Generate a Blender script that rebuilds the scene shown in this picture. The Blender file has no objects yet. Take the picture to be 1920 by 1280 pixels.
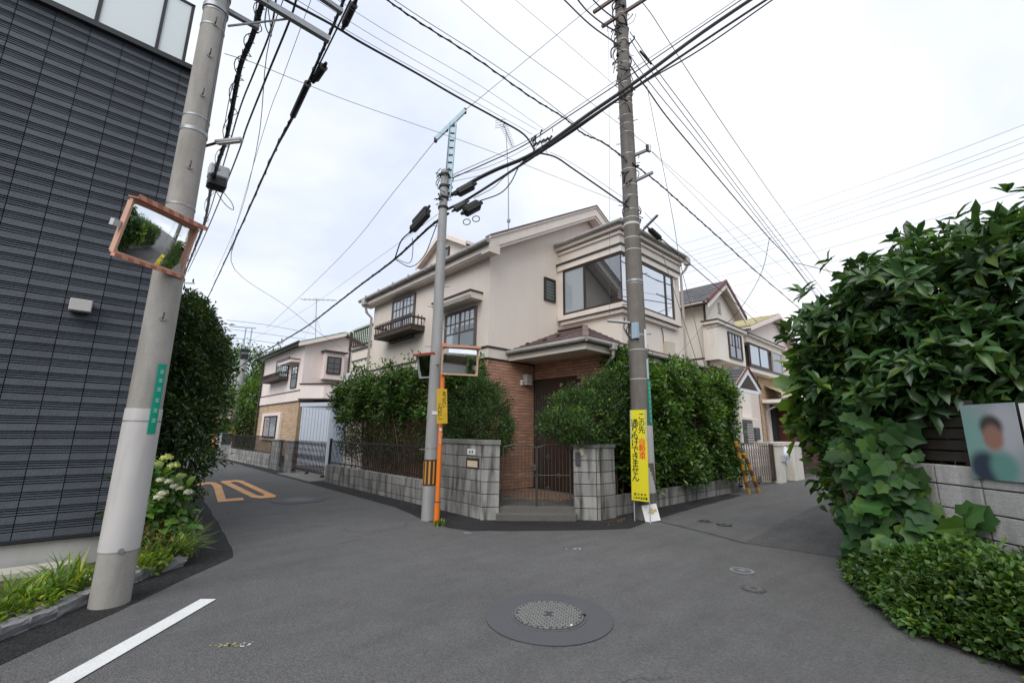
import bpy, bmesh, math, random
import numpy as np
from math import sin, cos, pi, radians, hypot, atan2
from mathutils import Vector, Matrix
random.seed(7)
RNG = np.random.default_rng(7)
S = bpy.context.scene
COL = S.collection

# ------------------------------------------------------------------ camera
# world axes: +X runs away from the camera along the right-hand lane, +Y along the left-hand lane
YAW, PITCH, ROLL, EYE = 0.74191, 0.20397, 0.01302, 1.45
fw = Vector((sin(YAW) * cos(PITCH), cos(YAW) * cos(PITCH), sin(PITCH)))
up0 = Vector((-sin(YAW) * sin(PITCH), -cos(YAW) * sin(PITCH), cos(PITCH)))
rt0 = Vector((cos(YAW), -sin(YAW), 0))
rt = rt0 * cos(ROLL) + up0 * sin(ROLL)
up = up0 * cos(ROLL) - rt0 * sin(ROLL)
cd = bpy.data.cameras.new('camera')
cam = bpy.data.objects.new('camera', cd)
COL.objects.link(cam)
cam.matrix_world = Matrix(((rt.x, up.x, -fw.x, 0), (rt.y, up.y, -fw.y, 0), (rt.z, up.z, -fw.z, EYE), (0, 0, 0, 1)))
cd.sensor_width = 36
cd.lens = 826.3 / 1920 * 36
cd.clip_start = 0.05
cd.clip_end = 3000
S.camera = cam

# ------------------------------------------------------------------ world (bright overcast) and sun
SUN_EL, SUN_AZ = radians(45), radians(-152)      # azimuth of the direction towards the sun, from +X
w = bpy.data.worlds.new('World')
S.world = w
w.use_nodes = True
nt = w.node_tree
nt.nodes.clear()
N = nt.nodes.new
out = N('ShaderNodeOutputWorld')
bg = N('ShaderNodeBackground')
sky = N('ShaderNodeTexSky')
sky.sky_type = 'NISHITA'
sky.sun_disc = False
sky.sun_elevation = SUN_EL
sky.sun_rotation = pi / 2 - SUN_AZ
tc = N('ShaderNodeTexCoord')
sx = N('ShaderNodeSeparateXYZ')
nt.links.new(tc.outputs['Generated'], sx.inputs[0])
ad = N('ShaderNodeMath'); ad.operation = 'ABSOLUTE'
nt.links.new(sx.outputs['Z'], ad.inputs[0])
ad2 = N('ShaderNodeMath'); ad2.operation = 'ADD'; ad2.inputs[1].default_value = 0.35
nt.links.new(ad.outputs[0], ad2.inputs[0])
dv = N('ShaderNodeVectorMath'); dv.operation = 'DIVIDE'
cb = N('ShaderNodeCombineXYZ')
for k in range(3):
    nt.links.new(ad2.outputs[0], cb.inputs[k])
mpw = N('ShaderNodeMapping'); mpw.inputs['Location'].default_value = (21.7, 3.3, 0)
nt.links.new(tc.outputs['Generated'], dv.inputs[0])
nt.links.new(cb.outputs[0], dv.inputs[1])
nz = N('ShaderNodeTexNoise')
nz.inputs['Scale'].default_value = 1.1
nz.inputs['Detail'].default_value = 6
nz.inputs['Roughness'].default_value = 0.52
nz.inputs['Distortion'].default_value = 0.35
nt.links.new(dv.outputs[0], mpw.inputs[0])
nt.links.new(mpw.outputs[0], nz.inputs['Vector'])
rp = N('ShaderNodeValToRGB')
rp.color_ramp.elements[0].position = 0.40
rp.color_ramp.elements[0].color = (6.35, 6.95, 8.2, 1)
rp.color_ramp.elements[1].position = 0.70
rp.color_ramp.elements[1].color = (9.8, 9.9, 10.0, 1)
nt.links.new(nz.outputs['Fac'], rp.inputs[0])
mx = N('ShaderNodeMix'); mx.data_type = 'RGBA'
mx.inputs[0].default_value = 0.93
nt.links.new(sky.outputs[0], mx.inputs[6])
nt.links.new(rp.outputs[0], mx.inputs[7])
nt.links.new(mx.outputs[2], bg.inputs[0])
bg.inputs[1].default_value = 0.1
nt.links.new(bg.outputs[0], out.inputs[0])
sl = bpy.data.lights.new('sun', 'SUN')
sl.energy = 2.0
sl.angle = radians(50)
sl.color = (1, 0.97, 0.93)
so = bpy.data.objects.new('sun', sl)
COL.objects.link(so)
sd = Vector((cos(SUN_AZ) * cos(SUN_EL), sin(SUN_AZ) * cos(SUN_EL), sin(SUN_EL)))
so.rotation_euler = sd.to_track_quat('Z', 'Y').to_euler()
so.location = (0, 0, 30)
S.view_settings.view_transform = 'Standard'
S.view_settings.look = 'None'
S.view_settings.exposure = 0.38
S.view_settings.gamma = 1
S.view_settings.use_curve_mapping = False
S.render.engine = 'CYCLES'
S.cycles.max_bounces = 7
S.cycles.transparent_max_bounces = 10
S.cycles.use_denoising = True

# ------------------------------------------------------------------ helpers
OFF = {}       # world offset of every object used as a parent


def tag(o, label=None, cat=None, group=None, kind=None):
    if label: o['label'] = label
    if cat: o['category'] = cat
    if group: o['group'] = group
    if kind: o['kind'] = kind
    return o


def thing(name, label, cat, loc=(0, 0, 0), group=None):
    o = bpy.data.objects.new(name, None)
    COL.objects.link(o)
    o.location = loc
    o.empty_display_size = 0.2
    OFF[o.name] = Vector(loc)
    return tag(o, label, cat, group)


def mesh_obj(name, me, mat, parent=None, loc=(0, 0, 0)):
    """loc: world location of the mesh origin"""
    o = bpy.data.objects.new(name, me)
    COL.objects.link(o)
    if mat and not me.materials:
        me.materials.append(mat)
    l = Vector(loc)
    if parent:
        o.parent = parent
        o.location = l - OFF[parent.name]
    else:
        o.location = l
    OFF[o.name] = l
    return o


class MB:
    def __init__(s):
        s.v, s.f = [], []

    def poly(s, pts):
        n = len(s.v)
        s.v += [Vector(p) for p in pts]
        s.f.append(tuple(range(n, n + len(pts))))
        return s

    def _hex(s, p):
        n = len(s.v)
        s.v += p
        s.f += [tuple(n + i for i in q) for q in ((3, 2, 1, 0), (4, 5, 6, 7), (0, 1, 5, 4), (1, 2, 6, 5), (2, 3, 7, 6), (3, 0, 4, 7))]
        return s

    def box(s, x0, y0, z0, x1, y1, z1):
        if x0 > x1: x0, x1 = x1, x0
        if y0 > y1: y0, y1 = y1, y0
        if z0 > z1: z0, z1 = z1, z0
        return s._hex([Vector(p) for p in ((x0, y0, z0), (x1, y0, z0), (x1, y1, z0), (x0, y1, z0), (x0, y0, z1), (x1, y0, z1), (x1, y1, z1), (x0, y1, z1))])

    def obox(s, c, ax, ay, az):
        """centre and three half-axis vectors"""
        c, ax, ay, az = Vector(c), Vector(ax), Vector(ay), Vector(az)
        return s._hex([c - ax - ay - az, c + ax - ay - az, c + ax + ay - az, c - ax + ay - az, c - ax - ay + az, c + ax - ay + az, c + ax + ay + az, c - ax + ay + az])

    def beam(s, a, b, w, h, up=(0, 0, 1)):
        a, b = Vector(a), Vector(b)
        d = (b - a)
        L = d.length
        d.normalize()
        u = Vector(up)
        if abs(u.dot(d)) > .98: u = Vector((1, 0, 0))
        sdir = d.cross(u).normalized()
        u = sdir.cross(d)
        return s.obox((a + b) / 2, d * L / 2, sdir * w / 2, u * h / 2)

    def prism(s, pts, ext):
        """closed polygon (3D points) extruded by ext"""
        e = Vector(ext)
        n = len(s.v)
        k = len(pts)
        s.v += [Vector(p) for p in pts] + [Vector(p) + e for p in pts]
        nrm = Vector((0, 0, 0))
        P = s.v[n:n + k]
        for i in range(k):
            a, b = P[i], P[(i + 1) % k]
            nrm += a.cross(b)
        flip = nrm.dot(e) > 0
        a = tuple(range(n, n + k)); b = tuple(range(n + k, n + 2 * k))
        s.f += [a[::-1] if flip else a, b if flip else b[::-1]]
        for i in range(k):
            j = (i + 1) % k
            q = (n + i, n + j, n + k + j, n + k + i)
            s.f.append(q if flip else q[::-1])
        return s

    def tube(s, pts, r, n=6, cap=True):
        pts = [Vector(p) for p in pts]
        rs = r if isinstance(r, (list, tuple)) else [r] * len(pts)
        base = len(s.v)
        pu = None
        for i, p in enumerate(pts):
            d = (pts[min(i + 1, len(pts) - 1)] - pts[max(i - 1, 0)])
            if d.length < 1e-9: d = Vector((0, 0, 1))
            d.normalize()
            if pu is None:
                a = Vector((0, 0, 1)) if abs(d.z) < .9 else Vector((1, 0, 0))
                u = d.cross(a).normalized()
            else:
                u = (pu - d * pu.dot(d)).normalized()
            pu = u
            v = d.cross(u)
            for k in range(n):
                t = 2 * pi * k / n
                s.v.append(p + (u * cos(t) + v * sin(t)) * rs[i])
        for i in range(len(pts) - 1):
            for k in range(n):
                a = base + i * n + k; b = base + i * n + (k + 1) % n
                s.f.append((a, b, b + n, a + n))
        if cap:
            s.f.append(tuple(base + k for k in range(n))[::-1])
            e = base + (len(pts) - 1) * n
            s.f.append(tuple(e + k for k in range(n)))
        return s

    def build(s, name, mat, parent=None, smooth=False, bevel=0):
        me = bpy.data.meshes.new(name)
        off = OFF[parent.name] if parent else None
        if off is None:
            zs = min(p.z for p in s.v)
            cx = sum(p.x for p in s.v) / len(s.v); cy = sum(p.y for p in s.v) / len(s.v)
            off = Vector((cx, cy, zs))
        me.from_pydata([tuple(p - off) for p in s.v], [], s.f)
        me.update()
        if bevel:
            bm = bmesh.new(); bm.from_mesh(me)
            bmesh.ops.bevel(bm, geom=bm.edges[:], offset=bevel, segments=1, affect='EDGES', profile=.6)
            bm.to_mesh(me); bm.free()
        if smooth:
            me.shade_smooth()
            me.set_sharp_from_angle(angle=radians(45))
        return mesh_obj(name, me, mat, parent, off)


def smoothpts(pts, k=6):
    """Catmull-Rom through the points"""
    P = [Vector(p) for p in pts]
    if len(P) < 3: return P
    P = [P[0] * 2 - P[1]] + P + [P[-1] * 2 - P[-2]]
    o = []
    for i in range(1, len(P) - 2):
        for j in range(k):
            t = j / k
            a, b, c, d = P[i - 1], P[i], P[i + 1], P[i + 2]
            o.append(.5 * ((2 * b) + (c - a) * t + (2 * a - 5 * b + 4 * c - d) * t * t + (3 * b - a - 3 * c + d) * t ** 3))
    o.append(P[-2])
    return o


# ------------------------------------------------------------------ materials
MATS = {}


def mat(name, col, rough=.8, var=.12, scale=6, detail=4, bump=0, bscale=40, metal=0, spec=.4, island=0, objr=0,
        streak=0, grime=0, grime_col=None, fine=0, finescale=150, coords='Object'):
    if name in MATS: return MATS[name]
    m = bpy.data.materials.new(name)
    MATS[name] = m
    m.use_nodes = True
    t = m.node_tree
    b = t.nodes['Principled BSDF']
    b.inputs['Roughness'].default_value = rough
    b.inputs['Metallic'].default_value = metal
    b.inputs['Specular IOR Level'].default_value = spec
    A = t.nodes.new; L = t.links.new
    tc = A('ShaderNodeTexCoord')
    geo = A('ShaderNodeNewGeometry')
    vec = geo.outputs['Position'] if coords == 'World' else tc.outputs['Object']

    def noise(sc, det=4, v=None, dist=0):
        n = A('ShaderNodeTexNoise')
        n.inputs['Scale'].default_value = sc
        n.inputs['Detail'].default_value = det
        n.inputs['Distortion'].default_value = dist
        L(v or vec, n.inputs['Vector'])
        return n.outputs['Fac']

    def mul(colsock, fac, lo, hi):
        """multiply colour by a value going lo..hi with fac"""
        mr = A('ShaderNodeMapRange')
        mr.inputs['To Min'].default_value = lo
        mr.inputs['To Max'].default_value = hi
        if lo != hi and fac is not None: L(fac, mr.inputs['Value'])
        vm = A('ShaderNodeVectorMath'); vm.operation = 'SCALE'
        L(colsock, vm.inputs[0]); L(mr.outputs[0], vm.inputs['Scale'])
        return vm.outputs[0]
    rgb = A('ShaderNodeRGB'); rgb.outputs[0].default_value = (*col, 1)
    c = rgb.outputs[0]
    if var: c = mul(c, noise(scale, detail), 1 - var * 1.6, 1 + var * 1.6)
    if fine: c = mul(c, noise(finescale, 2), 1 - fine * 2, 1 + fine * 2)
    if island: c = mul(c, geo.outputs['Random Per Island'], 1 - island, 1 + island)
    if objr:
        oi = A('ShaderNodeObjectInfo')
        c = mul(c, oi.outputs['Random'], 1 - objr, 1 + objr)
    if streak or grime:
        gm = A('ShaderNodeMix'); gm.data_type = 'RGBA'
        gc = grime_col or (col[0] * .25, col[1] * .25, col[2] * .24)
        gm.inputs[7].default_value = (*gc, 1)
        L(c, gm.inputs[6])
        mp = A('ShaderNodeMapping')
        mp.inputs['Scale'].default_value = (1, 1, .16) if streak else (1, 1, 1)
        L(geo.outputs['Position'], mp.inputs['Vector'])
        f = noise(7 if streak else 2.2, 5, mp.outputs[0], .4)
        mr = A('ShaderNodeMapRange')
        mr.inputs['From Min'].default_value = .44
        mr.inputs['From Max'].default_value = .72
        mr.inputs['To Max'].default_value = streak or grime
        L(f, mr.inputs['Value']); L(mr.outputs[0], gm.inputs[0])
        c = gm.outputs[2]
    L(c, b.inputs['Base Color'])
    if bump:
        bp = A('ShaderNodeBump')
        bp.inputs['Strength'].default_value = 1
        bp.inputs['Distance'].default_value = bump
        L(noise(bscale, 5), bp.inputs['Height'])
        L(bp.outputs[0], b.inputs['Normal'])
    return m


def asphalt(name, base, grain=.3, wear=.12, cracks=.5, bumpd=.008):
    """worn asphalt: aggregate speckle, tyre-worn bands, blotches, hairline cracks"""
    m = bpy.data.materials.new(name); MATS[name] = m; m.use_nodes = True
    t = m.node_tree; A = t.nodes.new; L = t.links.new
    b = t.nodes['Principled BSDF']; b.inputs['Roughness'].default_value = .85; b.inputs['Specular IOR Level'].default_value = .35
    geo = A('ShaderNodeNewGeometry'); P_ = geo.outputs['Position']

    def tex(kind, sc, **k):
        n = A(kind); n.inputs['Scale'].default_value = sc
        for a_, v_ in k.items(): n.inputs[a_].default_value = v_
        return n

    def rng_(sock, f0, f1, t0, t1):
        mr = A('ShaderNodeMapRange'); mr.inputs['From Min'].default_value = f0; mr.inputs['From Max'].default_value = f1
        mr.inputs['To Min'].default_value = t0; mr.inputs['To Max'].default_value = t1
        L(sock, mr.inputs['Value']); return mr.outputs[0]

    def mulv(a_, b_):
        mm = A('ShaderNodeMath'); mm.operation = 'MULTIPLY'; L(a_, mm.inputs[0]); L(b_, mm.inputs[1]); return mm.outputs[0]
    n1 = tex('ShaderNodeTexNoise', .45, Detail=4); L(P_, n1.inputs['Vector'])
    n2 = tex('ShaderNodeTexNoise', 3.2, Detail=6, Roughness=.65); L(P_, n2.inputs['Vector'])
    n3 = tex('ShaderNodeTexNoise', 38, Detail=4, Roughness=.8); L(P_, n3.inputs['Vector'])
    vo = tex('ShaderNodeTexVoronoi', 95); L(P_, vo.inputs['Vector'])
    mp = A('ShaderNodeMapping'); mp.inputs['Rotation'].default_value = (0, 0, .75); mp.inputs['Scale'].default_value = (.35, 2.2, 1); L(P_, mp.inputs[0])
    n4 = tex('ShaderNodeTexNoise', 2.0, Detail=5, Roughness=.6); L(mp.outputs[0], n4.inputs['Vector'])
    f = mulv(rng_(n1.outputs['Fac'], .3, .7, 1 - wear, 1 + wear), rng_(n2.outputs['Fac'], .3, .7, 1 - wear * .8, 1 + wear * .8))
    f = mulv(f, rng_(n4.outputs['Fac'], .3, .7, 1 - wear * .9, 1 + wear * .9))
    f = mulv(f, rng_(n3.outputs['Fac'], .3, .7, 1 - grain * .6, 1 + grain * .6))
    f = mulv(f, rng_(vo.outputs['Color'], 0, 1, 1 - grain, 1 + grain))
    # cracks
    dn = A('ShaderNodeVectorMath'); dn.operation = 'MULTIPLY_ADD'; dn.inputs[1].default_value = (.25, .25, .25)
    L(n2.outputs['Color'], dn.inputs[0]); L(P_, dn.inputs[2])
    vc = tex('ShaderNodeTexVoronoi', .42); vc.feature = 'DISTANCE_TO_EDGE'; L(dn.outputs[0], vc.inputs['Vector'])
    ck = rng_(vc.outputs['Distance'], .0015, .0045, 1, 0)
    mk = rng_(n1.outputs['Fac'], .5, .58, 0, 1)
    ckm = mulv(ck, mk)
    f = mulv(f, rng_(ckm, 0, 1, 1, 1 - cracks))
    rgb = A('ShaderNodeRGB'); rgb.outputs[0].default_value = (*base, 1)
    vm = A('ShaderNodeVectorMath'); vm.operation = 'SCALE'; L(rgb.outputs[0], vm.inputs[0]); L(f, vm.inputs['Scale'])
    L(vm.outputs[0], b.inputs['Base Color'])
    bp = A('ShaderNodeBump'); bp.inputs['Distance'].default_value = bumpd
    ad_ = A('ShaderNodeMath'); ad_.operation = 'ADD'; L(n3.outputs['Fac'], ad_.inputs[0]); L(vo.outputs['Distance'], ad_.inputs[1])
    L(ad_.outputs[0], bp.inputs['Height']); L(bp.outputs[0], b.inputs['Normal'])
    return m


def leafmat(name, c1, c2, rough=.38, trans=.3, spec=.5):
    if name in MATS: return MATS[name]
    m = bpy.data.materials.new(name)
    MATS[name] = m
    m.use_nodes = True
    t = m.node_tree; A = t.nodes.new; L = t.links.new
    b = t.nodes['Principled BSDF']; o = t.nodes['Material Output']
    b.inputs['Roughness'].default_value = rough
    b.inputs['Specular IOR Level'].default_value = spec
    geo = A('ShaderNodeNewGeometry')
    oi = A('ShaderNodeObjectInfo')
    sm = A('ShaderNodeMath'); sm.operation = 'ADD'
    L(geo.outputs['Random Per Island'], sm.inputs[0]); L(oi.outputs['Random'], sm.inputs[1])
    fr = A('ShaderNodeMath'); fr.operation = 'FRACT'; L(sm.outputs[0], fr.inputs[0])
    rp = A('ShaderNodeValToRGB')
    rp.color_ramp.elements[0].color = (*c1, 1)
    rp.color_ramp.elements[1].color = (*c2, 1)
    rp.color_ramp.elements[1].position = .85
    e = rp.color_ramp.elements.new(.985); e.color = (min(1, c2[0] * 1.9), c2[1] * 1.35, c2[2] * .9, 1)
    L(fr.outputs[0], rp.inputs[0])
    nz = A('ShaderNodeTexNoise'); nz.inputs['Scale'].default_value = 2.2; nz.inputs['Detail'].default_value = 3
    L(geo.outputs['Position'], nz.inputs['Vector'])
    mr = A('ShaderNodeMapRange'); mr.inputs['From Min'].default_value = .3; mr.inputs['From Max'].default_value = .7
    mr.inputs['To Min'].default_value = .6; mr.inputs['To Max'].default_value = 1.4
    L(nz.outputs['Fac'], mr.inputs['Value'])
    vm = A('ShaderNodeVectorMath'); vm.operation = 'SCALE'
    L(rp.outputs[0], vm.inputs[0]); L(mr.outputs[0], vm.inputs['Scale'])
    L(vm.outputs[0], b.inputs['Base Color'])
    tr = A('ShaderNodeBsdfTranslucent')
    v2 = A('ShaderNodeVectorMath'); v2.operation = 'MULTIPLY'; v2.inputs[1].default_value = (1.5, 1.5, .6)
    L(vm.outputs[0], v2.inputs[0]); L(v2.outputs[0], tr.inputs['Color'])
    ms = A('ShaderNodeMixShader'); ms.inputs[0].default_value = trans
    L(b.outputs[0], ms.inputs[1]); L(tr.outputs[0], ms.inputs[2]); L(ms.outputs[0], o.inputs[0])
    return m


def glassmat(name, tint=(.02, .025, .03), clear=.0, rough=.02, refl=1.0, base=.07):
    """window pane: mirror-like by fresnel over a dark (or see-through) interior"""
    if name in MATS: return MATS[name]
    m = bpy.data.materials.new(name)
    MATS[name] = m
    m.use_nodes = True
    t = m.node_tree; A = t.nodes.new; L = t.links.new
    o = t.nodes['Material Output']; b = t.nodes['Principled BSDF']
    b.inputs['Base Color'].default_value = (*tint, 1)
    b.inputs['Roughness'].default_value = .5
    b.inputs['Specular IOR Level'].default_value = 0
    tr = A('ShaderNodeBsdfTransparent'); tr.inputs[0].default_value = (.8, .85, .87, 1)
    m1 = A('ShaderNodeMixShader'); m1.inputs[0].default_value = clear
    L(b.outputs[0], m1.inputs[1]); L(tr.outputs[0], m1.inputs[2])
    gl = A('ShaderNodeBsdfGlossy'); gl.inputs['Roughness'].default_value = rough
    gl.inputs[0].default_value = (.95, .97, 1, 1)
    fr = A('ShaderNodeFresnel'); fr.inputs[0].default_value = 1.5
    mm = A('ShaderNodeMath'); mm.operation = 'MULTIPLY_ADD'; mm.use_clamp = True
    mm.inputs[1].default_value = 1.6 * refl; mm.inputs[2].default_value = base
    L(fr.outputs[0], mm.inputs[0])
    m2 = A('ShaderNodeMixShader'); L(mm.outputs[0], m2.inputs[0])
    L(m1.outputs[0], m2.inputs[1]); L(gl.outputs[0], m2.inputs[2]); L(m2.outputs[0], o.inputs[0])
    return m


# palette
ASPH = asphalt('asphalt', (.121, .120, .119), .26, .10, .35)
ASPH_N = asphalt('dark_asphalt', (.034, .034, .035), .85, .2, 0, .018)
ASPH_O = asphalt('coarse_asphalt', (.110, .109, .108), .42, .16, .3, .012)
PAINT_W = mat('white_road_paint', (.68, .69, .68), .6, .05, 8, fine=.1, finescale=60, bump=.003, bscale=80, grime=.35, grime_col=(.35, .35, .35))
PAINT_O = mat('orange_road_paint', (.74, .38, .14), .65, .12, 6, fine=.16, finescale=30, grime=.4, grime_col=(.35, .2, .1))
PAINT_Y = mat('faded_yellow_paint', (.42, .36, .14), .7, .3, 30)
CONC = mat('pole_concrete', (.33, .315, .29), .85, .16, 4, bump=.003, bscale=70, streak=.6, fine=.09, finescale=90, grime_col=(.16, .145, .125))
CONC_D = mat('brown_pole_concrete', (.155, .14, .125), .85, .15, 6, bump=.002, bscale=60, streak=.4, fine=.05)
CONC_L = mat('pale_pole_coating', (.33, .33, .325), .6, .06, 4, streak=.25)
FOUND = mat('foundation_render', (.43, .43, .41), .9, .06, 3, streak=.15)
FOOT = mat('pale_footing', (.46, .44, .38), .9, .1, 4, grime=.3)
SLEEVE = mat('white_sleeve', (.52, .505, .49), .6, .06, 3, streak=.35, grime_col=(.3, .28, .26))
BLOCK = mat('concrete_block', (.31, .305, .29), .92, .12, 9, bump=.004, bscale=120, objr=.2, streak=.95, grime_col=(.035, .033, .028), fine=.1, finescale=160)
BLOCK_W = mat('pale_scratched_block', (.5, .49, .475), .85, .14, 9, bump=.012, bscale=26, objr=.06, streak=.5, grime_col=(.08, .08, .08))
MORTAR = mat('mortar', (.06, .058, .052), .95, .2, 12, grime=.4)
COPING = mat('coping_concrete', (.2, .2, .19), .9, .15, 8, streak=.5, bump=.003, bscale=100)
STUCCO = mat('beige_stucco', (.775, .70, .62), .9, .045, 1.2, bump=.004, bscale=100, streak=.05, grime_col=(.3, .27, .24), fine=.03)
TRIMW = mat('beige_trim', (.74, .67, .60), .75, .04, 3, streak=.08)
PINK = mat('pale_pink_render', (.80, .70, .65), .9, .03, 2, streak=.12, grime_col=(.4, .36, .33))
CREAM = mat('cream_render', (.80, .74, .66), .9, .03, 2, streak=.15, grime_col=(.4, .36, .3))
ROSE = mat('rose_beige_render', (.76, .66, .59), .9, .04, 2, streak=.15)
BROWN = mat('dark_brown_metal', (.045, .032, .027), .45, .15, 8)
WOODR = mat('weathered_dark_wood', (.075, .055, .045), .75, .25, 12, streak=.3)
BRICK = mat('red_brown_brick', (.46, .26, .175), .8, .12, 25, objr=.16, island=.16, bump=.002, bscale=150)
BRICK_T = mat('tan_brick', (.54, .39, .26), .8, .1, 25, island=.15)
MORT_B = mat('dark_brick_joint', (.05, .035, .028), .95, .1, 10)
ROOFT = mat('mauve_roof_tile', (.17, .12, .115), .8, .15, 10, island=.14, grime=.3)
ROOFD = mat('grey_slate_tile', (.105, .105, .115), .6, .15, 10, island=.2)
ROOFG = mat('pale_green_tile', (.40, .50, .42), .7, .1, 6, island=.1, grime=.25)
ROOFY = mat('pale_yellow_tile', (.55, .50, .31), .7, .1, 6, island=.12, grime=.25)
MAROON = mat('maroon_trim', (.14, .035, .03), .5, .1, 5)
GUTTER = mat('grey_gutter', (.34, .33, .305), .5, .08, 6, grime=.45, grime_col=(.14, .13, .12))
PIPE = mat('grey_beige_pipe', (.42, .39, .36), .45, .05, 4)
SIDING = mat('dark_navy_siding', (.066, .076, .091), .7, .14, 9, bump=.005, bscale=60, fine=.14, finescale=120, objr=.10, streak=.25, grime_col=(.05, .055, .06))
SIDING_G = mat('siding_groove', (.012, .013, .016), .8, .1, 10)
BLACKM = mat('black_aluminium', (.025, .026, .03), .4, .05, 5)
FROST = mat('frosted_glass', (.70, .76, .76), .35, .02, .8, spec=.5)
IRON = mat('old_bronze_iron', (.085, .075, .066), .5, .25, 20, metal=.3)
IRONB = mat('black_iron', (.022, .02, .02), .45, .2, 20)
GALV = mat('galvanised_steel', (.30, .31, .32), .45, .15, 25, metal=.55)
BLUEST = mat('blue_grey_steel', (.36, .47, .53), .5, .1, 12, metal=.2)
RUSTY = mat('rusty_steel', (.14, .095, .08), .7, .3, 15, metal=.2)
RUBBER = mat('black_cable_rubber', (.014, .014, .016), .55, .1, 10)
CABLE_G = mat('grey_wire', (.09, .095, .1), .5, .1, 10)
ORANGE = mat('orange_enamel', (.78, .19, .02), .45, .08, 5, grime=.2, grime_col=(.4, .12, .03))
ORANGE_F = mat('faded_orange_frame', (.56, .21, .12), .5, .08, 8)
ORANGE_S = mat('faded_salmon_frame', (.60, .36, .26), .5, .08, 8, grime=.2)
STRIPE_D = mat('dark_salmon_stripe', (.40, .145, .085), .5, .08, 8)
YELLOW = mat('yellow_sign_board', (.68, .60, .02), .5, .04, 3, grime=.12, grime_col=(.45, .4, .05))
YEL_OLD = mat('aged_yellow_board', (.60, .38, .02), .5, .06, 6, grime=.2)
BLACKP = mat('black_lettering', (.012, .012, .012), .5, 0)
REDP = mat('red_lettering', (.70, .05, .02), .5, 0)
WHITEP = mat('white_plate', (.75, .75, .73), .5, .02, 4)
GREENP = mat('green_sign_plate', (.0, .30, .19), .45, .03, 4)
CREAMP = mat('cream_plate', (.62, .52, .36), .5, .05, 8)
TILEF = mat('terracotta_floor_tile', (.27, .17, .12), .7, .12, 10, objr=.12)
STEPC = mat('pebbled_step', (.12, .115, .105), .9, .25, 50, bump=.006, bscale=80, grime=.4)
ROCK = mat('grey_split_rock', (.30, .30, .31), .85, .25, 12, bump=.01, bscale=25, objr=.25)
PEB = mat('pale_pebbles', (.5, .48, .45), .8, .1, 20, island=.4)
SOIL = mat('planting_soil', (.07, .05, .035), .95, .3, 15, bump=.01, bscale=40)
BARK = mat('grey_brown_bark', (.12, .09, .065), .9, .25, 20, bump=.006, bscale=40)
TWIG = mat('dry_brown_twig', (.16, .115, .08), .9, .2, 20, island=.3)
FRAMEW = mat('weathered_frame', (.13, .105, .095), .6, .1, 10)
CURTAIN = mat('pale_curtain', (.62, .66, .72), .9, .15, 12)
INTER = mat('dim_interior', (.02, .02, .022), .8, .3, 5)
LACE = mat('lace_curtain_bright', (.50, .48, .44), .9, .1, 15)
SHUT = mat('blue_grey_shutter', (.50, .55, .62), .5, .04, 4)
CAST = mat('cast_iron_cover', (.14, .14, .145), .5, .2, 30, metal=.4, bump=.002, bscale=80)
RING = mat('smooth_dark_ring', (.082, .085, .092), .75, .06, 4, fine=.08, finescale=120)
GLASS = glassmat('window_glass')
GLASSP = glassmat('curtained_glass', (.34, .39, .43))
GLASSC = glassmat('clear_window_glass', (.03, .03, .035), clear=.8)
LAMPG = mat('lamp_glass', (.55, .55, .52), .2, .05, 5)
VANW = mat('white_van_paint', (.7, .72, .74), .3, .02, 3)
PLASTG = mat('grey_plastic_box', (.40, .41, .42), .5, .05, 5)
BAGW = mat('translucent_white_bag', (.6, .62, .68), .4, .1, 15)
MIRROR = bpy.data.materials.new('mirror_surface')
MIRROR.use_nodes = True
_b = MIRROR.node_tree.nodes['Principled BSDF']
_b.inputs['Base Color'].default_value = (.86, .88, .88, 1)
_b.inputs['Metallic'].default_value = 1
_b.inputs['Roughness'].default_value = .015


def stripes(name, ca, cb, scale, axis, phase=0, rough=.5):
    """two-colour printed stripes along an axis vector (object space)"""
    m = bpy.data.materials.new(name)
    m.use_nodes = True
    t = m.node_tree; A = t.nodes.new; L = t.links.new
    b = t.nodes['Principled BSDF']; b.inputs['Roughness'].default_value = rough
    tc = A('ShaderNodeTexCoord')
    d = A('ShaderNodeVectorMath'); d.operation = 'DOT_PRODUCT'; d.inputs[1].default_value = axis
    L(tc.outputs['Object'], d.inputs[0])
    mu = A('ShaderNodeMath'); mu.operation = 'MULTIPLY_ADD'; mu.inputs[1].default_value = scale; mu.inputs[2].default_value = phase
    L(d.outputs['Value'], mu.inputs[0])
    fr = A('ShaderNodeMath'); fr.operation = 'FRACT'; L(mu.outputs[0], fr.inputs[0])
    gt = A('ShaderNodeMath'); gt.operation = 'GREATER_THAN'; gt.inputs[1].default_value = .5; L(fr.outputs[0], gt.inputs[0])
    mx = A('ShaderNodeMix'); mx.data_type = 'RGBA'
    mx.inputs[6].default_value = (*ca, 1); mx.inputs[7].default_value = (*cb, 1)
    L(gt.outputs[0], mx.inputs[0]); L(mx.outputs[2], b.inputs['Base Color'])
    return m


# ------------------------------------------------------------------ more geometry helpers
def F(ax, P, u, v, w_):
    """point on a wall: ax 'x' = wall facing -X at X=P (u is Y); 'y' = wall facing -Y at Y=P (u is X)"""
    return Vector((P - w_, u, v)) if ax == 'x' else Vector((u, P - w_, v))


def fbox(mb, ax, P, u0, u1, v0, v1, w0, w1):
    a, b = F(ax, P, u0, v0, w0), F(ax, P, u1, v1, w1)
    return mb.box(*a, *b)


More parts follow.
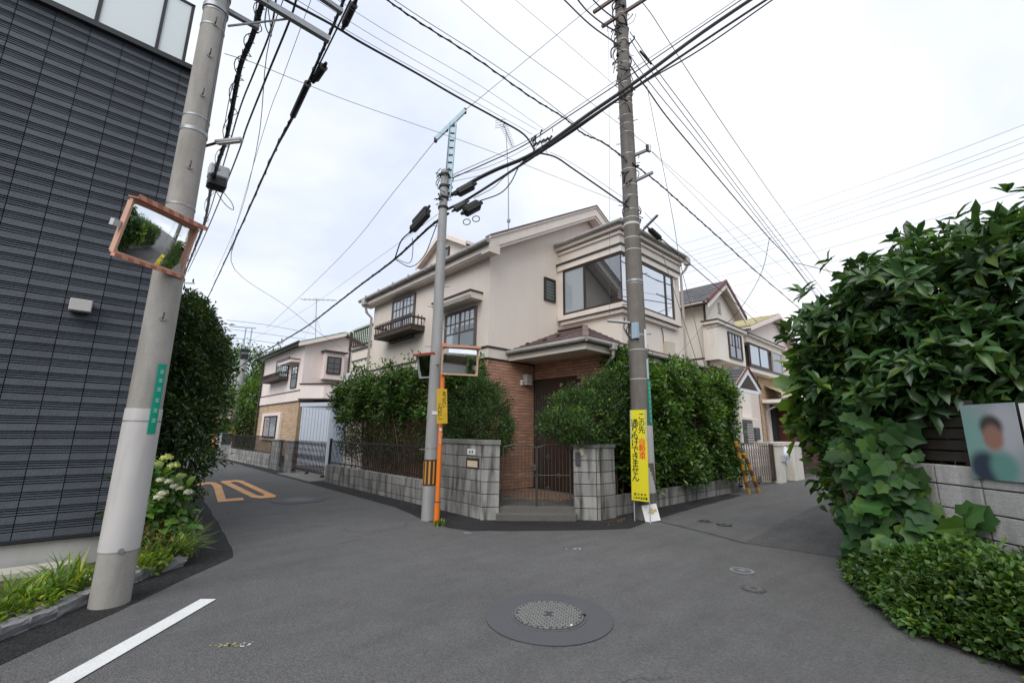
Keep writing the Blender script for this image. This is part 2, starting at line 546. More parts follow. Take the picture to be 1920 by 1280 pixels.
def window(par, ax, P, u0, u1, v0, v1, n=2, fm=BROWN, glass=GLASS, fr=.05, proud=.05, mun=None, curtain=None, name='window'):
    mb = MB()
    for a, b, c, d in ((u0, u1, v1 - fr, v1), (u0, u1, v0, v0 + fr), (u0, u0 + fr, v0 + fr, v1 - fr), (u1 - fr, u1, v0 + fr, v1 - fr)):
        fbox(mb, ax, P, a, b, c, d, .001, proud)
    pw = (u1 - u0 - 2 * fr) / n
    for i in range(1, n):
        c = u0 + fr + pw * i
        fbox(mb, ax, P, c - fr * .45, c + fr * .45, v0 + fr, v1 - fr, .004, proud * .92)
    wo = mb.build(name, fm, par)
    for i in range(n):
        a, b = u0 + fr + pw * i, u0 + fr + pw * (i + 1)
        m2 = MB(); fbox(m2, ax, P, a, b, v0 + fr, v1 - fr, proud * .45, proud * .55); m2.build('pane', glass, wo)
        if curtain:
            m2 = MB(); fbox(m2, ax, P, a, b, v0 + fr, v1 - fr, .002, .006); m2.build('curtain', curtain, wo)
        if mun:
            cols, rows, zs = mun
            for k in range(1, cols):
                c = a + (b - a) * k / cols
                m2 = MB(); fbox(m2, ax, P, c - .008, c + .008, zs, v1 - fr, proud * .57, proud * .8); m2.build('glazing_bar', fm, wo)
            for k in range(rows):
                c = zs + (v1 - fr - zs) * k / rows
                m2 = MB(); fbox(m2, ax, P, a, b, c - .012, c + .012, proud * .57, proud * .81); m2.build('glazing_bar', fm, wo)
    return wo


def tube_obj(name, pts, r, m, par=None, n=8):
    return MB().tube(pts, r, n).build(name, m, par, smooth=True)


def cyl(name, p0, p1, r0, r1, m, par=None, n=24):
    return MB().tube([p0, p1], [r0, r1], n).build(name, m, par, smooth=True)


def shared(name, mb_or_me, m):
    """mesh data to be shared by many pieces, built about its own origin"""
    me = bpy.data.meshes.new(name)
    me.from_pydata([tuple(v) for v in mb_or_me.v], [], mb_or_me.f)
    me.materials.append(m)
    me.update()
    return me


def piece(name, me, par, loc, rz=0, scale=(1, 1, 1), rot=None):
    o = bpy.data.objects.new(name, me)
    COL.objects.link(o)
    if par is not None:
        o.parent = par
        o.location = Vector(loc) - OFF[par.name]
    else:
        o.location = loc
    o.rotation_euler = rot if rot else (0, 0, rz)
    o.scale = scale
    OFF[o.name] = Vector(loc)
    return o


def bevel_mesh(me, off):
    bm = bmesh.new(); bm.from_mesh(me)
    bmesh.ops.bevel(bm, geom=bm.edges[:], offset=off, segments=1, affect='EDGES')
    bm.to_mesh(me); bm.free()


BLK = {}


def blockwall(par, p0, p1, tops, th=.12, m=BLOCK, bl=.4, coping=None, phase=0, cut0=0):
    """courses of blocks between two ground points; tops = list of course top heights from the bottom"""
    p0, p1 = Vector((*p0, 0)), Vector((*p1, 0))
    d = p1 - p0; L = d.length; d.normalize()
    ang = atan2(d.y, d.x)
    key = m.name
    if key not in BLK:
        mb = MB().box(0, -.5, 0, 1, .5, 1)
        BLK[key] = shared('block', mb, m)
        bevel_mesh(BLK[key], .02)
    core = MB()
    nrm = Vector((-d.y, d.x, 0))
    zt = tops[-1]
    core.obox((p0 + p1) / 2 + Vector((0, 0, zt / 2 - .06)), d * (L / 2 - .012), nrm * (th / 2 - .014), Vector((0, 0, zt / 2 + .05)))
    core.build('mortar_core', MORTAR, par)
    z = -.1
    for zt in tops:
        u = -phase
        while u < L - .01:
            a, b = max(u, 0), min(u + bl, L)
            if b - a > .03:
                q = p0 + d * (a + .004)
                piece('block', BLK[key], par, (q.x, q.y, z + .006), ang, (b - a - .013, th * random.uniform(.985, 1.01), zt - z - .012))
            u += bl
        z = zt
    if coping:
        h, ov = coping
        c = (p0 + p1) / 2 + Vector((0, 0, zt + h / 2))
        MB().obox(c, d * (L / 2 + ov * .5), nrm * (th / 2 + ov), Vector((0, 0, h / 2))).build('coping', COPING, par, bevel=.008)


def barfence(par, p0, p1, z0, z1, sp=.1, r=.008, m=IRONB, rail=.03, name='bar'):
    p0, p1 = Vector((*p0, 0)), Vector((*p1, 0))
    d = p1 - p0; L = d.length; d.normalize()
    n = int(L / sp)
    me = shared(name, MB().box(-r, -r, 0, r, r, 1), m)
    for i in range(n + 1):
        q = p0 + d * (L * i / n)
        piece(name, me, par, (q.x, q.y, z0), atan2(d.y, d.x), (1, 1, z1 - z0))
    for z in (z0 + .05, z1 - .03):
        MB().beam(p0 + Vector((0, 0, z)), p1 + Vector((0, 0, z)), .018, rail).build('rail', m, par)


def accordion(par, p0, p1, z0, z1, sp=.13, m=BROWN):
    """folding gate: uprights and crossed lattice slats"""
    p0, p1 = Vector((*p0, 0)), Vector((*p1, 0))
    d = p1 - p0; L = d.length; d.normalize()
    nr = Vector((-d.y, d.x, 0))
    n = int(L / sp)
    me = shared('slat', MB().box(-.013, -.008, 0, .013, .008, 1), m)
    lt = MB()
    for i in range(n + 1):
        q = p0 + d * (L * i / n)
        piece('slat', me, par, (q.x, q.y, z0 + .06), atan2(d.y, d.x), (1, 1, z1 - z0 - .06))
    H = (z1 - z0 - .14)
    k = 4
    for i in range(n):
        for j in range(k):
            a = p0 + d * (L * i / n) + Vector((0, 0, z0 + .08 + H * j / k))
            b = p0 + d * (L * (i + 1) / n) + Vector((0, 0, z0 + .08 + H * (j + 1) / k))
            if j % 2: a, b = Vector((a.x, a.y, b.z)), Vector((b.x, b.y, a.z))
            lt.beam(a + nr * .014, b + nr * .014, .006, .014)
    tag(lt.build('lattice', m, par), kind='stuff')
    for t in (0.02, .5, .98):
        q = p0 + d * L * t
        MB().beam(q - d * .02 + nr * .05 + Vector((0, 0, z0 + .03)), q + d * .02 - nr * .05 + Vector((0, 0, z0 + .03)), .05, .05).build('caster', IRONB, par)


def brickwall(par, ax, P, u0, u1, v0, v1, m, bl=.235, bh=.07, gap=.009, single=False, depth=.012, skip=None, stackb=False):
    """thin brick tiles standing proud of a dark joint bed"""
    mb = MB(); fbox(mb, ax, P, u0, u1, v0, v1, 0, .002); mb.build('joint_bed', MORT_B, par)
    tiles = MB()
    me = None
    v = v0; row = 0
    while v < v1 - .02:
        h = min(bh, v1 - v)
        u = u0 - (bl / 2 if row % 2 and not stackb else 0)
        while u < u1 - .005:
            a, b = max(u, u0), min(u + bl, u1)
            if b - a > .02 and not (skip and skip((a + b) / 2, v + h / 2)):
                dj = random.uniform(-.002, .002)
                if single:
                    if me is None:
                        me = shared('brick', MB().box(0, 0, 0, 1, 1, 1), m)
                    c = F(ax, P, a + gap / 2, v + gap / 2, depth + dj)
                    sc = (depth + dj - .001, b - a - gap, h - gap) if ax == 'x' else (b - a - gap, depth + dj - .001, h - gap)
                    piece('brick', me, par, c, 0, sc)
                else:
                    fbox(tiles, ax, P, a + gap / 2, b - gap / 2, v + gap / 2, v + h - gap / 2, .001, depth + dj)
            u += bl
        v += bh; row += 1
    if tiles.v: tag(tiles.build('brick_courses', m, par), kind='stuff')


def shingles(par, a, b, c, d, rows, tw, m, th=.018, name='roof_tiles'):
    """tile courses on the roof quad a-b (eave) to d-c (top); each tile its own wedge, joined"""
    a, b, c, d = map(Vector, (a, b, c, d))
    mb = MB()
    nrm = (b - a).cross(d - a).normalized()
    if nrm.z < 0: nrm = -nrm
    for r in range(rows):
        t0, t1 = r / rows, min(1, (r + 1.12) / rows)
        l0, r0 = a.lerp(d, t0), b.lerp(c, t0)
        l1, r1 = a.lerp(d, t1), b.lerp(c, t1)
        n = max(1, int((r0 - l0).length / tw))
        off = .5 if r % 2 else 0
        for k in range(-1, n + 1):
            s0, s1 = max(0, (k + off) / n), min(1, (k + off + .97) / n)
            if s1 - s0 < .004: continue
            p = [l0.lerp(r0, s0), l0.lerp(r0, s1), l1.lerp(r1, s1), l1.lerp(r1, s0)]
            lift = th * random.uniform(.85, 1.15)
            mb._hex([p[0], p[1], p[2], p[3], p[0] + nrm * lift, p[1] + nrm * lift, p[2] + nrm * .004, p[3] + nrm * .004])
    return tag(mb.build(name, m, par), kind='stuff')


def text_mesh(par, body, origin, right, upv, size, m, name='lettering', extr=.0008, line=1.0, align='CENTER', offset=0.0):
    cu = bpy.data.curves.new(name, 'FONT')
    cu.body = body
    cu.size = size
    cu.align_x = align
    cu.align_y = 'TOP'
    cu.space_line = line
    cu.extrude = extr
    cu.offset = offset
    cu.resolution_u = 2
    tmp = bpy.data.objects.new('tmp_text', cu)
    COL.objects.link(tmp)
    bpy.context.view_layer.update()
    me = bpy.data.meshes.new_from_object(tmp)
    bpy.data.objects.remove(tmp)
    r, u = Vector(right).normalized(), Vector(upv).normalized()
    n = r.cross(u)
    off = OFF[par.name] if par else Vector((0, 0, 0))
    M4 = Matrix(((r.x, u.x, n.x, origin[0] - off.x), (r.y, u.y, n.y, origin[1] - off.y), (r.z, u.z, n.z, origin[2] - off.z), (0, 0, 0, 1)))
    me.transform(M4)
    me.materials.clear()
    me.materials.append(m)
    o = bpy.data.objects.new(name, me)
    COL.objects.link(o)
    if par: o.parent = par
    OFF[o.name] = off
    return tag(o, kind='stuff') if name == 'small_print' else o


# ------------------------------------------------------------------ foliage helpers
def blob_points(n, blobs, rng, lo=.72, hi=1.06, noise_amp=.18, clip=None, seed=0):
    """points near the surface of a union of ellipsoids, with outward directions"""
    B = np.array(blobs, float)
    area = (B[:, 3] * B[:, 4] + B[:, 4] * B[:, 5] + B[:, 3] * B[:, 5])
    P = []; D = []
    got = 0
    ph = rng.uniform(0, 6.28, (6,))
    while got < n:
        m = n * 2
        k = rng.choice(len(B), m, p=area / area.sum())
        d = rng.normal(size=(m, 3)); d /= np.linalg.norm(d, axis=1)[:, None]
        r = rng.uniform(lo, hi, m) ** .7
        lump = 1 + noise_amp * (np.sin(d[:, 0] * 5 + ph[0]) * np.sin(d[:, 1] * 6 + ph[1]) + .6 * np.sin(d[:, 2] * 9 + d[:, 0] * 7 + ph[2])) * .6
        p = B[k, :3] + d * B[k, 3:6] * (r * lump)[:, None]
        inside = np.zeros(m)
        for b in B:
            q = ((p - b[:3]) / b[3:6]); inside += (np.sum(q * q, 1) < .5)
        ok = inside < 1
        if clip is not None: ok &= clip(p)
        P.append(p[ok]); D.append((d / B[k, 3:6] / np.linalg.norm(d / B[k, 3:6], axis=1)[:, None])[ok])
        got += ok.sum()
    return np.concatenate(P)[:n], np.concatenate(D)[:n]


def clumps(p, cut=.0, sc=1.0, ph=0.0):
    """mask that leaves lumpy gaps in a cloud of points"""
    x, y, z = p[:, 0] * sc, p[:, 1] * sc, p[:, 2] * sc
    v = (np.sin(x * 5.1 + y * 3.3 + ph) * np.sin(z * 6.2 + x * 2.1 + ph * 2) + np.sin(y * 8.7 - z * 4.4 + ph) * .8 + np.sin(x * 11 + z * 9.5 + y * 2) * .5)
    return v > cut


def box_points(n, x0, y0, z0, x1, y1, z1, rng, faces, depth=.3, bulge=.12, ph=0.0):
    """points in a shell behind the chosen faces of a lumpy box; faces = dict face->weight"""
    P = []; D = []
    nm = list(faces); wt = np.array([faces[k] for k in nm], float); wt /= wt.sum()
    cnt = rng.multinomial(n, wt)
    for k, c in zip(nm, cnt):
        a = rng.uniform(0, 1, c); b = rng.uniform(0, 1, c)
        t = rng.uniform(0, 1, c) ** 1.3 * depth
        X = x0 + a * (x1 - x0); Y = y0 + a * (y1 - y0); Z = z0 + b * (z1 - z0)
        lump = bulge * (np.sin(a * (x1 - x0 + y1 - y0) * 2.6 + ph) * np.sin(Z * 2.7 + ph) + .5 * np.sin(a * (x1 - x0 + y1 - y0) * 6.3 + Z * 5 + ph * 2)) - bulge * .2
        rnd = .16 * np.clip((Z - (z1 - .3)) / .3, 0, 1) ** 2
        t = t - lump + rnd
        o = np.zeros((c, 3))
        if k == '-x': P.append(np.stack([x0 + t, Y, Z], 1)); o[:, 0] = -1
        if k == '+x': P.append(np.stack([x1 - t, Y, Z], 1)); o[:, 0] = 1
        if k == '-y': P.append(np.stack([X, y0 + t, Z], 1)); o[:, 1] = -1
        if k == '+y': P.append(np.stack([X, y1 - t, Z], 1)); o[:, 1] = 1
        if k == '+z':
            YY = y0 + b * (y1 - y0)
            zz = z1 + bulge * (np.sin(X * 3 + ph) * np.sin(YY * 3.3 + 1) + .7 * np.sin((X + YY) * 6 + ph)) - rng.uniform(0, 1, c) ** 1.3 * depth
            P.append(np.stack([X, YY, zz], 1)); o[:, 2] = 1
        D.append(o)
    return np.concatenate(P), np.concatenate(D)


LEAF = {
    'simple': (np.array([(0, 0, 0), (.5, .5, .10), (1, 0, -.05), (.5, -.5, .10)]), [(0, 2, 1), (0, 3, 2)]),
    'oval': (np.array([(0, 0, 0), (.3, .42, .1), (.68, .44, .06), (1, 0, -.16), (.68, -.44, .06), (.3, -.42, .1), (.35, 0, 0), (.7, 0, -.04)]),
             [(0, 6, 1), (6, 7, 2, 1), (7, 3, 2), (0, 5, 6), (6, 5, 4, 7), (7, 4, 3)]),
    'lobed': (np.array([(.12, 0, 0), (-.02, .3, .03), (.22, .52, .0), (.40, .40, .05), (.66, .46, -.02), (.74, .24, .03), (1, 0, -.12),
                        (.74, -.24, .03), (.66, -.46, -.02), (.40, -.40, .05), (.22, -.52, 0), (-.02, -.3, .03)]),
              [(0, i, i + 1) for i in range(1, 11)][::-1]),
    'blade': (np.array([(0, .5, 0), (0, -.5, 0), (.35, -.5, .28), (.35, .5, .28), (.7, .38, .30), (.7, -.38, .30), (1, 0, .12)]), [(0, 1, 2, 3), (3, 2, 5, 4), (4, 5, 6)]),
}
_t = LEAF['lobed'][0].astype(float)
_t[:, 2] = .16 * np.abs(_t[:, 1]) - .14 * _t[:, 0] ** 2
LEAF['lobed'] = (_t, [(0, i + 1, i) for i in range(1, 11)])


def leaf_frames(dirs, rng, jit=.7, droop=.2, upbias=.6):
    n = len(dirs)
    d = dirs + rng.normal(size=(n, 3)) * jit
    d[:, 2] -= droop
    d /= np.linalg.norm(d, axis=1)[:, None] + 1e-9
    nn = dirs * .5 + rng.normal(size=(n, 3)) * .45
    nn[:, 2] += upbias
    s = np.cross(nn, d); s /= np.linalg.norm(s, axis=1)[:, None] + 1e-9
    nn = np.cross(d, s)
    return d, s, nn


def leaves(name, P, dirs, length, width, m, parent=None, kind='simple', jit=.7, droop=.2, upbias=.6, rng=RNG, lvar=.3, stuff=False, frames=None):
    T, Fc = LEAF[kind]
    n = len(P)
    d, s, nn = frames or leaf_frames(dirs, rng, jit, droop, upbias)
    L = length * (1 + rng.uniform(-lvar, lvar, n))
    W = L * width / length
    V = (P[:, None, :] + T[None, :, 0, None] * (d * L[:, None])[:, None, :] + T[None, :, 1, None] * (s * W[:, None])[:, None, :]
         + T[None, :, 2, None] * (nn * L[:, None])[:, None, :])
    off = np.array(OFF[parent.name]) if parent else np.array([P[:, 0].mean(), P[:, 1].mean(), P[:, 2].min()])
    V = (V - off).reshape(-1, 3)
    K = len(T)
    me = bpy.data.meshes.new(name)
    lt = np.tile(np.array([len(f) for f in Fc], dtype=np.int32), n)
    flat = np.array([i for f in Fc for i in f], dtype=np.int32)
    li = (flat[None, :] + (np.arange(n, dtype=np.int32) * K)[:, None]).ravel()
    me.vertices.add(len(V)); me.vertices.foreach_set('co', V.astype(np.float32).ravel())
    me.loops.add(len(li)); me.loops.foreach_set('vertex_index', li)
    me.polygons.add(len(lt))
    me.polygons.foreach_set('loop_start', np.concatenate([[0], np.cumsum(lt)[:-1]]).astype(np.int32))
    me.polygons.foreach_set('loop_total', lt)
    me.update(calc_edges=True)
    me.validate()
    if kind in ('oval', 'lobed'): me.shade_smooth()
    o = mesh_obj(name, me, m, parent, off)
    if stuff: tag(o, kind='stuff')
    return o


def twiggy(P, D, k, spread, rng):
    """k leaves around each twig tip"""
    n = len(P)
    PP = np.repeat(P, k, 0) + rng.normal(size=(n * k, 3)) * spread
    DD = np.repeat(D, k, 0)
    return PP, DD


def branches(mb, base, tips, r0, rng, fork=.45):
    base = Vector(base)
    for t in tips:
        t = Vector(t)
        mid = base.lerp(t, fork) + Vector(rng.normal(size=3) * .08) + Vector((0, 0, .08))
        mb.tube(smoothpts([base, mid, t], 4), [r0 * (1 - .8 * i / 8) for i in range(9)], 6)
    return mb

# overhead cables: label, radius, points
CABLES = [
('thickest black cable bundle crossing in front of the brown-grey pole',0.0366,[(4.416, 6.635, 5.985), (4.761, 6.366, 6.325), (5.041, 6.017, 6.534), (5.527, 5.433, 6.851), (6.273, 4.719, 7.676), (6.927, 4.002, 8.381), (7.964, 2.971, 9.573), (9.344, 1.713, 11.016)]),
('second thick black cable just below the thickest bundle in front of the pole',0.0244,[(4.375, 6.662, 5.685), (4.703, 6.409, 5.949), (5.322, 5.702, 6.57), (5.549, 5.411, 6.803), (6.272, 4.721, 7.579), (6.844, 4.143, 8.172), (7.959, 2.985, 9.346), (9.241, 1.72, 10.658)]),
('lowest black cable of the bundle crossing the pole, sagging at right',0.0146,[(5.549, 5.411, 6.78), (6.141, 4.89, 7.386), (6.606, 4.423, 7.896), (7.145, 3.816, 8.457), (7.955, 2.995, 9.195), (9.231, 1.776, 10.562)]),
('thin twisted cable above the thickest bundle crossing the pole',0.011,[(4.409, 6.651, 6.348), (4.898, 6.198, 6.684), (5.419, 5.61, 7.055), (6.009, 5.052, 7.662), (6.775, 4.16, 8.453), (7.968, 2.961, 9.726), (9.103, 1.904, 10.914)]),
('thin straight wire running just over the twisted cable to the upper right',0.0073,[(4.407, 6.653, 6.417), (5.419, 5.611, 7.127), (6.009, 5.051, 7.735), (6.777, 4.157, 8.553), (7.97, 2.956, 9.802), (9.084, 1.992, 11.005)]),
('thin service wire fanning from the slim pole to the cable junction',0.0049,[(4.408, 6.652, 6.394), (5.023, 6.098, 6.669), (5.672, 5.354, 7.167)]),
('lower thin service wire under the fan from the slim pole to the junction',0.0049,[(4.412, 6.65, 6.278), (5.025, 6.096, 6.516), (5.614, 5.415, 6.896)]),
('looped black jumper cable hanging below the junction to the rounded closure',0.011,[(4.824, 6.256, 5.866), (5.097, 5.971, 6.016), (5.225, 5.791, 6.233), (5.347, 5.652, 6.616), (5.527, 5.433, 6.827)]),
('thin jumper cable looping beneath the second thick cable',0.0073,[(4.732, 6.326, 5.915), (4.999, 6.052, 6.137), (5.136, 5.897, 6.345), (5.414, 5.587, 6.651)]),
('black cable from the left concrete pole across the sky to the junction',0.0171,[(0.719, 5.251, 6.666), (0.94, 5.318, 6.728), (1.554, 5.484, 6.948), (2.021, 5.543, 7.015), (2.979, 5.664, 7.2), (3.765, 5.662, 7.232), (4.608, 5.533, 7.17), (5.264, 5.482, 7.145), (5.527, 5.433, 6.886)]),
('thin wire lowest of the parallel set beside the left-to-junction cable',0.0049,[(0.825, 5.235, 6.74), (2.016, 5.545, 7.078), (3.888, 5.579, 7.253), (5.453, 5.436, 7.218)]),
('thin wire in the middle of the parallel set running to the junction insulators',0.0043,[(1.044, 5.196, 6.887), (2.156, 5.492, 7.195), (3.97, 5.521, 7.352), (5.548, 5.411, 7.362)]),
('thin wire highest of the parallel set running to the junction insulators',0.0043,[(1.274, 5.145, 7.032), (2.287, 5.439, 7.363), (4.103, 5.423, 7.502), (5.702, 5.323, 7.382)]),
('black cable from top centre down to the bracket of the brown-grey pole',0.0134,[(2.243, 5.887, 8.446), (3.02, 5.868, 8.436), (4.139, 5.645, 8.268), (5.265, 5.341, 7.922), (6.04, 5.092, 7.702), (6.415, 4.945, 7.474), (6.828, 4.719, 7.341), (7.117, 4.368, 6.885)]),
('messenger wire with coils above the cable from top centre to the pole bracket',0.0073,[(2.334, 5.852, 8.49), (3.097, 5.828, 8.506), (4.217, 5.587, 8.326), (5.324, 5.282, 8.017), (6.148, 4.961, 7.588), (6.673, 4.766, 7.361), (7.129, 4.348, 6.93)]),
('grey wire from the top edge to the insulator right of the pole bracket',0.0061,[(3.727, 5.926, 9.664), (5.01, 5.581, 9.139), (6.053, 5.076, 8.53), (6.541, 4.778, 8.149), (7.462, 4.07, 7.244)]),
('thin grey wire from the top edge ending high on the brown-grey pole',0.0043,[(4.742, 5.55, 10.209), (6.061, 5.067, 9.523), (7.168, 4.379, 8.49)]),
('guy wire from the steel arm of the slim pole up to the brown-grey pole',0.0061,[(4.61, 6.538, 7.952), (4.886, 6.335, 8.319), (6.595, 5.04, 10.617), (6.957, 4.708, 11.104)]),
('guy wire falling from the steel arm of the slim pole to the far left',0.0061,[(4.124, 6.855, 7.156), (4.158, 8.542, 6.782), (4.277, 11.745, 6.202), (4.417, 19.506, 5.46)]),
('cable from the junction down to the lower band of the brown-grey pole',0.0159,[(5.534, 5.426, 6.851), (5.828, 5.185, 6.777), (6.119, 4.997, 6.575), (6.399, 4.801, 6.352), (7.112, 4.375, 5.858)]),
('thin wire just above the cable from the junction to the lower pole band',0.0049,[(5.758, 5.262, 6.888), (6.12, 4.996, 6.68), (7.125, 4.354, 5.971)]),
('thick sagging trunk cable from the slim pole to the far street pole',0.0244,[(4.375, 6.638, 5.586), (4.353, 7.301, 5.511), (4.477, 8.942, 5.345), (4.794, 11.544, 5.421), (4.943, 13.631, 5.348), (5.237, 17.221, 5.282), (5.338, 21.343, 5.189), (5.425, 26.449, 5.073), (5.549, 29.991, 4.975)]),
('spur cable rising from the sagging trunk cable to the ribbed closures',0.0146,[(4.477, 8.942, 5.345), (4.213, 8.179, 5.462), (4.218, 7.837, 5.545)]),
('slack loop hanging from the sagging trunk cable near the slim pole',0.0098,[(4.454, 8.842, 5.296), (4.42, 8.069, 4.904), (4.45, 7.592, 5.014), (4.328, 7.082, 5.277), (4.274, 6.763, 5.596)]),
('thin slack loop below the ribbed closures',0.0073,[(4.474, 8.831, 5.312), (4.396, 8.082, 4.986), (4.296, 7.794, 5.148), (4.224, 7.72, 5.387)]),
('very thin far wire parallel above the sagging trunk cable',0.0049,[(4.333, 6.784, 5.682), (4.868, 10.968, 5.988), (5.478, 19.235, 6.217), (5.365, 29.516, 6.169)]),
('black twisted bundle dropping beside the left concrete pole down the lane',0.0317,[(0.705, 5.152, 6.568), (0.693, 5.204, 6.433), (0.69, 5.557, 6.18), (0.667, 5.963, 6.055), (0.719, 6.561, 5.993), (0.834, 7.755, 6.03), (0.911, 9.155, 6.215), (1.044, 10.95, 6.494), (1.399, 14.935, 7.291), (1.781, 21.928, 8.249), (2.225, 29.917, 9.495)]),
('black cable second from the left pole running down the lane',0.0134,[(1.046, 5.196, 6.872), (1.06, 5.499, 6.691), (1.04, 6.416, 6.402), (1.101, 7.924, 6.44), (1.227, 9.521, 6.686), (1.604, 15.919, 7.554), (2.272, 27.908, 9.536)]),
('black cable with slack close beside the twisted bundle by the left pole',0.011,[(0.812, 5.136, 6.611), (0.865, 5.533, 6.376), (0.87, 6.341, 6.305), (0.907, 7.445, 6.396), (1.075, 9.741, 6.686), (1.529, 15.927, 7.71), (2.209, 27.913, 9.67)]),
('thin wire rightmost of the lane wires by the left pole',0.0049,[(1.217, 5.158, 6.981), (1.214, 5.262, 6.9), (1.225, 6.384, 6.435), (1.36, 7.884, 6.586), (2.069, 13.846, 7.48), (3.65, 25.742, 10.487)]),
('thin wire crossing the other lane wires beside the left pole',0.0055,[(0.913, 5.221, 6.784), (0.918, 5.321, 6.713), (0.94, 6.027, 6.425), (1.365, 8.39, 6.347), (2.158, 14.844, 7.366), (3.402, 27.793, 9.498)]),
('thin wire closest to the left concrete pole',0.0055,[(0.64, 5.16, 6.506), (0.648, 5.26, 6.445), (0.691, 5.759, 6.198), (0.665, 6.466, 6.02), (0.8, 7.96, 6.3)]),
('small slack cable loop hanging beside the left pole arm',0.0073,[(0.733, 5.148, 6.417), (0.756, 5.246, 6.172), (0.844, 5.283, 6.09), (0.766, 5.244, 6.386)]),
('heavy diagonal cable from the top edge sinking down the lane',0.0207,[(1.666, 5.242, 7.424), (1.646, 5.353, 7.323), (1.645, 5.77, 7.131), (1.651, 6.494, 6.909), (1.699, 7.613, 6.795), (1.756, 9.031, 6.776), (2.243, 14.831, 7.216), (3.512, 29.794, 8.69)]),
('messenger wire wrapped along the heavy diagonal lane cable',0.0122,[(1.749, 5.214, 7.469), (1.719, 5.33, 7.335), (1.695, 5.756, 7.119), (1.686, 6.484, 6.926), (1.722, 7.608, 6.815), (1.761, 9.03, 6.814)]),
('curly thin wire from the left pole across to the cable junction',0.0043,[(0.442, 5.482, 5.709), (0.754, 5.65, 5.91), (1.122, 5.792, 6.062), (1.548, 6.004, 6.279), (2.2, 6.222, 6.536), (3.404, 6.344, 6.847), (4.14, 6.254, 6.914), (5.173, 5.838, 6.766), (7.139, 4.426, 5.935)]),
('thin drop wire from the lane cables bending to the pink house',0.0073,[(1.95, 12.853, 6.6), (2.151, 13.834, 5.808), (4.024, 15.486, 5.451), (5.699, 17.074, 5.065), (7.174, 18.669, 4.921)]),
('upper of three level wires reaching the pink house',0.0085,[(3.669, 23.718, 6.419), (5.173, 22.924, 6.316), (6.907, 21.414, 5.918)]),
('middle of three level wires reaching the pink house',0.0085,[(3.718, 23.71, 6.017), (5.22, 22.913, 5.88), (6.715, 21.475, 5.613)]),
('lowest of three level wires reaching the pink house',0.0085,[(3.766, 23.703, 5.617), (4.618, 23.042, 5.523), (5.668, 21.774, 5.297)]),
('left one of the cables entering the top of the brown-grey pole',0.0171,[(5.996, 5.297, 11.019), (6.222, 5.186, 10.82), (6.669, 4.856, 10.255), (7.14, 4.426, 9.709)]),
('middle one of the cables entering the top of the brown-grey pole',0.0171,[(6.221, 5.03, 10.971), (6.586, 4.885, 10.598), (6.894, 4.622, 10.224), (7.163, 4.387, 10.015)]),
('right one of the cables entering the top of the brown-grey pole',0.0146,[(6.478, 4.862, 11.037), (6.786, 4.603, 10.549), (7.18, 4.36, 10.258)]),
('wire from the crossarm of the brown-grey pole to the far right',0.0085,[(7.386, 4.0, 10.73), (7.743, 3.968, 10.625), (8.2, 3.946, 10.457), (9.792, 3.789, 9.641), (12.434, 3.795, 9.149), (16.525, 3.991, 8.988), (27.594, 4.749, 9.427)]),
('upper cable of the right bundle leaving the brown-grey pole',0.0085,[(7.337, 4.292, 10.124), (7.413, 4.158, 9.771), (7.714, 4.022, 9.371), (9.767, 3.855, 8.621), (15.426, 4.246, 8.49), (31.453, 5.889, 9.642)]),
('second cable of the right bundle leaving the brown-grey pole',0.0085,[(7.333, 4.298, 9.958), (7.409, 4.166, 9.568), (7.835, 4.007, 9.071), (9.761, 3.87, 8.392), (15.42, 4.269, 8.228), (31.413, 6.101, 9.612)]),
('third cable of the right bundle leaving the brown-grey pole',0.0085,[(7.33, 4.304, 9.504), (7.401, 4.181, 9.18), (7.85, 3.977, 8.644), (9.756, 3.883, 8.193), (15.416, 4.284, 8.06), (31.377, 6.281, 9.643)]),
('lowest thick cable of the right bundle leaving the brown-grey pole',0.0146,[(7.33, 4.304, 9.232), (7.395, 4.19, 8.929), (7.571, 4.08, 8.66), (8.165, 4.018, 8.343), (9.207, 3.903, 7.95), (11.808, 4.101, 7.976), (15.412, 4.299, 7.892), (20.409, 4.947, 8.601), (31.373, 6.302, 9.443)]),
('black splice tubes strapped on the right bundle by the pole',0.0268,[(7.387, 4.103, 9.521), (7.577, 4.067, 9.434), (7.714, 4.024, 9.344)]),
('slack cable loop dropping from the right bundle to the cream house',0.0098,[(15.42, 4.27, 7.885), (14.96, 4.421, 6.738), (14.251, 4.68, 5.706), (13.57, 5.109, 4.823), (13.063, 5.567, 4.581)]),
('short cable branching off the right bundle towards the big shrub',0.0122,[(20.41, 4.944, 8.624), (17.644, 3.561, 7.23), (14.843, 2.167, 5.8)]),
('cable from the pole bracket down over the roofs at right',0.0134,[(7.164, 4.289, 6.821), (7.977, 4.167, 6.659), (9.322, 4.14, 6.495), (10.726, 4.147, 6.377), (14.355, 4.352, 6.327), (25.385, 5.622, 7.252)]),
('thin wire from the insulator drifting over the roofs, upper',0.0049,[(7.489, 4.02, 7.109), (9.723, 3.963, 6.946), (13.327, 4.287, 7.245), (25.397, 5.567, 8.664)]),
('thin wire from the insulator drifting over the roofs, lower',0.0049,[(7.489, 4.021, 7.097), (9.718, 3.977, 6.73), (13.277, 4.441, 6.991), (25.299, 5.997, 7.892)]),
('cable with black tube passing the bay window eaves',0.011,[(7.315, 4.129, 5.44), (7.905, 4.089, 5.302), (8.594, 4.049, 5.12), (9.314, 4.157, 5.155), (21.08, 6.294, 5.938)]),
('thin wire just above the cable passing the bay window eaves',0.0049,[(7.302, 4.152, 5.74), (8.021, 4.082, 5.478), (9.32, 4.145, 5.357), (21.085, 6.278, 6.347)]),
